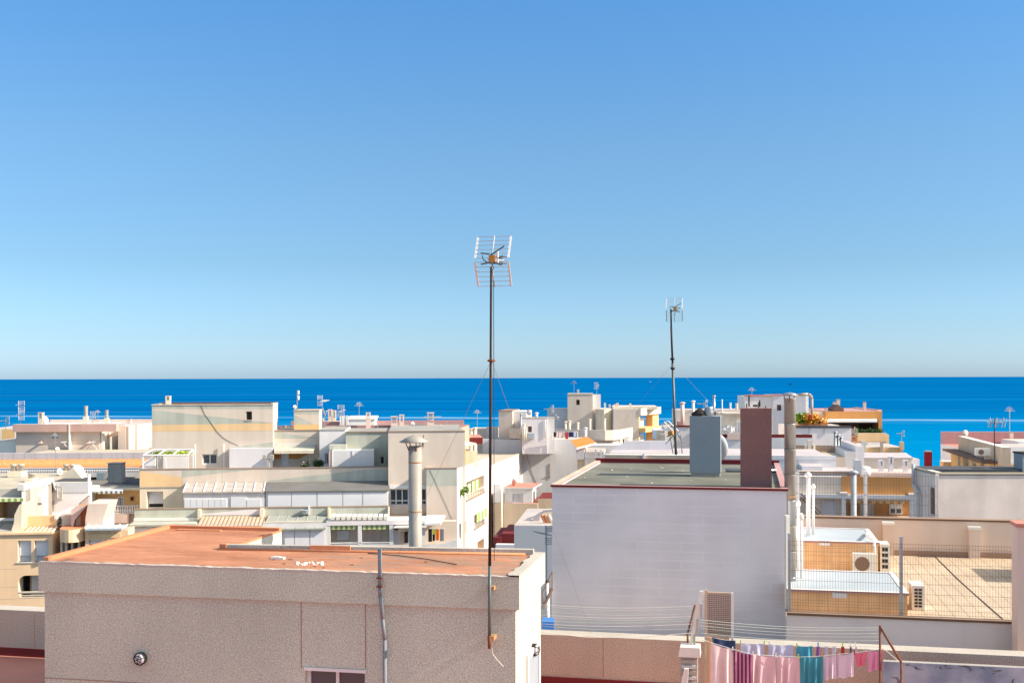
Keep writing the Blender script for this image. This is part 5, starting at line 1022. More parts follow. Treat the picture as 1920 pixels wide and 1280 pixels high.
# ================= pink block at far left =================
Pk = Fr(30, 104, -3, 800); zt = at(30, 799, 104).z; T = bthing('apartment_block', 'long pinkish block with projecting pink roof fascia at the far left', 'building', Pk)
a, b = Pk.S(30), Pk.S(187); hw = Pk.r(97, 110, 811, 821); m = MB(Pk); m.body(a, b, 0, 9, GZ, zt, 'beige_pink', 'white_old', [hw], .5); m.box(b, Pk.S(243), 2.5, 9, GZ, zt - .002, 'pink', 'roof_pale'); m.box(Pk.S(219), Pk.S(234), .4, 2.49, GZ, zt - .01, 'beige_pink'); m.box(Pk.S(188), Pk.S(192), .2, 2.49, GZ, zt - .7, 'sunbleached'); m.box(Pk.S(203), Pk.S(206), .5, 2.49, GZ, zt - 1, 'sunbleached'); m.box(Pk.S(236), Pk.S(239), .5, 2.49, GZ, zt - .02, 'pink'); m.build('wall', T)
z0 = Pk.Z(80, 809)
for p, q in ((a - .1, Pk.S(132.5)), (Pk.S(134.5), Pk.S(221))): MB(Pk).box(p, q, -.5, .4, z0, zt + .2, 'fascia_pink', 'roof_pale').build('roof_fascia', T)
MB(Pk).box(Pk.S(132.5), Pk.S(134.5), -.55, 0, zt - 3.2, zt + .2, 'sunbleached').build('pilaster', T); MB(Pk).box(a, Pk.S(243), 8.7, 9.05, zt, zt + .3, 'pink', 'roof_pale').build('back_parapet', T)
window(T, Pk, hw, 0, .5, 1, 'white', 'graywall', 0, .1)
m = MB(Pk); pb(m, Pk, 188, 204, 810, 822, 1.5, 1.52, 'orange'); m.build('shaded_panel', T)
for i, (x0, x1, yt, st, mt, cm) in enumerate(((157, 165.5, 760, 'rings', 'cream', 'conc_light'), (196.5, 204, 768, 'rings', 'cream', 'conc_light'))): chimney(('taller' if i == 0 else 'shorter') + ' ringed chimney cowl on the far left pink block', x0, x1, yt, Pk.Y(x0, 1.5 + i), zt, mt, st, -3, 'ringed chimneys on the pink block', None, cm)
chimney('squat crumbling chimney at the left of the pink block roof', 73, 81.5, 773, Pk.Y(77, 1), zt, 'beige_pink', 'louvre', -3); dish('white dish tilted beside the squat crumbling chimney', 86, 787, Pk.Y(86, 1.2), zt, .38, (.85, -.2, .3))
dish('white dish on the shaded wall of the tiled roof row', 107.5, 842, Pk.Y(107, -1), zt - 3, .22, (.3, -.9, .2), m='white')
antenna('tall double aerial at the far left', 38.5, 755, 108, zt, 'yagi', 170, 1.2, group='television aerials on the far roofs'); antenna('lower aerial on the tall double mast at far left', 38.5, 773, 107.5, zt, 'yagi', 170, 1.1); antenna('aerial between the two ringed chimneys', 174, 774, 107, zt, 'yagi', 10, 1.0); antenna('short pale aerial right of the one between ringed chimneys', 183.5, 771, 110, zt, 'fan', 0, .8); antenna('small aerial near the left picture edge', 10.5, 784, 108, zt - .5, 'yagi', 60, .9)
for i, x in enumerate((5, 64)):
    pass
# neighbours of the pink block
Pk2 = Fr(-20, 112, -3, 803); zt2 = at(0, 803, 112).z; T = bthing('building', 'cream building with an ochre panel at the left picture edge', 'building', Pk2); m = MB(Pk2); m.box(0, Pk2.S(29.5), 0, 9, GZ, zt2, 'cream', 'roof_pale'); m.build('wall', T); m = MB(Pk2); paint(m, Pk2, 0, [(4, 805), (4, 824), (27, 824), (27, 805)], 'yellow'); m.build('ochre_panel', T)
m = MB(Pk2); pb(m, Pk2, -20, 32, 827, 850, -8, -1, 'sunbleached', 'roof_pale'); m.build('annex', T)
Pk3 = Fr(245, 112, -3, 823); z3 = at(250, 824, 112).z; T = bthing('building', 'pink terrace wall with red floor edge between the pink block and the striped block', 'building', Pk3)
MB(Pk3).box(0, Pk3.S(300), 0, 8, GZ, z3, 'beige_pink', 'red_floor').build('wall', T); pb(MB(Pk3), Pk3, 240, 290, 840, 846, -1, -.01, 'red_floor').build('red_ledge', T)
Pk4 = Fr(247, 122, -3, 800); z4 = at(250, 803, 122).z; T = bthing('building', 'small pale villa with red roofs against the sea at the left', 'building', Pk4); MB(Pk4).box(0, Pk4.S(266), 0, 5, GZ, z4, 'pink').build('wall', T)
m = MB(Pk4); m.prism([(-.1, -.2), (Pk4.S(259), -.2), (Pk4.S(257), 5), (0, 5)], z4 + .002, z4 + .25, 'red_floor'); pb(m, Pk4, 259, 267, 802, 804, -.2, 3, 'red'); m.build('roof', T); m = MB(Pk4); pb(m, Pk4, 257, 258.5, 803, 824, -.06, -.01, 'red'); pb(m, Pk4, 260, 264, 808, 817, -.06, -.01, 'bluewhite'); m.build('window', T)
chimney('plain pink chimney in front of the small red roofed villa', 239.5, 246, 786, 110, z3 - 1, 'pink', 'plain', -3)
# ================= long tiled eave with blue white railing =================
Tl = Fr(0, 90, -2, 865); zt = at(0, 861, 92).z; T = bthing('row_house', 'long row with clay tiled eave and grey parapet at the left', 'building', Tl)
m = MB(Tl); s0, s1 = Tl.S(-30), Tl.S(285); zg0, zg1 = Tl.Z(100, 861, 2), Tl.Z(100, 848.5, 2); m.box(s0, s1, 2.2, 14, GZ, zg1 - .5, 'graywall', 'roof_tan'); m.box(s0, s1, 2, 2.198, GZ, zg1, 'graywall', 'sunbleached')
for i in range(13): x = Tl.S(5 + i * 20.5, 855, 2); m.box(x - .01, x + .01, 1.995, 2.0, zg0, zg1, 'concrete')
m.build('parapet', T)
m = MB(Tl); zE, zR = Tl.Z(120, 877, -.8), Tl.Z(120, 861, 1.98); n = 66
for i in range(n):
    xa, xb = s0 + (s1 - s0) * i / n, s0 + (s1 - s0) * (i + 1) / n; r_ = (xb - xa) * .33
    m.tube(((xa + xb) / 2, 1.98, zR), ((xa + xb) / 2 - .9, -.8, zE), (xb - xa) * .24, 'clay_tile', 6)
m.add([(s0, 1.98, zR - .08), (s1, 1.98, zR - .08), (s1, -.8, zE - .08), (s0, -.8, zE - .08)], [(0, 3, 2, 1)], 'dark'); m.build('tiled_eave', T)
m = MB(Tl); m.box(s0, s1, .9, 1.97, GZ, Tl.Z(100, 876, .9), 'white_old', 'roof_pale'); m.build('wall', T); m = MB(Tl); z0, z1 = Tl.Z(100, 893, -.9), Tl.Z(100, 884, -.9); m.box(s0, s1, -1.1, .88, GZ, z0 - .3, 'conc_light', 'roof_tan'); m.build('balcony_floor', T)
m = MB(Tl); z0, z1 = Tl.Z(100, 886, -1), Tl.Z(100, 878.5, -1); m.box(s0, s1, -1.1, -.95, z1, z1 + .08, 'white'); m.box(s0, s1, -1.1, -.95, z0 - .35, z0, 'white_old'); m.box(s0, s1, -.9, -.86, z0, z1, 'blue')
for i in range(96):
    x = s0 + (s1 - s0) * (i + .5) / 96; m.tube((x, -1.02, z0), (x, -1.02, (z0 + z1) / 2), .05, 'white', 5, .09, False); m.tube((x, -1.02, (z0 + z1) / 2), (x, -1.02, z1), .09, 'white', 5, .04, False)
m.build('balustrade', T)
antenna('thin mast aerial in front of the tiled eave', 103.5, 815, 78, 17, 'fan', 0, .8, 'metal')

# ================= flat roofed houses, lower left =================
K = Fr(0, 62, -7, 1000)
T = bthing('apartment_block', 'ochre cream block with paired shuttered windows and arched window, lower left', 'building', K)
w1, w2 = K.r(33.5, 58.5, 1013, 1053), K.r(64.5, 90.5, 1013, 1053); w3 = K.r(34, 90, 1078, 1121); zt = K.Z(60, 1001)
m = MB(K); a, b = K.S(-40), K.S(98); m.body(a, b, 0, 9, GZ, zt, 'sand', 'roof_tan', [(*w1, .28), (*w2, .28), (*w3, .9)], .3, 'cream'); MATS  # body
for py in (1066, 1100, 1122): z_ = K.Z(20, py); m.box(a, K.S(31), -.006, .01, z_ - .01, z_ + .01, 'tan')
m.build('wall', T)
for w_, k in ((w1, .72), (w2, .72)): window(T, K, w_, 0, .28, 1, 'white', 'graywall', k, .07, 'sunbleached')
window(T, K, (w3[0] + .4, w3[1], w3[2], w3[3]), .5, .35, 2, 'brown_light', 'graywall', 0, .06); railing(T, K, 34, 90, 1108, 1120, .05, 6, 'cream', .03, 'railing', False)
m = MB(K); cx, cz = w3[0], w3[3]; r_ = .42; m.slab([(cx - .001, cz + .001), (cx - .001, cz - r_)] + [(cx + r_ - r_ * math.cos(u * math.pi / 16), cz - r_ + r_ * math.sin(u * math.pi / 16)) for u in range(1, 8)] + [(cx + r_, cz + .001)], .001, .4, 'sand'); m.build('arch_corner', T)
m = MB(K); m.box(a, b + .05, -.12, .3, zt + .002, zt + .12, 'sand'); m.build('cornice', T)
m = MB(K); m.slab([K.q(19, 1001, .3), K.q(40, 1001, .3), K.q(41, 944, .3), K.q(36, 946, .3), K.q(27, 965, .3), K.q(26, 980, .3)], .3, 2.4, 'sand', 'cream'); m.build('slanted_wall', T)
m = MB(K); pb(m, K, 41.5, 106, 966.5, 1000, 1.4, 1.6, 'ochre', 'cream'); pb(m, K, 102, 107, 964, 973, 1.3, 5, 'sunbleached'); m.build('balcony_front', T)
m = MB(K)
for i in range(14): x = K.S(43 + i * 4.1, 993, .3); m.tube((x, 1.35, K.Z(50, 989, 1.3)), (x, .4, K.Z(50, 998, .4)), .07, 'sunbleached' if i % 2 else 'clay_tile', 5)
m.build('tile_strip', T)
m = MB(K)
for i in range(9): x = K.S(-2 + i * 3.2, 990, .3); m.tube((x, 1.4, K.Z(10, 984, 1.4)), (x, .2, K.Z(10, 998, .2)), .07, 'concrete', 5)
m.build('grey_tiles', T)
m = MB(K); hs2 = K.r(-3, 45, 931, 972, 2.6); m.body(K.S(-40, 950, 2.6), K.S(57, 950, 2.6), 2.6, 13, zt - 1, K.Z(20, 916, 2.6), 'conc_light', 'roof_tan', [(*hs2, 1.4)], 1.4, 'ochre'); m.add([(hs2[0], 3.98, hs2[2]), (hs2[1], 3.98, hs2[2]), (hs2[1], 3.98, hs2[3]), (hs2[0], 3.98, hs2[3])], [(0, 1, 2, 3)], 'beige'); m.build('upper_wall', T)
m = MB(K); slope(m, K, -3, 45, 931, 2.55, -3, 45, 934, 1.9, 'green_gray', 0, None, .04); a_, b_, c_, d_ = K.r(-3, 45, 934, 940, 1.9); m.box(a_, b_, 1.86, 1.9, c_, d_, 'stripe_green'); m.build('awning', T)
window(T, K, K.r(5, 12, 941, 970, 3.8), 3.8, .1, 1, 'yellow', 'dark', 0, .05, None, 'door'); pb(MB(K), K, -5, 26, 972, 976, 2.2, 2.58, 'white').build('balcony_ledge', T)
zfr = K.Z(20, 916, 2.6)
# white sunlit side with lavender front
T = bthing('building', 'house with dazzling white side wall and plain lilac front, lower left', 'building', K, K.S(41, 960, 4.2), 4.2)
W_ = Fr.two(41, 64.2, 97, 68.5, 940); za_ = W_.Z(97, 906); m = MB(W_); m.facade(0, W_.S(97), GZ, za_, 0, 'white'); m.box(0, W_.S(97) , -.12, .25, za_ + .002, za_ + .35, 'sunbleached'); hsw = W_.r(66, 76, 929, 941); m.box(hsw[0], hsw[1], -.35, -.01, hsw[2], hsw[3], 'white'); m.build('side_wall', T)
K2 = Fr(97, 68.5, -2, 940); b_ = K2.S(166); z2 = K2.Z(130, 904); m = MB(K2); m.box(0.02, b_, 0, .6, GZ, z2, 'lav', 'roof_tan'); m.box(-3.2, 0, 1.0, 7, GZ, za_ - .02, 'white', 'roof_tan'); m.build('wall', T); m = MB(K2); m.box(0, b_, -.04, .0 - .002, z2 - .6, z2, 'graywall'); m.build('plinth', T)
fw_ = K2.r(108, 117, 912, 932); m = MB(K2); m.path([(fw_[0], -.03, fw_[2]), (fw_[0], -.03, fw_[3]), (fw_[1], -.03, fw_[3]), (fw_[1], -.03, fw_[2])], .03, 'tan', 4); m.box(fw_[0] + .05, fw_[1] + .05, -.2, -.01, fw_[2] - .1, fw_[2], 'conc_light'); m.build('window_trace', T)
m = MB(K2); q = K2.q(100.5, 912); m.path([(q[0], -.1, q[1] - 1.5), (q[0], -.1, q[1] + .2)], .03, 'brown', 4); tag(m.build('wall_bracket', None, K2.W(q[0], -.1, q[1])), 'brown bracket pole on the lilac house corner', 'bracket'); dish('grey dish edge on at the lilac house corner', 103, 910, K2.Y(103, -.3), z2 - 1, .3, (.9, .3, .2), m='graywall')
# wide tan roofs
Tn = Fr(0, 70, -2, 900); zr_ = K.Z(20, 916, 2.6)
T = bthing('building', 'house with a wide flat tan roof and a painted shadow patch at the left', 'building', Tn, 0, 0); zq = at(60, 905, 67).z
MB(Tn).prism([(-3, -2.2), (Tn.S(97, 900, -2.2), -2.2), (Tn.S(98, 900, -.7), -.7), (Tn.S(165, 900, -.7), -.7), (Tn.S(165, 900, 6.5), 6.5), (-3, 6.5)], GZ, zq - .2, 'conc_light', 'roof_tan').build('wall', T)
m = MB(Tn); m.prism([(Tn.S(76, 905, -1), -.6), (Tn.S(164, 905, -.6), -.6), (Tn.S(164, 900, 4), 4.2), (Tn.S(120, 900, 3), 2.4)], zq - .19, zq - .12, 'roof_dark'); m.build('painted_shadow', T)  # cast shadow on the tan roof, modelled as a thin dark sheet
Td = Fr(166, 79.5, -2, 912); zd = at(166, 911, 80).z
T = bthing('building', 'house with dark bitumen roof behind the yellow loggia', 'building', Td); MB(Td).box(0, Td.S(264), 0, 8, GZ, zd - .1, 'cream', 'roof_dark').build('wall', T)
MB(Td).box(-.05, Td.S(264), -.15, .1, zd - .098, zd + .08, 'concrete').build('roof_edge', T)
zq2 = zq - .18
for lab, x0, x1, yt, Y, st, mt in (('twin terracotta pot chimney with broad base on the tan roof', 20, 45, 870, 73.5, 'twin', 'cream'), ('single pot chimney in front of the twin one on the tan roof', 52, 66, 887, 69, 'pot', 'cream'), ('twin pot chimney left of the white dish on the tan roof', 119, 140, 870, 73.8, 'twin', 'cream'), ('dark square chimney on the black bitumen roof', 206, 231, 868, 84, 'plain', 'concrete')): chimney(lab, x0, x1, yt, Y, zq2 if Y < 78 else zd - .1, mt, st, -2, 'chimneys on the flat tan roofs', 1.0)
dish('large white dish on the flat tan roof', 148, 883, 72, zq2, .42, (.75, -.45, .35)); dish('small pale dish left of the twin chimney on the tan roof', 112, 884, 73, zq2, .2, (.7, -.5, .2))
m = MB(Tn); s_, _t = Tn.g(128, 898, zq2); m.slab([(s_ - .9, zq2), (s_ + .9, zq2), (s_ + .3, zq2 + .75)], _t, _t + 1.2, 'cream'); tag(m.build('roof_hatch', None, Tn.W(s_, _t, zq2)), 'wedge shaped cream hatch on the flat tan roof', 'hatch')
m = MB(); p = at(181, 886, 86); q = at(194, 889, 86); m.box(p.x, q.x, 86, 86.8, zd - .09, p.z, 'sunbleached'); tag(m.build('roof_box', None, (p.x, 86, zd - .09)), 'low pale box on the bitumen roof edge by the blue railing', 'box')
# yellow loggia house
Kl = Fr(165, 78.6, -2, 930); T = bthing('building', 'house with yellow orange loggia, striped awning and white balustrade', 'building', Kl)
hl = Kl.r(178, 262, 919, 962, 0); m = MB(Kl); zt = Kl.Z(200, 914); m.body(Kl.S(165), Kl.S(262.5), 0, .85, GZ, zt, 'cream', 'roof_gray', [(*hl, .45)], .45, 'yellow'); m.add([(hl[0], 0.43, hl[2]), (hl[1], 0.43, hl[2]), (hl[1], 0.43, hl[3]), (hl[0], 0.43, hl[3])], [(0, 1, 2, 3)], 'yellow'); m.build('wall', T)
m = MB(Kl); slope(m, Kl, 180, 232, 915, -.05, 178, 230, 920, -.9, 'graywall', 0, None, .04); a_, b_, c_, d_ = Kl.r(178, 230, 920, 925, -.9); m.box(a_, b_, -.94, -.9, c_, d_, 'stripe_awning'); slope(m, Kl, 167, 187, 909, .4, 166, 183, 920, -1.6, 'sunbleached'); m.build('awning', T)
window(T, Kl, Kl.r(188, 211, 933, 962, .30), .30, .12, 1, 'white', 'graywall', .3, .06, None, 'window'); window(T, Kl, Kl.r(218, 231, 931, 950, .30), .30, .12, 3, 'white', 'dark', 0, .08); window(T, Kl, Kl.r(243, 251, 930, 939, .30), .30, .12, 1, 'orange', 'dark', 0, .05)
railing(T, Kl, 203, 262, 947, 962, -.3, 13, 'white', .1, 'balustrade', True, True); pb(MB(Kl), Kl, 202, 241, 963.5, 980, -.5, -.01, 'pink').build('balcony_front', T); pb(MB(Kl), Kl, 241, 262, 963.5, 980, .1, -.01, 'pink').build('balcony_return', T)
# cream slanted and curved volumes
Kc = Fr(98, 62, -7, 1000); T = bthing('apartment_block', 'cream block with a rounded bay balcony and slanted roof volumes, lower left', 'building', Kc)
zt = Kc.Z(190, 994); m = MB(Kc); w4, w5 = Kc.r(166, 191, 1012, 1035), Kc.r(197, 215, 1012, 1035); m.body(Kc.S(159.5), Kc.S(240), 0, 1.6, GZ, zt, 'sand', 'roof_tan', [(*w4, .25), (*w5, .25)], .25); m.box(Kc.S(98.5), Kc.S(159.5), 1.8, 7, GZ, Kc.Z(130, 963, 1.8), 'beige'); m.build('wall', T)
m = MB(Kc); m.box(Kc.S(159), Kc.S(228), -.15, .2, zt + .002, zt + .25, 'sunbleached'); zz = Kc.Z(190, 1000, -.1); m.box(Kc.S(160), Kc.S(226), -.05, -.004, zz - .25, zz, 'ochre'); m.build('cornice', T)
for w_ in (w4, w5): window(T, Kc, w_, 0, .25, 2, 'white', 'dark', .35, .06)
m = MB(Kc); sx0, sx1 = Kc.S(106), Kc.S(158); cx = (sx0 + sx1) / 2; R_ = (sx1 - sx0) / 2; ztb, zbb = Kc.Z(130, 994, -.6), Kc.Z(130, 1018, -.6); pts = [(sx0, 1.78)] + [(cx - R_ * math.cos(math.pi * i / 10), .9 - 1.3 * math.sin(math.pi * i / 10)) for i in range(11)] + [(sx1, 1.78)]; pts = pts[::1]; m.prism(pts, zbb, ztb, 'sand', 'terracotta'); m.build('rounded_balcony', T)
m = MB(Kc); m.box(sx0 + .2, sx1 - .2, .9, 1.7, GZ, zbb - .002, 'brown')
for px in (113, 122, 133, 146): s_ = Kc.S(px, 1030, .4); m.box(s_ - .05, s_ + .05, .6, .89, GZ, zbb - .002, 'cream')
m.build('bay_window', T)
m = MB(Kc); m.slab([Kc.q(160, 995, .6), Kc.q(160, 972, .6), Kc.q(165, 944, .6), Kc.q(203, 944, .6), Kc.q(193, 975, .6), Kc.q(192, 995, .6)], .6, 3, 'pink', 'beige_pink'); m.build('slanted_volume', T)
m = MB(Kc); m.slab([Kc.q(134, 993, 1.0), Kc.q(133, 955, 1.0), Kc.q(145, 948, 1.0), Kc.q(163, 947, 1.0), Kc.q(140, 975, 1.0), Kc.q(136, 993, 1.0)], 1.0, 1.5, 'orange', 'pink'); m.box(Kc.S(137), Kc.S(161), 1.6, 1.75, zt, Kc.Z(150, 948, 1.6), 'terracotta'); m.build('curved_screen', T)
m = MB(Kc); slope(m, Kc, 165, 240, 983, .6, 160, 228, 991, -.4, 'blue_gray_sheet', 5, 'sunbleached'); m.build('glass_lean_to', T)
s_, z_ = K.q(107, 975, 2.0); m = MB(K); m.leaves((s_, 2.0, z_ - .25), .5, .4, .5, 260, .16, 'leafdark', 9, 'graywall'); m.lathe((s_, 2.0, z_ - 1.2), [(.2, 0), (.25, .9)], 'terracotta', 8); tag(m.build('potted_plant', None, K.W(s_, 2.0, z_ - 1.2)), 'straggly greyish potted plant above the rounded balcony', 'plant')
m = MB(K); a_, b_, c_, d_ = K.r(149, 168, 928, 948, 4.5)
for i in range(9): x = a_ + (b_ - a_) * i / 8; m.tube((x, 4.5, c_), (x, 4.5, d_ - (8 - i) * .06), .025, 'wire', 4)
m.tube((a_, 4.5, d_ - .5), (b_, 4.5, d_), .03, 'wire', 4); m.tube((a_, 4.5, c_), (b_, 4.5, c_ + .05), .03, 'wire', 4); tag(m.build('railing', None, K.W(a_, 4.5, c_)), 'dark metal railing between the lilac house and the yellow loggia', 'railing')

# the open right end of the lower loggia: shaded white return wall and sloping white parapet
m = MB(L); m.slab([L.q(806, 1026, tC - .02), L.q(857, 1010, tC - .02), L.q(857, 1040, tC - .02), L.q(800, 1040, tC - .02)], tC - .16, tC - .02, 'white', 'white'); m.build('sloping_parapet', T0_)
# thin wires and wall fittings seen on the pink block and the party walls
f_ = Pk; m = MB(Pk); m.path([(Pk.S(20 + i * 22, 827, -.7), -.7, Pk.Z(20 + i * 22, 826 + .8 * math.sin(i), -.7)) for i in range(9)], .014, 'wire', 4); tag(m.build('wire', None, Pk.W(0, -.7, 15)), 'thin wire strung along the wall of the pink block', 'wire')
for i, px in enumerate((77, 167)):
    s_, z_ = Pk.q(px, 829, -.1); m = MB(Pk); m.slab([(s_ - .25, z_ - .1), (s_ + .12, z_ + .15), (s_ + .12, z_ - .1)], -.35, -.01, 'pink'); tag(m.build('vent_hood', None, Pk.W(s_, -.1, z_)), ('left' if i == 0 else 'right') + ' little wedge shaped vent hood on the pink block wall', 'vent', 'vent hoods on the pink block')
for i, (x0, y0, x1, y1) in enumerate(((125, 829, 130, 842), (178, 829, 184, 844))):
    m = MB(Pk); m.tube((Pk.S(x0), -.9, Pk.Z(x0, y0, -.9)), (Pk.S(x1), -.1, Pk.Z(x1, y1)), .05, 'white', 4); m.tube((Pk.S(x0 - 4), -.9, Pk.Z(x0, y0, -.9)), (Pk.S(x0 + 6), -.9, Pk.Z(x0, y0 - 1, -.9)), .05, 'white', 4); m.tube((Pk.S(x0), -.9, Pk.Z(x0, y0, -.9)), (Pk.S(x0 - 14), -.05, Pk.Z(x0 - 14, y0 + 12)), .02, 'wire', 4); tag(m.build('line_bracket', None, Pk.W(Pk.S(x0), -.1, 15)), ('left' if i == 0 else 'right') + ' white washing line bracket propped off the pink block wall', 'bracket', 'line brackets on the pink block')

# ================= grey street building and its roof huts (centre) =================
Gw = Fr(905, 103, 0, 823); zt = at(985, 823.5, 103).z
T = bthing('building', 'building with a tall blank pale grey wall in the centre', 'building', Gw)
m = MB(Gw); m.body(Gw.S(905), Gw.S(1097), 0, 3.5, GZ, zt, 'graywall', 'roof_pale'); m.build('wall', T)
m = MB(Gw); q = Gw.q(1031, 880); m.tube((q[0], -.05, Gw.Z(1031, 897)), (q[0], -.05, Gw.Z(1031, 868)), .035, 'wire', 4); m.tube((q[0] - .5, -.05, Gw.Z(1031, 894)), (q[0], -.05, Gw.Z(1031, 893)), .03, 'wire', 4); m.build('wall_bracket', T)
m = MB(Gw); m.path([(Gw.S(x), -.03, Gw.Z(x, y)) for x, y in ((977, 823), (985, 845), (996, 880), (1006, 905))], .02, 'wire', 4); m.build('wall_cable', T)
H1 = Fr(935, 104, 8, 770); z1 = at(935, 771, 104).z
T = bthing('roof_hut', 'taller roof hut with grey front and bright white right half, centre', 'rooftop building', H1, 0, 0, zt)
m = MB(H1); m.box(0, H1.S(961), 0, 5, zt, z1, 'beige'); m.box(H1.S(961), H1.S(985), .8, 5, zt, z1 - .02, 'white'); m.box(-.05, H1.S(961), -.05, 5.05, z1 + .002, z1 + .08, 'brown_light'); m.build('wall', T)
m = MB(H1); pb(m, H1, 955, 978, 803, 822, -.7, -.05, 'beige'); m.build('annex', T); window(T, H1, H1.r(970, 974, 789, 803, .8), .66, .135, 1, 'white', 'graywall', 0, .05, None, 'door')
H2 = Fr(979, 101, 2, 784); z2 = at(979, 784, 101).z
T = bthing('roof_hut', 'lower lilac grey roof hut with small brown window beside the taller one', 'rooftop building', H2, 0, 0, zt)
m = MB(H2); hw = H2.r(990, 997, 799, 810); m.body(0, H2.S(1026), 0, 4, zt - 1.2, z2, 'lav', 'roof_gray', [hw], .15); m.body(H2.S(1026), H2.S(1040), .3, 4, zt - 1.2, z2, 'white', 'roof_gray'); m.box(-.03, H2.S(1040), -.03, .1, z2 + .002, z2 + .06, 'conc_light'); m.build('wall', T); window(T, H2, hw, 0, .15, 1, 'brown', 'brown', 0, .04)
pb(MB(H2), H2, 989, 1002, 812, 822, -.5, -.01, 'blue_gray_sheet').build('meter_box', T)
for lab, px, yt, Y, r_, mt in (('thick white vent with wide head on the lilac roof hut', 1006, 776, 102.5, .13, 'white'), ('grey pipe between the two roof huts', 977, 778, 100.5, .08, 'metal'), ('short cream pipe left of the lilac roof hut', 986, 806, 100, .06, 'cream'), ('stubby cream pipe in front of the lilac roof hut', 982.5, 797, 100, .1, 'cream')): pipe(lab, px, yt, Y, z2 if 'wide' in lab else zt, r_, mt, True, 'vent pipes around the roof huts')
dish('faint dish above the lilac roof hut', 992, 773, 102.5, z2, .25, (.1, .95, .3), m='graywall')
m = MB(); p = at(912, 799, 108); q = at(934, 815, 108); m.box(at(884, 800, 108).x, q.x, 108, 112, GZ, at(900, 804, 108).z, 'beige', 'roof_pale'); m.box(p.x, q.x, 107, 107.9, GZ, p.z, 'white'); T = thing('building', 'low grey building with white block left of the roof huts', 'building', (p.x, 108, GZ)); m.build('wall', T)
for i, (px, yt) in enumerate(((884, 806), (891, 804))): pipe(('left' if i == 0 else 'right') + ' one of two stubby cream vents at the end of the cream party wall', px, yt, 100, 14, .14, 'cream', True, 'stubby vents by the party wall')
# laundry on that roof
for lab, x0, x1, h, mt in (('dark garment at the left of the far roof laundry', 1038, 1042, .45, 'blackcloth'), ('pale pink towels on the far roof washing line', 1043.5, 1058, .55, 'pale_pink'), ('bright red garment on the far roof washing line', 1060, 1065.5, .65, 'redcloth'), ('navy garments beside the red one on the far roof line', 1066.5, 1075, .45, 'navycloth'), ('pale blue cloth at the right of the far roof line', 1076, 1080.5, .55, 'lavwhite')): cloth(lab, 'garment', 'garment', at(x0, 809, 100.5), at(x1, 809, 100.5), h, mt, 2, .03, 0, 'laundry on the far roof')
m = MB(); m.tube(tuple(at(1036, 809, 100.5)), tuple(at(1083, 809, 100.5)), .02, 'white', 4); 
for px in (1036, 1083): q = at(px, 809, 100.5); m.tube((q.x, q.y, zt), tuple(q), .03, 'white', 4)
tag(m.build('clothesline', None, at(1036, 824, 100.5)), 'far roof washing line with pink, red and navy laundry', 'clothesline')
# pale tower and curved yellow apartments
Tw = Fr(1025, 132, 4, 767); T = bthing('apartment_block', 'grey tower with curved cream balconies and a yellow end facing the sea', 'building', Tw)
m = MB(Tw); ztop = Tw.Z(1100, 740); wt = Tw.r(1080.5, 1087, 749, 759, 1.5)
m.body(Tw.S(1064), Tw.S(1111, 750, 1.5), 1.5, 7, GZ, ztop, 'beige', 'roof_gray', [wt], .2); m.box(Tw.S(1064) - .03, Tw.S(1111, 750, 1.5) + .05, 1.45, 7.05, ztop + .002, ztop + .12, 'conc_light'); m.box(Tw.S(1025), Tw.S(1065.5), 2.2, 8, GZ, Tw.Z(1040, 768), 'graywall', 'roof_pale'); m.box(Tw.S(1111.2, 750, 1.5), Tw.S(1127), 2.4, 7, GZ, ztop - .02, 'white', 'roof_gray'); m.build('tower_wall', T)
window(T, Tw, wt, 1.5, .2, 1, 'brown', 'dark', 0, .08)
m = MB(Tw); zc = Tw.Z(1130, 767); cx = Tw.S(1134); m.prism([(Tw.S(1117), 1.2)] + [(Tw.S(1117) + (Tw.S(1149) - Tw.S(1117)) * i / 8, 1.2 - 1.2 * math.sin(math.pi * i / 8)) for i in range(9)] + [(Tw.S(1149), 6), (Tw.S(1117), 6)], GZ, zc, 'cream', 'conc_light')
m.box(Tw.S(1151), Tw.S(1198), -.4, 5, GZ, Tw.Z(1170, 766.5), 'beige', 'conc_light'); m.build('curved_wall', T)
m = MB(Tw); pb(m, Tw, 1149.4, 1151, 766, 805, -.3, 2, 'sunbleached'); m.box(Tw.S(1151), Tw.S(1235), 1.5, 9, Tw.Z(1200, 768), Tw.Z(1200, 763), 'cream', 'pink'); m.build('roof_ledge', T)
# yellow end
m = MB(Tw); Ye = Fr.two(1198, Tw.Y(1198, -.4), 1236, Tw.Y(1198, -.4) + 7, 780); ze = Ye.Z(1215, 764); h1, h2 = Ye.r(1200, 1224, 779, 800), Ye.r(1200, 1224, 810, 832)
m = MB(Ye); m.facade(0, Ye.S(1235), GZ, ze, 0, 'yellow', [(*h1, .9), (*h2, .9)], .9); m.box(Ye.S(1224), Ye.S(1235), 0.01, .3, GZ, ze - .01, 'yellow'); m.box(0, Ye.S(1236), -.25, -.01, Ye.Z(1215, 777), ze, 'cream'); m.box(0, Ye.S(1236), -.8, -.01, Ye.Z(1215, 808), Ye.Z(1215, 800), 'yellow'); m.box(0.3, 3, .85, .9, h1[2], h1[3], 'beige'); m.box(.3, 3, .85, .9, h2[2], h2[3], 'beige'); m.build('yellow_end', T)
for h_ in (h1, h2): window(T, Ye, (h_[0] + 2.2, h_[0] + 3.8, h_[2] + .05, h_[3] - .3), .7, .14, 1, 'white', 'graywall', 0, .1)
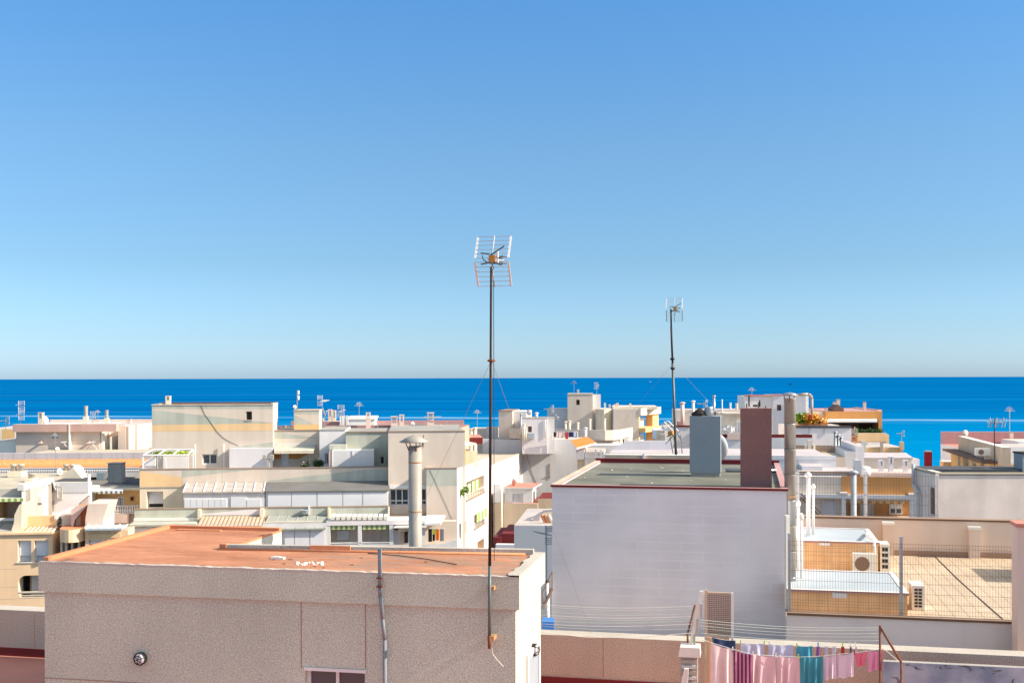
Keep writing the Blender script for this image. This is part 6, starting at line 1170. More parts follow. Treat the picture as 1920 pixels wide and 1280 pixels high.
# sweeping cream parapet
Sw = Fr(1100, 118, 0, 810); T = bthing('apartment_block', 'cream apartments with a sweeping curved parapet below the grey tower', 'building', Sw); zp = Sw.Z(1130, 806)
c0 = [(Sw.S(1040), 2.0), (Sw.S(1122), 0), (Sw.S(1134), -.5), (Sw.S(1150), -.2), (Sw.S(1165), 1.0), (Sw.S(1198), 6)]
m = MB(Sw)
for (xa, ya), (xb, yb) in zip(c0, c0[1:]):
    za, zb_ = zp - (0 if xa < 2 else .0), zp; m.add([(xa, ya, zp - 1.05), (xb, yb, zp - 1.05), (xb, yb, zp), (xa, ya, zp), (xa, ya + .3, zp), (xb, yb + .3, zp)], [(0, 1, 2, 3), (3, 2, 5, 4)], 'beige' if xa < 2 else 'cream')
    m.add([(xa, ya + 1.3, GZ), (xb, yb + 1.3, GZ), (xb, yb + 1.3, zp - 1.1), (xa, ya + 1.3, zp - 1.1)], [(0, 1, 2, 3)], 'yellow'); m.add([(xa, ya, zp - 1.05), (xb, yb, zp - 1.05), (xb, yb + 1.4, zp - 1.05), (xa, ya + 1.4, zp - 1.05)], [(3, 2, 1, 0)], 'cream')
m.build('curved_parapet', T)
m = MB(Sw); m.prism([(Sw.S(1040), 2.31), (Sw.S(1122), .31), (Sw.S(1150), .31), (Sw.S(1165), 1.4), (Sw.S(1198), 6.4), (Sw.S(1120), 12)], GZ, zp - .9, 'beige', 'roof_pale'); m.build('wall', T)
for x0, x1, y0, y1, mt in ((1153, 1163, 822, 834, 'graywall'), (1170, 1178, 818, 832, 'white')): m = MB(Sw); pb(m, Sw, x0, x1, y0, y1, 1.2 if x0 < 1160 else 2.4, 1.9 if x0 < 1160 else 3.2, mt); m.build('window', T)
m = MB(Sw); pb(m, Sw, 1098, 1198, 834, 860, -3.5, -.6, 'white_old', 'white'); m.build('lower_terrace', T)
for i, (x0, yt) in enumerate(((1134.5, 755), (1143.5, 758), (1154, 757), (1158, 755), (1182, 756))): chimney(['leftmost slim chimney behind the curved cream wall', 'second slim chimney behind the curved cream wall', 'shorter of two slim chimneys at the grey wall left end', 'taller of two slim chimneys at the grey wall left end', 'lone slim chimney on the right of the grey wall'][i], x0 - 1.6, x0 + 1.6, yt, Tw.Y(x0, 3), zc - .1, 'cream', 'louvre', 4, 'slim chimneys on the tower block')
for lab, px, yt, Y, k in (('aerial on the left of the grey tower roof', 1076.5, 716, 134, 'fan'), ('aerial on the right of the grey tower roof', 1119, 719, 134, 'yagi'), ): antenna(lab, px, yt, Y, ztop, k, 20, 1.0)
chimney('small chimney on the grey tower roof', 1082.5, 1086, 730, 134, ztop, 'beige', 'louvre', 4)
antenna('pale aerial on the low roof left of the grey tower', 1032, 762, 128, Tw.Z(1040, 768), 'yagi', 100, 1.1); dish('thin white dish left of the grey tower', 1044, 783, 126, 16, .38, (.9, .3, .25))
for i, (px, yt) in enumerate(((1060.5, 792), (1068, 791), (1083.5, 794), (1106, 788), (1133.5, 787), (1098, 804))): pipe(['first slim cream vent left of the sweeping parapet', 'second slim cream vent left of the sweeping parapet', 'third slim cream vent left of the sweeping parapet', 'stout cream vent behind the sweeping parapet', 'tall slim vent at the middle of the sweeping parapet', 'thin white post by the orange awning roof'][i], px, yt, 121 if px != 1098 else 100, zp - .9 if px != 1098 else 17, .13, 'cream' if px != 1098 else 'white', True, 'slim cream vents behind the sweeping parapet')
# orange awning roof house and white clutter
Oa = Fr(1070, 97, 6, 825); T = bthing('building', 'white house with bright orange pitched awning roof below the curved balconies', 'building', Oa)
m = MB(Oa); zh = Oa.Z(1090, 840); m.box(Oa.S(1082), Oa.S(1098), .2, 4, GZ, zh, 'cream', 'white'); m.box(Oa.S(1098), Oa.S(1133), -.5, 5, GZ, Oa.Z(1110, 846), 'white_old', 'roof_pale'); pb(m, Oa, 1080, 1096, 842, 861, -.5, .1, 'white'); m.build('wall', T)
m = MB(Oa); A = [(Oa.S(1070), 0, Oa.Z(1070, 825.5)), (Oa.S(1083), -1.5, Oa.Z(1083, 837)), (Oa.S(1118), .5, Oa.Z(1118, 830)), (Oa.S(1099), 2, Oa.Z(1099, 820))]; m.poly([A[i] for i in (0, 1, 2, 3)], 'orangecloth'); m.add([A[0], A[1], A[2], (A[0][0], A[0][1], A[0][2] - .15), (A[1][0], A[1][1], A[1][2] - .15), (A[2][0], A[2][1], A[2][2] - .15)], [(0, 3, 4, 1), (1, 4, 5, 2)], 'white'); m.build('awning_roof', T)
m = MB(Oa)
for px in (1098, 1117, 1127): s_ = Oa.S(px, 850, -1); m.box(s_ - .05, s_ + .05, -1.05, -.95, GZ + 6, Oa.Z(px, 842, -1), 'white')
pb(m, Oa, 1097, 1127, 842, 843.2, -1.08, -.92, 'white'); pb(m, Oa, 1098, 1127, 856, 857, -1.08, -.92, 'white'); m.build('pergola_frame', T)
# white terrace behind the big roof
Wt = Fr(1135, 60, 8, 852); T = bthing('building', 'white walled roof terrace right behind the big olive roof', 'building', Wt); z0 = at(1145, 852, 60).z
m = MB(Wt); m.box(0, 12, 0, 9, GZ, z0 - .2, 'white', 'roof_lilac'); m.slab([Wt.q(1137, 852, 0), Wt.q(1160, 840, 0), Wt.q(1172, 834, 0), Wt.q(1240, 834, 0), Wt.q(1262, 834, 0), Wt.q(1262, 852, 0)], 4.0, 4.2, 'lav', 'lav'); m.slab([(-.1, z0 - .19), (12, z0 - .19), (12, z0 + .02), (-.1, z0 + .02)], -.02, .15, 'white'); m.build('wall', T)
LW = Fr(1134, 37, 10, 855); o = MB(LW).box(0, LW.S(1302), 0, .25, GZ, at(1134, 852, 37).z, 'tan', 'sunbleached').build('low_wall', None, LW.W(0, 0, GZ), -math.radians(10)); tag(o, 'low grey tan wall just behind the big olive roof', 'wall')
m = MB(LW); m.box(LW.S(1205), LW.S(1209), -.12, -.003, 12, LW.Z(1207, 850), 'white'); tag(m.build('post', None, LW.W(LW.S(1207), 0, 12)), 'small white post on the low wall behind the olive roof', 'post')
# second tall aerial
Ya = 37.6; p0, p1 = at(1267.5, 857, Ya), at(1258.5, 612, Ya); zL = at(1267, 852, 37).z
T = thing('television_antenna', 'leaning grey mast with double grid aerial behind the olive roof', 'antenna', tuple(p0), 0, 'tall television aerials in front of the sea')
pm = p0 + (p1 - p0) * .72; MB().tube(tuple(p0), tuple(pm), .042, 'mastgreen', 8).build('mast_lower', T); MB().tube(tuple(pm), tuple(p1), .034, 'mast', 8).build('mast', T)
tp = at(1258.2, 580, Ya); MB().tube(tuple(p1), tuple(tp), .028, 'mast', 8).build('mast_tip', T); big_antenna(T, at(1264, 580, Ya), 12, 1.08)
for f_ in (.45, .33): c = p0 + (p1 - p0) * (1 - f_ * .6 - .05); MB().lathe(tuple(c), [(.06, -.04), (.08, 0), (.06, .04)], 'mast', 8).build('collar', T)
c = at(1262, 682, Ya)
for e in (at(1160, 800, 60), at(1365, 790, 60), at(1275, 860, 40)): MB().tube(tuple(c), tuple(e), .003, 'wire', 3).build('guy_wire', T)
m = MB(); c = at(1252, 800, 38.2); T = thing('television_antenna', 'tangled white grid aerial low beside the leaning mast', 'antenna', (c.x, c.y, zL), 20, 'television aerials on the far roofs')
a_, b_ = at(1246, 790, 38.2), at(1264, 808, 38.2)
for k in range(8): u = at(1245 + k * 2.6, 791 + k * 2.6, 38.2); v = at(1253 + k * 2.6, 789 + k * 2.6, 38.2); m.tube(tuple(u), tuple(v), .012, 'white', 4)
for d_ in (0, 8): m.tube(tuple(at(1245 + d_, 791 - d_ * .25, 38.2)), tuple(at(1264 + d_, 810 - d_ * .25, 38.2)), .02, 'white', 4)
m.build('grid', T); m = MB()
for x0, y0, x1, y1 in ((1250, 818, 1275, 808), (1248, 832, 1262, 816), (1270, 812, 1280, 830), (1255, 812, 1262, 850), (1276, 815, 1279, 850), (1262, 815, 1270, 850)): m.tube(tuple(at(x0, y0, 38.2)), tuple(at(x1, y1, 38.3)), .022, 'metal', 4)
m.build('boom', T); m = MB(); m.tube(tuple(at(1255, 812, 38.2)), tuple(at(1264, 811, 38)), .09, 'orangeplastic', 6); m.build('dipole_box', T)

# ================= white roofs in the middle distance, right of the leaning mast =================
Mr = Fr(1155, 92, 6, 800); T = bthing('building', 'lilac white building with brown roof boxes right of the leaning mast', 'building', Mr, Mr.S(1240), 0); z0 = at(1260, 800, 92).z
m = MB(Mr); m.box(Mr.S(1246), Mr.S(1400), 0, 9, GZ, z0 - .02, 'lav', 'roof_pale'); m.box(Mr.S(1268), Mr.S(1400), 5, 8.9, z0, Mr.Z(1290, 768, 5), 'beige', 'roof_pale'); m.box(Mr.S(1258), Mr.S(1296), -.05, .2, z0, z0 + .15, 'dark_red'); pb(m, Mr, 1271, 1284, 790, 799.5, 1, 3, 'mauve'); m.build('wall', T)
m = MB(Mr); pb(m, Mr, 1225, 1245, 806, 832, -1.5, 3, 'conc_light', 'white'); pb(m, Mr, 1224, 1229, 806, 822, -1.7, -1.51, 'bluewhite'); pb(m, Mr, 1238, 1247, 814, 834, -2.4, -1.8, 'conc_light'); m.build('side_building', T)
pipe('brownish clay cowl pipe left of the blue grey chimney', 1279.5, 757, 92, z0, .16, 'pink', True, None); pipe('thin white pipe right of the clay cowl', 1300, 754, 95, z0, .12, 'white')
m = MB(Mr); T = bthing('rooftop_building', 'white penthouse with cream awning between the blue grey and maroon chimneys', 'building', Mr, Mr.S(1352), -1); m.box(Mr.S(1351), Mr.S(1391), -3, 5, GZ, Mr.Z(1370, 777, -3), 'cream', 'roof_pale'); m.box(Mr.S(1350), Mr.S(1391), -3.3, -.5, Mr.Z(1370, 777, -3) + .002, Mr.Z(1370, 774.5, -3), 'conc_light'); m.build('wall', T)
window(T, Mr, Mr.r(1381, 1389, 789, 815, -3), -3.15, .14, 1, 'white', 'graywall', 0, .1, None, 'door')
m = MB(Mr); zz = Mr.Z(1370, 820, -6); m.box(Mr.S(1340), Mr.S(1500), -6, -3.5, GZ, zz, 'beige', 'roof_pale'); m.box(Mr.S(1340), Mr.S(1500), -6.1, -5.9, zz + .002, zz + .25, 'dark_red'); m.box(Mr.S(1340), Mr.S(1500), -6.2, -6.101, GZ, zz, 'white'); T = bthing('building', 'white wall with dark red coping between the maroon chimney and the flue', 'building', Mr, Mr.S(1340), -6); m.build('wall', T)
m = MB(Mr); pb(m, Mr, 1364, 1392, 812, 824, -6.3, -6.1, 'pink'); m.build('pink_strip', T); 
m = MB(Mr); R5 = random.Random(2)
for i in range(26):
    x, y = R5.uniform(1352, 1374), R5.uniform(797, 812); s_, z_ = Mr.q(x, y, -5); m.add([(s_, -5, z_), (s_ + R5.uniform(.1, .4), -5 + R5.uniform(-.3, .3), z_ + R5.uniform(-.2, .3)), (s_ + R5.uniform(-.1, .3), -5.2, z_ - R5.uniform(.1, .4))], [(0, 1, 2)], 'white')
tag(m.build('plastic_sheeting', None, Mr.W(Mr.S(1362), -5, zz)), 'heap of crumpled white plastic between the two painted chimneys', 'sheeting')
for i, (px, yt, w_, mt, st) in enumerate(((1339, 744, 2, 'metal', 'p'), (1354, 752, .9, 'white', 'p'), (1369.5, 754, 2.4, 'white', 'c'), (1381.5, 755, 3.2, 'cream', 'c'))):
    lab = ['tall metal pipe with dome cap above the blue grey chimney', 'thin white pole right of the blue grey chimney', 'white ribbed chimney left of the maroon chimney', 'cream ribbed chimney beside the maroon chimney'][i]
    if st == 'p': pipe(lab, px, yt, 96, z0, w_ * .05, mt)
    else: chimney(lab, px - w_, px + w_, yt, 97, z0, mt, 'rings', 6, 'ribbed chimneys by the maroon stack', None, mt)
antenna('aerial just above the blue grey chimney', 1320, 752, 90, z0, 'yagi', 150, .8)
# red topped white block
Rb = Fr(1397, 100, 5, 742); T = bthing('building', 'white block with red roof line and thick bent duct, behind the flue', 'building', Rb); z1 = Rb.Z(1420, 743)
m = MB(Rb); wa, wb_ = Rb.r(1412, 1421, 758.5, 762), Rb.r(1457, 1465, 758.5, 769.5); wc_ = Rb.r(1490, 1493, 764, 772)
m.body(0, Rb.S(1448), 0, 6, GZ, z1, 'white', 'roof_gray', [wa], .2); m.body(Rb.S(1448), Rb.S(1509), -.6, 6, GZ, z1 + .1, 'graywall', 'roof_gray', [Rb.r(1457, 1465, 758.5, 769.5, -.6)], .2); m.box(Rb.S(1509), Rb.S(1518), .4, 5, GZ, z1 + .12, 'white', 'roof_gray'); m.build('wall', T)
m = MB(Rb); m.box(-.05, Rb.S(1448), -.08, .2, z1 + .002, z1 + .14, 'red_floor'); m.box(Rb.S(1448), Rb.S(1466), -.7, -.3, z1 + .102, z1 + .22, 'red_floor'); pb(m, Rb, 1406, 1415, 740, 743, .3, 2, 'red'); m.build('roof_edge', T)
window(T, Rb, wa, 0, .2, 1, 'brown', 'dark', 0, .05); window(T, Rb, Rb.r(1457, 1465, 758.5, 769.5, -.6), -.6, .2, 1, 'brown', 'brown', 0, .05)
m = MB(Rb); q = lambda x, y: (Rb.S(x), -.9, Rb.Z(x, y)); m.path([q(1494, 739.5), q(1512, 738.5), q(1517, 741), q(1519, 747), q(1519, 782)], .13, 'flue', 10); m.build('bent_duct', T)
for px, y0, y1 in ((1404, 741, 762), (1424, 750, 762)): m = MB(Rb); s_ = Rb.S(px); m.tube((s_, -.3, Rb.Z(px, y1)), (s_, -.3, Rb.Z(px, y0)), .07, 'dark', 5); m.build('dark_pipe', T)
antenna('small aerial on the red roof line', 1410, 729, 101, z1, 'fan', 0, .9)
# orange penthouse building
Or = Fr(1548, 106, 3, 772); T = bthing('apartment_block', 'orange terracotta apartment block with white awning and plant filled terrace', 'building', Or)
zr = Or.Z(1600, 771); zl_ = Or.Z(1600, 812); hO = Or.r(1553, 1647, 786, 812)
m = MB(Or); m.body(0, Or.S(1654), 0, 12, GZ, zr, 'orange', 'mauve', [(*hO, 2.5)], 2.5, 'brown'); m.add([(hO[0], 2.48, hO[2]), (hO[1], 2.48, hO[2]), (hO[1], 2.48, hO[3]), (hO[0], 2.48, hO[3])], [(0, 1, 2, 3)], 'brown'); m.box(Or.S(1654), Or.S(1662), 1.5, 11, GZ, zr + .1, 'ochre', 'mauve'); m.box(Or.S(1520), -.01, 1, 11, GZ, Or.Z(1530, 772), 'cream', 'mauve'); m.build('wall', T)
m = MB(Or); m.box(Or.S(1519), Or.S(1662), 11.5, 12, zr, Or.Z(1600, 765.5, 12), 'mauve', 'mauve'); m.build('back_parapet', T)
m = MB(Or); slope(m, Or, 1553, 1644, 785, -.05, 1551, 1645, 788.5, -1.4, 'white', 0, None, .08); a_, b_, c_, d_ = Or.r(1551, 1645, 788.5, 790.5, -1.4); m.box(a_, b_, -1.44, -1.4, c_ - .05, d_, 'white'); m.build('awning', T)
m = MB(Or); m.box(Or.S(1597), Or.S(1649), -2.4, -2.2, Or.Z(1620, 827, -2.4), Or.Z(1620, 811.5, -2.4), 'ochre', 'sunbleached'); m.box(Or.S(1597), Or.S(1654), -2.19, -.01, GZ, Or.Z(1620, 826, -2.4), 'pink'); m.box(Or.S(1649), Or.S(1654), -2.3, -.01, zl_ - .9, zl_, 'ochre'); m.build('terrace_parapet', T)
m = MB(Or); pb(m, Or, 1558, 1572, 795, 800, 1.0, 1.1, 'graywall'); pb(m, Or, 1612, 1638, 796, 811, 2.3, 2.4, 'dark'); m.build('terrace_door', T)
m = MB(Or); s0_, s1_ = Or.S(1564), Or.S(1583.5); z_ = zr; m.slab([(s0_, z_), (s1_, z_), (s1_, z_ + .25), ((s0_ + s1_) / 2, z_ + .62), (s0_, z_ + .25)], .2, 2.5, 'brown', 'brown'); T_ = tag(m.build('roof_shed', None, Or.W(s0_, .2, z_)), 'little dark gabled box on the orange block roof', 'shed')
for lab, x0, x1, yt in (('light chimney left of the little dark gabled box', 1562, 1568, 754), ('grey taller chimney behind the little dark gabled box', 1568.5, 1574.5, 749), ('lone pinkish chimney on the right of the orange block roof', 1618.5, 1623.5, 754), ('small chimney left end of the orange block roof', 1546.5, 1551, 765)): chimney(lab, x0, x1, yt, 109, zr, 'pink' if 'lone' in lab else 'beige', 'plain', 3, 'chimneys on the orange block')
R6 = random.Random(11)
for i, (px, c1, c2) in enumerate(((1598, 'flower', 'white'), (1606, 'leaf', 'white'), (1614, 'leafdark', 'leaf'), (1622, 'leafdark', 'leaf'), (1632, 'leaf', 'leafdark'), (1642, 'leaf', 'leafdark'), (1650, 'leafdark', 'leaf'))):
    s_ = Or.S(px, 805, -1.8); m = MB(Or); z_ = zl_ - .8; m.leaves((s_, -1.7, z_ + .55), .33, .3, .75, 260, .16, c1, 20 + i, c2); m.lathe((s_, -1.7, z_ - .0), [(.16, 0), (.2, .5)], 'terracotta', 8); tag(m.build('potted_plant', None, Or.W(s_, -1.7, z_)), ['leftmost potted plant with orange and white blooms', 'second potted plant from the left', 'third potted plant from the left', 'fourth potted plant, in the middle', 'third potted plant from the right', 'second potted plant from the right', 'rightmost potted plant'][i] + ' on the orange block terrace', 'plant', 'potted plants on the orange block terrace')
# white wall with plants on it
Pw = Fr(1488, 88, 5, 802); T = bthing('building', 'long white blank wall carrying the row of yellow flowering planters', 'building', Pw); z0 = Pw.Z(1540, 802)
m = MB(Pw); m.box(0, Pw.S(1596.5), 0, 8, GZ, z0, 'lav', 'roof_pale'); m.box(-.05, Pw.S(1597), -.08, .3, z0 + .002, z0 + .16, 'roof_dark'); m.build('wall', T)
for px, y1 in ((1517.5, 828), (1545.5, 816)): s_ = Pw.S(px); MB(Pw).tube((s_, -.04, z0), (s_, -.04, Pw.Z(px, y1)), .03, 'metal', 4).build('wall_pipe', T)
m = MB(Pw); s_, z_ = Pw.q(1518, 824); m.box(s_ - .08, s_ + .08, -.12, -.01, z_ - .15, z_ + .1, 'concrete'); m.build('junction_box', T)
for lab, px, py, sx, sz, c1, c2, n in (('green leafy shrub at the left of the planters on the long white wall', 1502, 799, .75, 1.0, 'leaf', 'lime', 900), ('yellow orange flowering bush, first of three on the long white wall', 1515, 800, .55, .75, 'flower', 'flower', 620), ('yellow orange flowering bush with reddish top, second of three', 1524, 800, .55, .95, 'flower', 'redcloth', 620), ('yellow orange flowering bush, third of three on the long white wall', 1538, 800, .6, .7, 'flower', 'yellow', 620)):
    s_ = Pw.S(px, 800, .8); m = MB(Pw); m.leaves((s_, .8, z0 + .2), sx, .4, sz, n, .19, c1, int(px), c2); m.box(s_ - .5, s_ + .5, .4, 1.2, z0 + .003, z0 + .3, 'terracotta'); tag(m.build('flowering_bush' if 'flower' in c1 else 'shrub', None, Pw.W(s_, .8, z0)), lab, 'bush')
m = MB(Pw); m.box(Pw.S(1490), Pw.S(1497), .2, 1, z0 + .002, z0 + .45, 'yellow'); tag(m.build('planter', None, Pw.W(Pw.S(1490), .2, z0)), 'yellow planter box beside the flue on the long white wall', 'planter')
for i, (x, yt, r_) in enumerate(((1566, 812, .1), (1571.5, 818, .1), (1577, 822, .1))): pipe(['tallest grey vent of three against the long white wall', 'middle grey vent of three against the long white wall', 'shortest grey vent of three against the long white wall'][i], x, yt, 80, 14, r_, 'metal', True, 'three grey vents by the long white wall')
# tiers of pale terraces
A1 = Fr(1488, 66, 8, 835); T = bthing('building', 'pale building with fenced tan roof terrace below the long white wall', 'building', A1); z0 = A1.Z(1530, 856); zt = A1.Z(1530, 872, -1)
m = MB(A1); m.box(-.5, A1.S(1585), 0, 5, GZ, z0, 'beige', 'roof_tan'); m.box(A1.S(1585), A1.S(1602), -.3, 5, GZ, A1.Z(1594, 845), 'white', 'roof_lilac'); m.box(A1.S(1602), A1.S(1614), -1.2, 5, GZ, A1.Z(1608, 837, -1.2), 'lav', 'roof_lilac'); m.build('wall', T)
m = MB(A1)
for i in range(34): x = A1.S(1491 + i * 2.8); m.tube((x, 4, A1.Z(1500, 856, 4)), (x, 4, A1.Z(1500, 834, 4)), .02, 'wire', 3, None, False)
for y in (836, 842, 848, 854): m.tube((A1.S(1490), 4, A1.Z(1530, y, 4)), (A1.S(1585), 4, A1.Z(1530, y, 4)), .02, 'wire', 3, None, False)
for x in (1525.5, 1543): m.box(A1.S(x) - .06, A1.S(x) + .06, 3.9, 4.02, z0, A1.Z(x, 832, 4), 'sunbleached')
m.build('roof_fence', T)
m = MB(A1); m.box(A1.S(1490), A1.S(1586), 4.3, 4.5, GZ, A1.Z(1530, 835, 4.3), 'tan'); m.box(A1.S(1529), A1.S(1536), 3.6, 3.85, z0, A1.Z(1532, 825, 3.6), 'beige', 'sunbleached'); m.build('back_wall', T)
m = MB(A1); pb(m, A1, 1501, 1512, 857, 869, -.25, -.05, 'white'); m.build('vent_box', T)
m = MB(A1)
for x0 in (1521, 1533): pb(m, A1, x0, x0 + 11, 861, 863.5, -.1, -.02, 'white'); pb(m, A1, x0, x0 + 11, 865, 869, -.1, -.02, 'lime')
m.build('striped_panels', T)
A2 = Fr(1490, 56, 9, 880); T = bthing('building', 'pale lilac stepped roof above the ochre wall at the right', 'building', A2)
m = MB(A2); m.box(A2.S(1497), A2.S(1602), 0, 3, GZ, A2.Z(1530, 884), 'lav', 'roof_lilac'); m.box(A2.S(1507), A2.S(1546), .8, 3, GZ, A2.Z(1530, 874, .8), 'white', 'roof_lilac'); m.box(A2.S(1602), A2.S(1614), -.2, .5, GZ, A2.Z(1608, 862), 'white', 'roof_lilac'); m.box(A2.S(1614), A2.S(1740), 1.5, 4, GZ, A2.Z(1660, 886, 1.5), 'pink', 'pink'); m.build('wall', T)
m = MB(A2); pb(m, A2, 1497, 1606, 884, 886, -.3, -.01, 'brown_light'); pb(m, A2, 1590, 1613, 890, 893, -.5, -.2, 'dark_red'); m.build('roof_edge', T)
m = MB(); p = A2.W(A2.S(1622, 885, 1), 1.0, A2.Z(1622, 892, 1)); m.lathe(tuple(p), [(.28, 0), (.29, .38), (.24, .46), (.05, .5)], 'white', 18); tag(m.build('water_tank', None, p), 'round topped white water tank above the ochre wall', 'tank')
for lab, px, yt, y1, mt in (('leftmost louvred chimney of the three on the lilac roof', 1652, 862, 888, 'lav'), ('thin middle chimney of the three on the lilac roof', 1670, 855, 885, 'lav'), ('rightmost louvred chimney of the three on the lilac roof', 1698, 862, 890, 'lav')): chimney(lab, px - 4.2, px + 4.2, yt, A2.Y(px, 1.5 + .5), A2.Z(1660, 886, 1.5), mt, 'louvre', 9, 'three louvred chimneys on the lilac roof')
A3 = Fr(1614, 72, 6, 857); T = bthing('building', 'white roofed terrace with beige wall behind the three louvred chimneys', 'building', A3); z0 = A3.Z(1660, 857)
m = MB(A3); m.box(0, A3.S(1710), 0, 5, GZ, z0 - .1, 'beige', 'roof_lilac'); m.prism([(0, -.15), (A3.S(1711), -.15), (A3.S(1696, 845, 5), 4.6), (0, 4.6)], z0 - .098, z0, 'roof_lilac'); m.box(A3.S(1712), A3.S(1728), .5, 3, GZ, A3.Z(1720, 861.5), 'white', 'roof_lilac'); m.build('wall', T)
A4 = Fr(1596, 84, 5, 838); T = bthing('building', 'tan parapets and pillars in front of the orange block', 'building', A4); z0 = A4.Z(1650, 838)
m = MB(A4); m.box(A4.S(1620), A4.S(1693), 0, 5, GZ, z0, 'ochre', 'roof_pale'); m.box(A4.S(1596), A4.S(1620), -.4, 3, GZ, A4.Z(1608, 840, -.4), 'white', 'roof_lilac'); m.box(A4.S(1613), A4.S(1620), -.6, -.41, GZ, A4.Z(1616, 825), 'sunbleached'); m.box(A4.S(1650), A4.S(1655), -.2, -.01, GZ, A4.Z(1652, 827), 'tan'); m.box(A4.S(1597), A4.S(1602), -.6, -.41, GZ, A4.Z(1599, 827), 'ochre'); m.box(A4.S(1686.5), A4.S(1693.5), -.25, -.01, z0 - .2, A4.Z(1690, 827.5), 'ochre', 'sunbleached'); m.build('wall', T)
m = MB(A4); pb(m, A4, 1620, 1650, 829, 837, 3, 3.2, 'sunbleached'); pb(m, A4, 1621, 1627, 832, 836, 2.9, 2.99, 'brown_light'); m.build('low_shed', T)
antenna('bright white aerial on the tan corner pillar against the sea', 1690.5, 809, 83.9, A4.Z(1690, 827.5), 'yagi', 110, .55)
# ochre loggia building
R1 = Fr(1488, 46, 11, 925); T = bthing('building', 'ochre building with white beam, recessed loggia and striped awning', 'building', R1)
zt = R1.Z(1540, 893); zb_ = R1.Z(1540, 925); s_end = R1.S(1737); hs_ = [R1.r(1584, 1705, 934, 972), R1.r(1714, 1736, 934, 972)]
m = MB(R1); m.box(-.3, s_end, .05, .3, zb_ + .002, zt, 'beige', 'sunbleached'); m.box(-.3, s_end, .302, 6, zb_ + .002, zt - 1.0, 'beige', 'roof_lilac'); m.box(R1.S(1578), s_end, 0, .048, zb_ + .002, zt + .02, 'orange'); m.build('upper_wall', T)
m = MB(R1); m.box(-.3, R1.S(1579), .1, 6, GZ, zb_, 'beige'); m.box(R1.S(1579), s_end, 1.8, 6, GZ, zb_, 'orange'); m.box(-.3, s_end, -.1, 1.8, GZ, R1.Z(1600, 975), 'beige'); m.build('lower_wall', T)
m = MB(R1); zq = R1.Z(1600, 933); m.box(-.3, s_end, -.25, .098, zq, zb_, 'white')
for x0, x1 in ((1577, 1585), (1705, 1713)): m.box(R1.S(x0), R1.S(x1), -.2, .09, R1.Z(1600, 974), zq - .002, 'white'); m.box(R1.S(x0 - 3), R1.S(x1 + 3), -.3, .15, zb_ + .004, zb_ + .08, 'white')
m.build('white_beam', T)
m = MB(R1)
for p, q in ((1585, 1703), (1714, 1737)): slope(m, R1, p, q, 934, 1.7, p, q, 937, .6, 'sunbleached', 0, None, .03); a_, b_, c_, d_ = R1.r(p, q, 937, 943, .6); m.box(a_, b_, .57, .6, c_, d_, 'stripe_orange')
m.build('awning', T)
window(T, R1, R1.r(1667, 1692, 944, 964, 1.8), 1.65, .14, 2, 'white', 'glass', .45, .06); window(T, R1, R1.r(1612, 1638, 942, 972, 1.8), 1.65, .14, 1, 'white', 'shutter', 0, .06, None, 'door'); window(T, R1, R1.r(1714, 1725, 950, 972, 1.8), 1.65, .14, 1, 'brown', 'dark', 0, .06, None, 'door'); window(T, R1, R1.r(1540, 1567, 938, 972, .1), -.02, .11, 1, 'graywall', 'graywall', 0, .05, None, 'door')
m = MB(R1)
for dy in (0, 8): m.tube((R1.S(1500), -.5, R1.Z(1500, 930 - dy)), (R1.S(1537), -.5, R1.Z(1537, 966 - dy)), .025, 'rust', 5)
m.build('stair_rail', T)
pipe('grey steel flue with reddish top in front of the ochre loggia', 1600.5, 889, 44, 12, .11, 'alu', True); 
m = MB(); c = at(1600.5, 886, 44); m.lathe((c.x, c.y, c.z - .05), [(.12, 0), (.14, .05), (.05, .09)], 'dark_red', 12); tag(m.build('pipe_cowl', None, c), 'dark red cowl on top of the steel flue', 'cowl')
# plain beige block at right with dark roof
R2 = Fr(1757, 35.5, 2, 885); T = bthing('building', 'plain beige rendered block with black roof and narrow brown window, right', 'building', R2); z2 = R2.Z(1757, 887)
R2s = Fr(960, 1, 2 - 90); p_ = R2.W(0, 0, 0); R2s.P = (p_.x, p_.y); dpt = R2.g(1737, 876, z2)[1]
sr = R2s.r(1746.5, 1753, 914, 963); m = MB(R2); m.box(0, 9, 0, max(dpt, 2), GZ, z2 - .06, 'render_beige', skip='t'); m.build('wall', T)
m = MB(R2); dd = max(dpt, 2); m.box(.0, 9, .0, dd, z2 - .058, z2 - .03, 'roof_olive'); m.box(0, 9, dd - 1.4, dd - .02, z2 - .029, z2 + .05, 'roof_dark'); m.box(-.04, .14, -.04, dd, z2 - .028, z2 + .04, 'tan', 'sunbleached'); m.box(.142, 9, -.04, .06, z2 - .028, z2 + .005, 'tan'); m.build('roof', T)
m = MB(R2); s_ = -.01; m.box(-.03, -.003, abs(sr[0]), abs(sr[1]), sr[2], sr[3], 'brown'); m.build('window', T)
m = MB(R2); m.path([(-.1, dd - .3, z2 + .15), (-.1, dd - .3, z2 - .55), (-.1, dd - .8, z2 - .8), (-.1, dd - .8, GZ + 10)], .06, 'graywall', 8); m.build('drainpipe', T)
c = at(1740, 847, R2.Y(1740, dd + .5)); w_ = 6.5 / F * c.y; T = thing('chimney', 'bright red chimney stack at the edge of the sea, right', 'chimney', (c.x, c.y, z2 - .3), 12); f = Fr(960, 1, 12); f.P = (c.x, c.y); MB(f).box(-w_, w_, -w_, w_, z2 - .3, c.z, 'red').build('stack', T); MB(f).box(-w_ * .9, w_ * .9, -w_ * .9, w_ * .9, c.z + .002, c.z + .04, 'conc_light').build('cap', T)
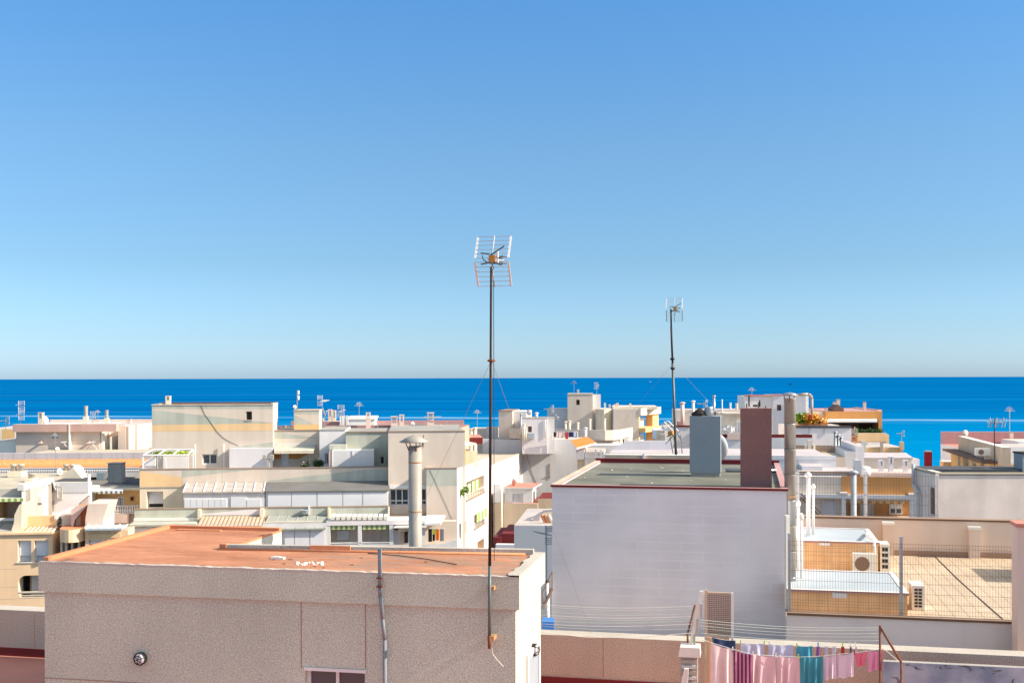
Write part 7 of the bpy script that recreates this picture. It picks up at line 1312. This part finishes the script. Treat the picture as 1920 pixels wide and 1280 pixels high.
m = MB(R2); s_ = R2.S(1915, 860, 1.0); m.box(s_, s_ + 1, .9, 1.6, z2 - .02, R2.Z(1915, 851, .9), 'bluegray_render'); m.box(s_ - .03, s_ + 1.03, .87, 1.63, R2.Z(1915, 851, .9) + .002, R2.Z(1915, 851, .9) + .05, 'dark'); tag(m.build('chimney', None, R2.W(s_, .9, z2)), 'blue grey stack cut by the right edge on the black roof', 'chimney')
m = MB(R2); m.box(1.65, 2.0, 1.2, 1.6, z2 - .028, z2 + .06, 'dark'); tag(m.build('roof_hatch', None, R2.W(1.7, 1.2, z2)), 'low dark hatch on the black roofed beige block', 'hatch')
antenna('near triple comb aerial on dark pole at the right', 1864.5, 785, 44, 14, 'combs', 10, .55, 'mast')
# orange building far right
Fo = Fr.two(1783, 84, 1856, 71.5, 860); T = bthing('apartment_block', 'orange yellow block with long dark eave at the far right', 'building', Fo); z1 = at(1783, 836, 84).z
m = MB(Fo); s1_ = Fo.S(1856); ho = [Fo.r(x0, x1, 851, 873) for x0, x1 in ((1796, 1801), (1806, 1816), (1822, 1830), (1838, 1845))]; m.body(0, s1_, 0, 8, GZ, z1 - .35, 'yellow', 'roof_gray', [(*h, .5) for h in ho], .5, 'cream')
for h in ho: m.add([(h[0], .48, h[2]), (h[1], .48, h[2]), (h[1], .48, h[3]), (h[0], .48, h[3])], [(0, 1, 2, 3)], 'beige')
m.build('wall', T)
m = MB(Fo); m.box(-.3, s1_ + .3, -.55, .4, z1 - .349, z1 - .2, 'brown'); m.build('eave', T)
m = MB(Fo); m.box(.6, s1_ + 1.5, .41, .9, z1 - .345, Fo.Z(1800, 818, .41), 'tan', 'sunbleached'); m.build('upper_wall', T)
m = MB(Fo); m.box(-1.6, -.2, -.5, .5, GZ, Fo.Z(1776, 863), 'ochre', 'white'); m.build('side_balcony', T)
aircon('little white unit on the dark eave at the far right', 1843, 855, 72, 12, .9, .5)
dish('reddish rimmed round dish on the wall above the orange block', 1809, 813, 84, z1, .28, (-.2, .9, .2), m='pink')
Fp = Fr(1800, 90, 4, 817); T = bthing('building', 'lilac pink roof terrace at the far right with red edge', 'building', Fp); zp = Fp.Z(1850, 818)
m = MB(Fp); m.box(0, Fp.S(1990), 0, 5, GZ, zp - .9, 'lav', 'red_floor'); m.box(0, Fp.S(1990), 4.8, 5, zp - .9, zp + .15, 'mauve', 'pink'); m.box(Fp.S(1878), Fp.S(1990), -3.5, -.01, GZ, Fp.Z(1890, 827, -3.5), 'lav', 'pink'); m.box(Fp.S(1840), Fp.S(1875), -.15, -.005, zp - 1.3, zp - .8, 'orange'); pb(m, Fp, 1836, 1876, 829, 831.5, -.3, -.16, 'dark_red'); m.build('wall', T)
m = MB(Fp); pb(m, Fp, 1868, 1960, 838, 875, -8, -3.6, 'lav', 'roof_pale'); m.build('lower_wall', T)
chimney('small pink chimney on the lilac terrace at far right', 1893, 1899, 811, 90, zp - .9, 'pink', 'plain', 4); antenna('pale aerial standing over the sea at the far right', 1893, 766, 91, zp - .9, 'fan', 0, 1.1, 'alu')
# ================= red roofed hut and beige walls, centre =================
C0 = Fr(945, 88, 6, 943); T = bthing('building', 'beige shaded building carrying a small hut with bright red roof', 'building', C0); z0 = C0.Z(965, 943)
hb = C0.r(970, 985, 975, 991); m = MB(C0); m.body(0, C0.S(1008), 0, 5, GZ, z0, 'tan', 'red_floor', [hb], .15); m.box(C0.S(1008) + .002, C0.S(1060), .4, 5, GZ, z0 + .35, 'tan', 'dark_red'); m.box(C0.S(924), -.003, .3, 5, GZ, C0.Z(935, 925), 'tan', 'white'); m.box(C0.S(924), C0.S(938), .25, .298, C0.Z(930, 942), C0.Z(930, 908), 'white'); m.build('wall', T); window(T, C0, hb, 0, .15, 2, 'white', 'graywall', 0, .1, 'conc_light')
zh = C0.Z(965, 916); hh = C0.r(961, 981, 925, 942, .2); m = MB(C0); m.body(C0.S(945.5), C0.S(998), .2, 3.6, z0, zh, 'white', 'red_floor', [hh], .08); m.build('hut_wall', T); window(T, C0, hh, .2, .08, 2, 'graywall', 'graywall', 0, .05, None, 'door')
m = MB(C0); m.prism([(C0.S(943), .0), (C0.S(1000), -.1), (C0.S(1016, 910, 3.8), 3.8), (C0.S(952), 4.2)], zh + .002, zh + .10, 'white', 'red_floor'); pb(m, C0, 960, 966, 901, 911, 1.2, 1.6, 'red_floor'); m.build('red_roof', T)
Cs = Fr(960, 1, 6 - 90); p_ = C0.W(C0.S(998), .2, 0); Cs.P = (p_.x, p_.y)
m = MB(C0); m.box(C0.S(998) + .003, C0.S(998) + .06, .8, 1.8, z0 + .05, zh - .3, 'glass'); m.build('side_window', T)
m = MB(C0); s_ = C0.S(941); m.tube((s_, -.1, z0 - 4), (s_, -.1, z0 + 1.4), .06, 'sunbleached', 6); m.build('drainpipe', T)
C3 = Fr(925, 60, 6, 1010); T = bthing('building', 'deep red low building in the street gap behind the mast', 'building', C3); m = MB(C3); m.box(C3.S(924), C3.S(939), 0, 4, GZ, C3.Z(930, 1007), 'dark_red'); m.box(C3.S(939), C3.S(985), .2, 4, GZ, C3.Z(950, 1001), 'dark_red'); m.box(C3.S(931), C3.S(985), -.5, -.01, GZ, C3.Z(950, 1018), 'lav'); pb(m, C3, 938, 946, 1029, 1036, -.53, -.5, 'dark'); m.build('wall', T)
C1_ = Fr(964, 46, 6, 983); T = bthing('building', 'blank lilac grey wall topped by a small stepped white balcony', 'building', C1_); z0 = C1_.Z(1000, 985); m = MB(C1_); m.box(0, C1_.S(1048), 0, 6, GZ, z0, 'graywall', 'roof_pale'); m.build('wall', T)
m = MB(C1_); q = lambda x, y: C1_.q(x, y, 1.5); m.slab([q(966, 986), q(978, 976), q(980, 979), q(990, 970), q(1003, 966), q(1020, 956), q(1040, 954), q(1040, 958), q(1022, 960), q(1012, 966), q(1012, 985), q(999, 985), q(999, 970), q(983, 985)], 1.5, 1.7, 'white', 'roof_lilac'); m.build('stepped_balcony', T)
pb(MB(C1_), C1_, 1001, 1011, 967, 984, 1.8, 1.9, 'teal').build('door', T); m = MB(C1_); pb(m, C1_, 1013, 1042, 958, 985, 3, 3.2, 'cream'); m.build('back_wall', T)
for i, x in enumerate((1015, 1021, 1028)):
    m = MB(C1_); s_, z_ = C1_.q(x, 965, .9); s2_, z2_ = C1_.q(x + 9, 982, .9); m.tube((s_, .9, z_), (s2_, .9, z2_), .07, 'terracotta' if i < 2 else 'cream', 5); m.tube((s2_, .9, z2_), (s2_ - .25, .9, z2_ - .05), .06, 'terracotta', 5); tag(m.build('folded_chair', None, C1_.W(s_, .9, z0)), ['left', 'middle', 'right cream'][i] + ' folded chair leaning on the small stepped balcony', 'chair', 'folded chairs on the stepped balcony')
antenna('pale fishbone aerial in front of the blank lilac grey wall', 1024, 990, 30, 14, 'yagi', 175, .62, 'alu')
# boats
for lab, px, py, Y, mt, L_ in (('tiny white boat leaving a wake near the horizon', 1219, 716.3, 0, 'white', 14), ('tiny dark boat near the horizon right of the white one', 1482, 721, 0, 'dark', 10)):
    g = gz(px, py, 0); T = thing('boat', lab, 'boat', tuple(g)); m = MB(); x, y = g.x, g.y
    m.add([(x - L_ * .5, y - 2, 1.6), (x + L_ * .35, y - 2, 1.6), (x + L_ * .6, y, 2.0), (x + L_ * .35, y + 2, 1.6), (x - L_ * .5, y + 2, 1.6), (x - L_ * .45, y - 1.4, .01), (x + L_ * .35, y - 1.2, .01), (x + L_ * .45, y, .01), (x + L_ * .35, y + 1.2, .01), (x - L_ * .45, y + 1.4, .01)], [(0, 1, 2, 3, 4), (5, 6, 1, 0), (6, 7, 2, 1), (7, 8, 3, 2), (8, 9, 4, 3), (9, 5, 0, 4)], mt); m.build('hull', T); MB().box(x - 3, x + 2, y - 1.2, y + 1.2, 1.7, 4.2, mt).build('cabin', T)

# ================= small wear and fittings =================
for lab, fr, px, y0, y1, t, par in (('grey downpipe on the white wall of the low lilac roof hut', H2, 1022, 786, 820, 0, None),):
    s_ = fr.S(px, (y0 + y1) / 2, t); o = MB(fr).tube((s_, t - .07, fr.Z(px, y1, t)), (s_, t - .07, fr.Z(px, y0, t)), .045, 'graywall', 6).build('downpipe', None, fr.W(s_, t, fr.Z(px, y1, t)), -math.radians(fr.yaw)); tag(o, lab, 'pipe')
# black cable running down the corner block and a bracket wire on the beige wall
m = MB(L); m.path([(L.S(x, y, -2.82), -2.82, L.Z(x, y, -2.82)) for x, y in ((806, 881), (822, 915), (838, 950), (853, 985))], .008, 'dark', 4); tag(m.build('wire', None, L.W(0, -2.82, 15)), 'thin slanting wire across the beige front of the corner block', 'wire')
m = MB(L); m.tube((L.S(794, 830, -1.34), -1.38, L.Z(794, 838, -1.34)), (L.S(794, 830, -1.34), -1.38, L.Z(794, 815, -1.34)), .02, 'dark', 4); tag(m.build('wall_rod', None, L.W(L.S(794), -1.38, 20)), 'short dark rod on the tall beige wall above the flue hat', 'rod')
# plants and towel on the corner block balcony
m = MB(E); s_ = E.S(862, 928); m.leaves((s_ + .3, -.25, E.Z(864, 928)), .35, .2, .7, 240, .16, 'leaf', 4, 'lime'); tag(m.build('balcony_plant', None, E.W(s_, -.2, E.Z(864, 930))), 'leafy green plant hanging by the sunlit side balcony', 'plant')
# blisters, leaves and grit on the painted roof
m = MB(N1); R8 = random.Random(8)
for i in range(9):
    g = N1.g(R8.uniform(500, 960), R8.uniform(1042, 1064), ZR); m.tube((g[0], g[1], ZR - .009), (g[0] + R8.uniform(.03, .09), g[1] + R8.uniform(-.02, .02), ZR - .006), .008, 'brown', 4)
o = m.build('dry_twigs', None, N1.W(4, 1, ZR)); tag(o, 'scattered dry twigs on the worn right half of the orange roof', 'twigs'); o['kind'] = 'stuff'
m = MB(N1); m.prism([(.35, 3.85), (1.25, 3.9), (1.25, 3.98), (.35, 3.98)], ZR - .011, ZR + .01, 'terracotta'); m.build('loose_strip', bpy.data.objects['stair_tower'])
# cracked render bits and duct joints on the olive roof
m = MB(G); 
for i in range(16):
    x, y = R8.uniform(.3, 4.8), R8.uniform(.3, 7); m.lathe((x, y, ZGR + .001), [(R8.uniform(.015, .05), 0), (.01, R8.uniform(.01, .03))], 'conc_light', 5, False)
o = m.build('gravel', None, G.W(2.5, 3, ZGR)); tag(o, 'loose crumbs of mortar scattered over the olive roof', 'gravel'); o['kind'] = 'stuff'
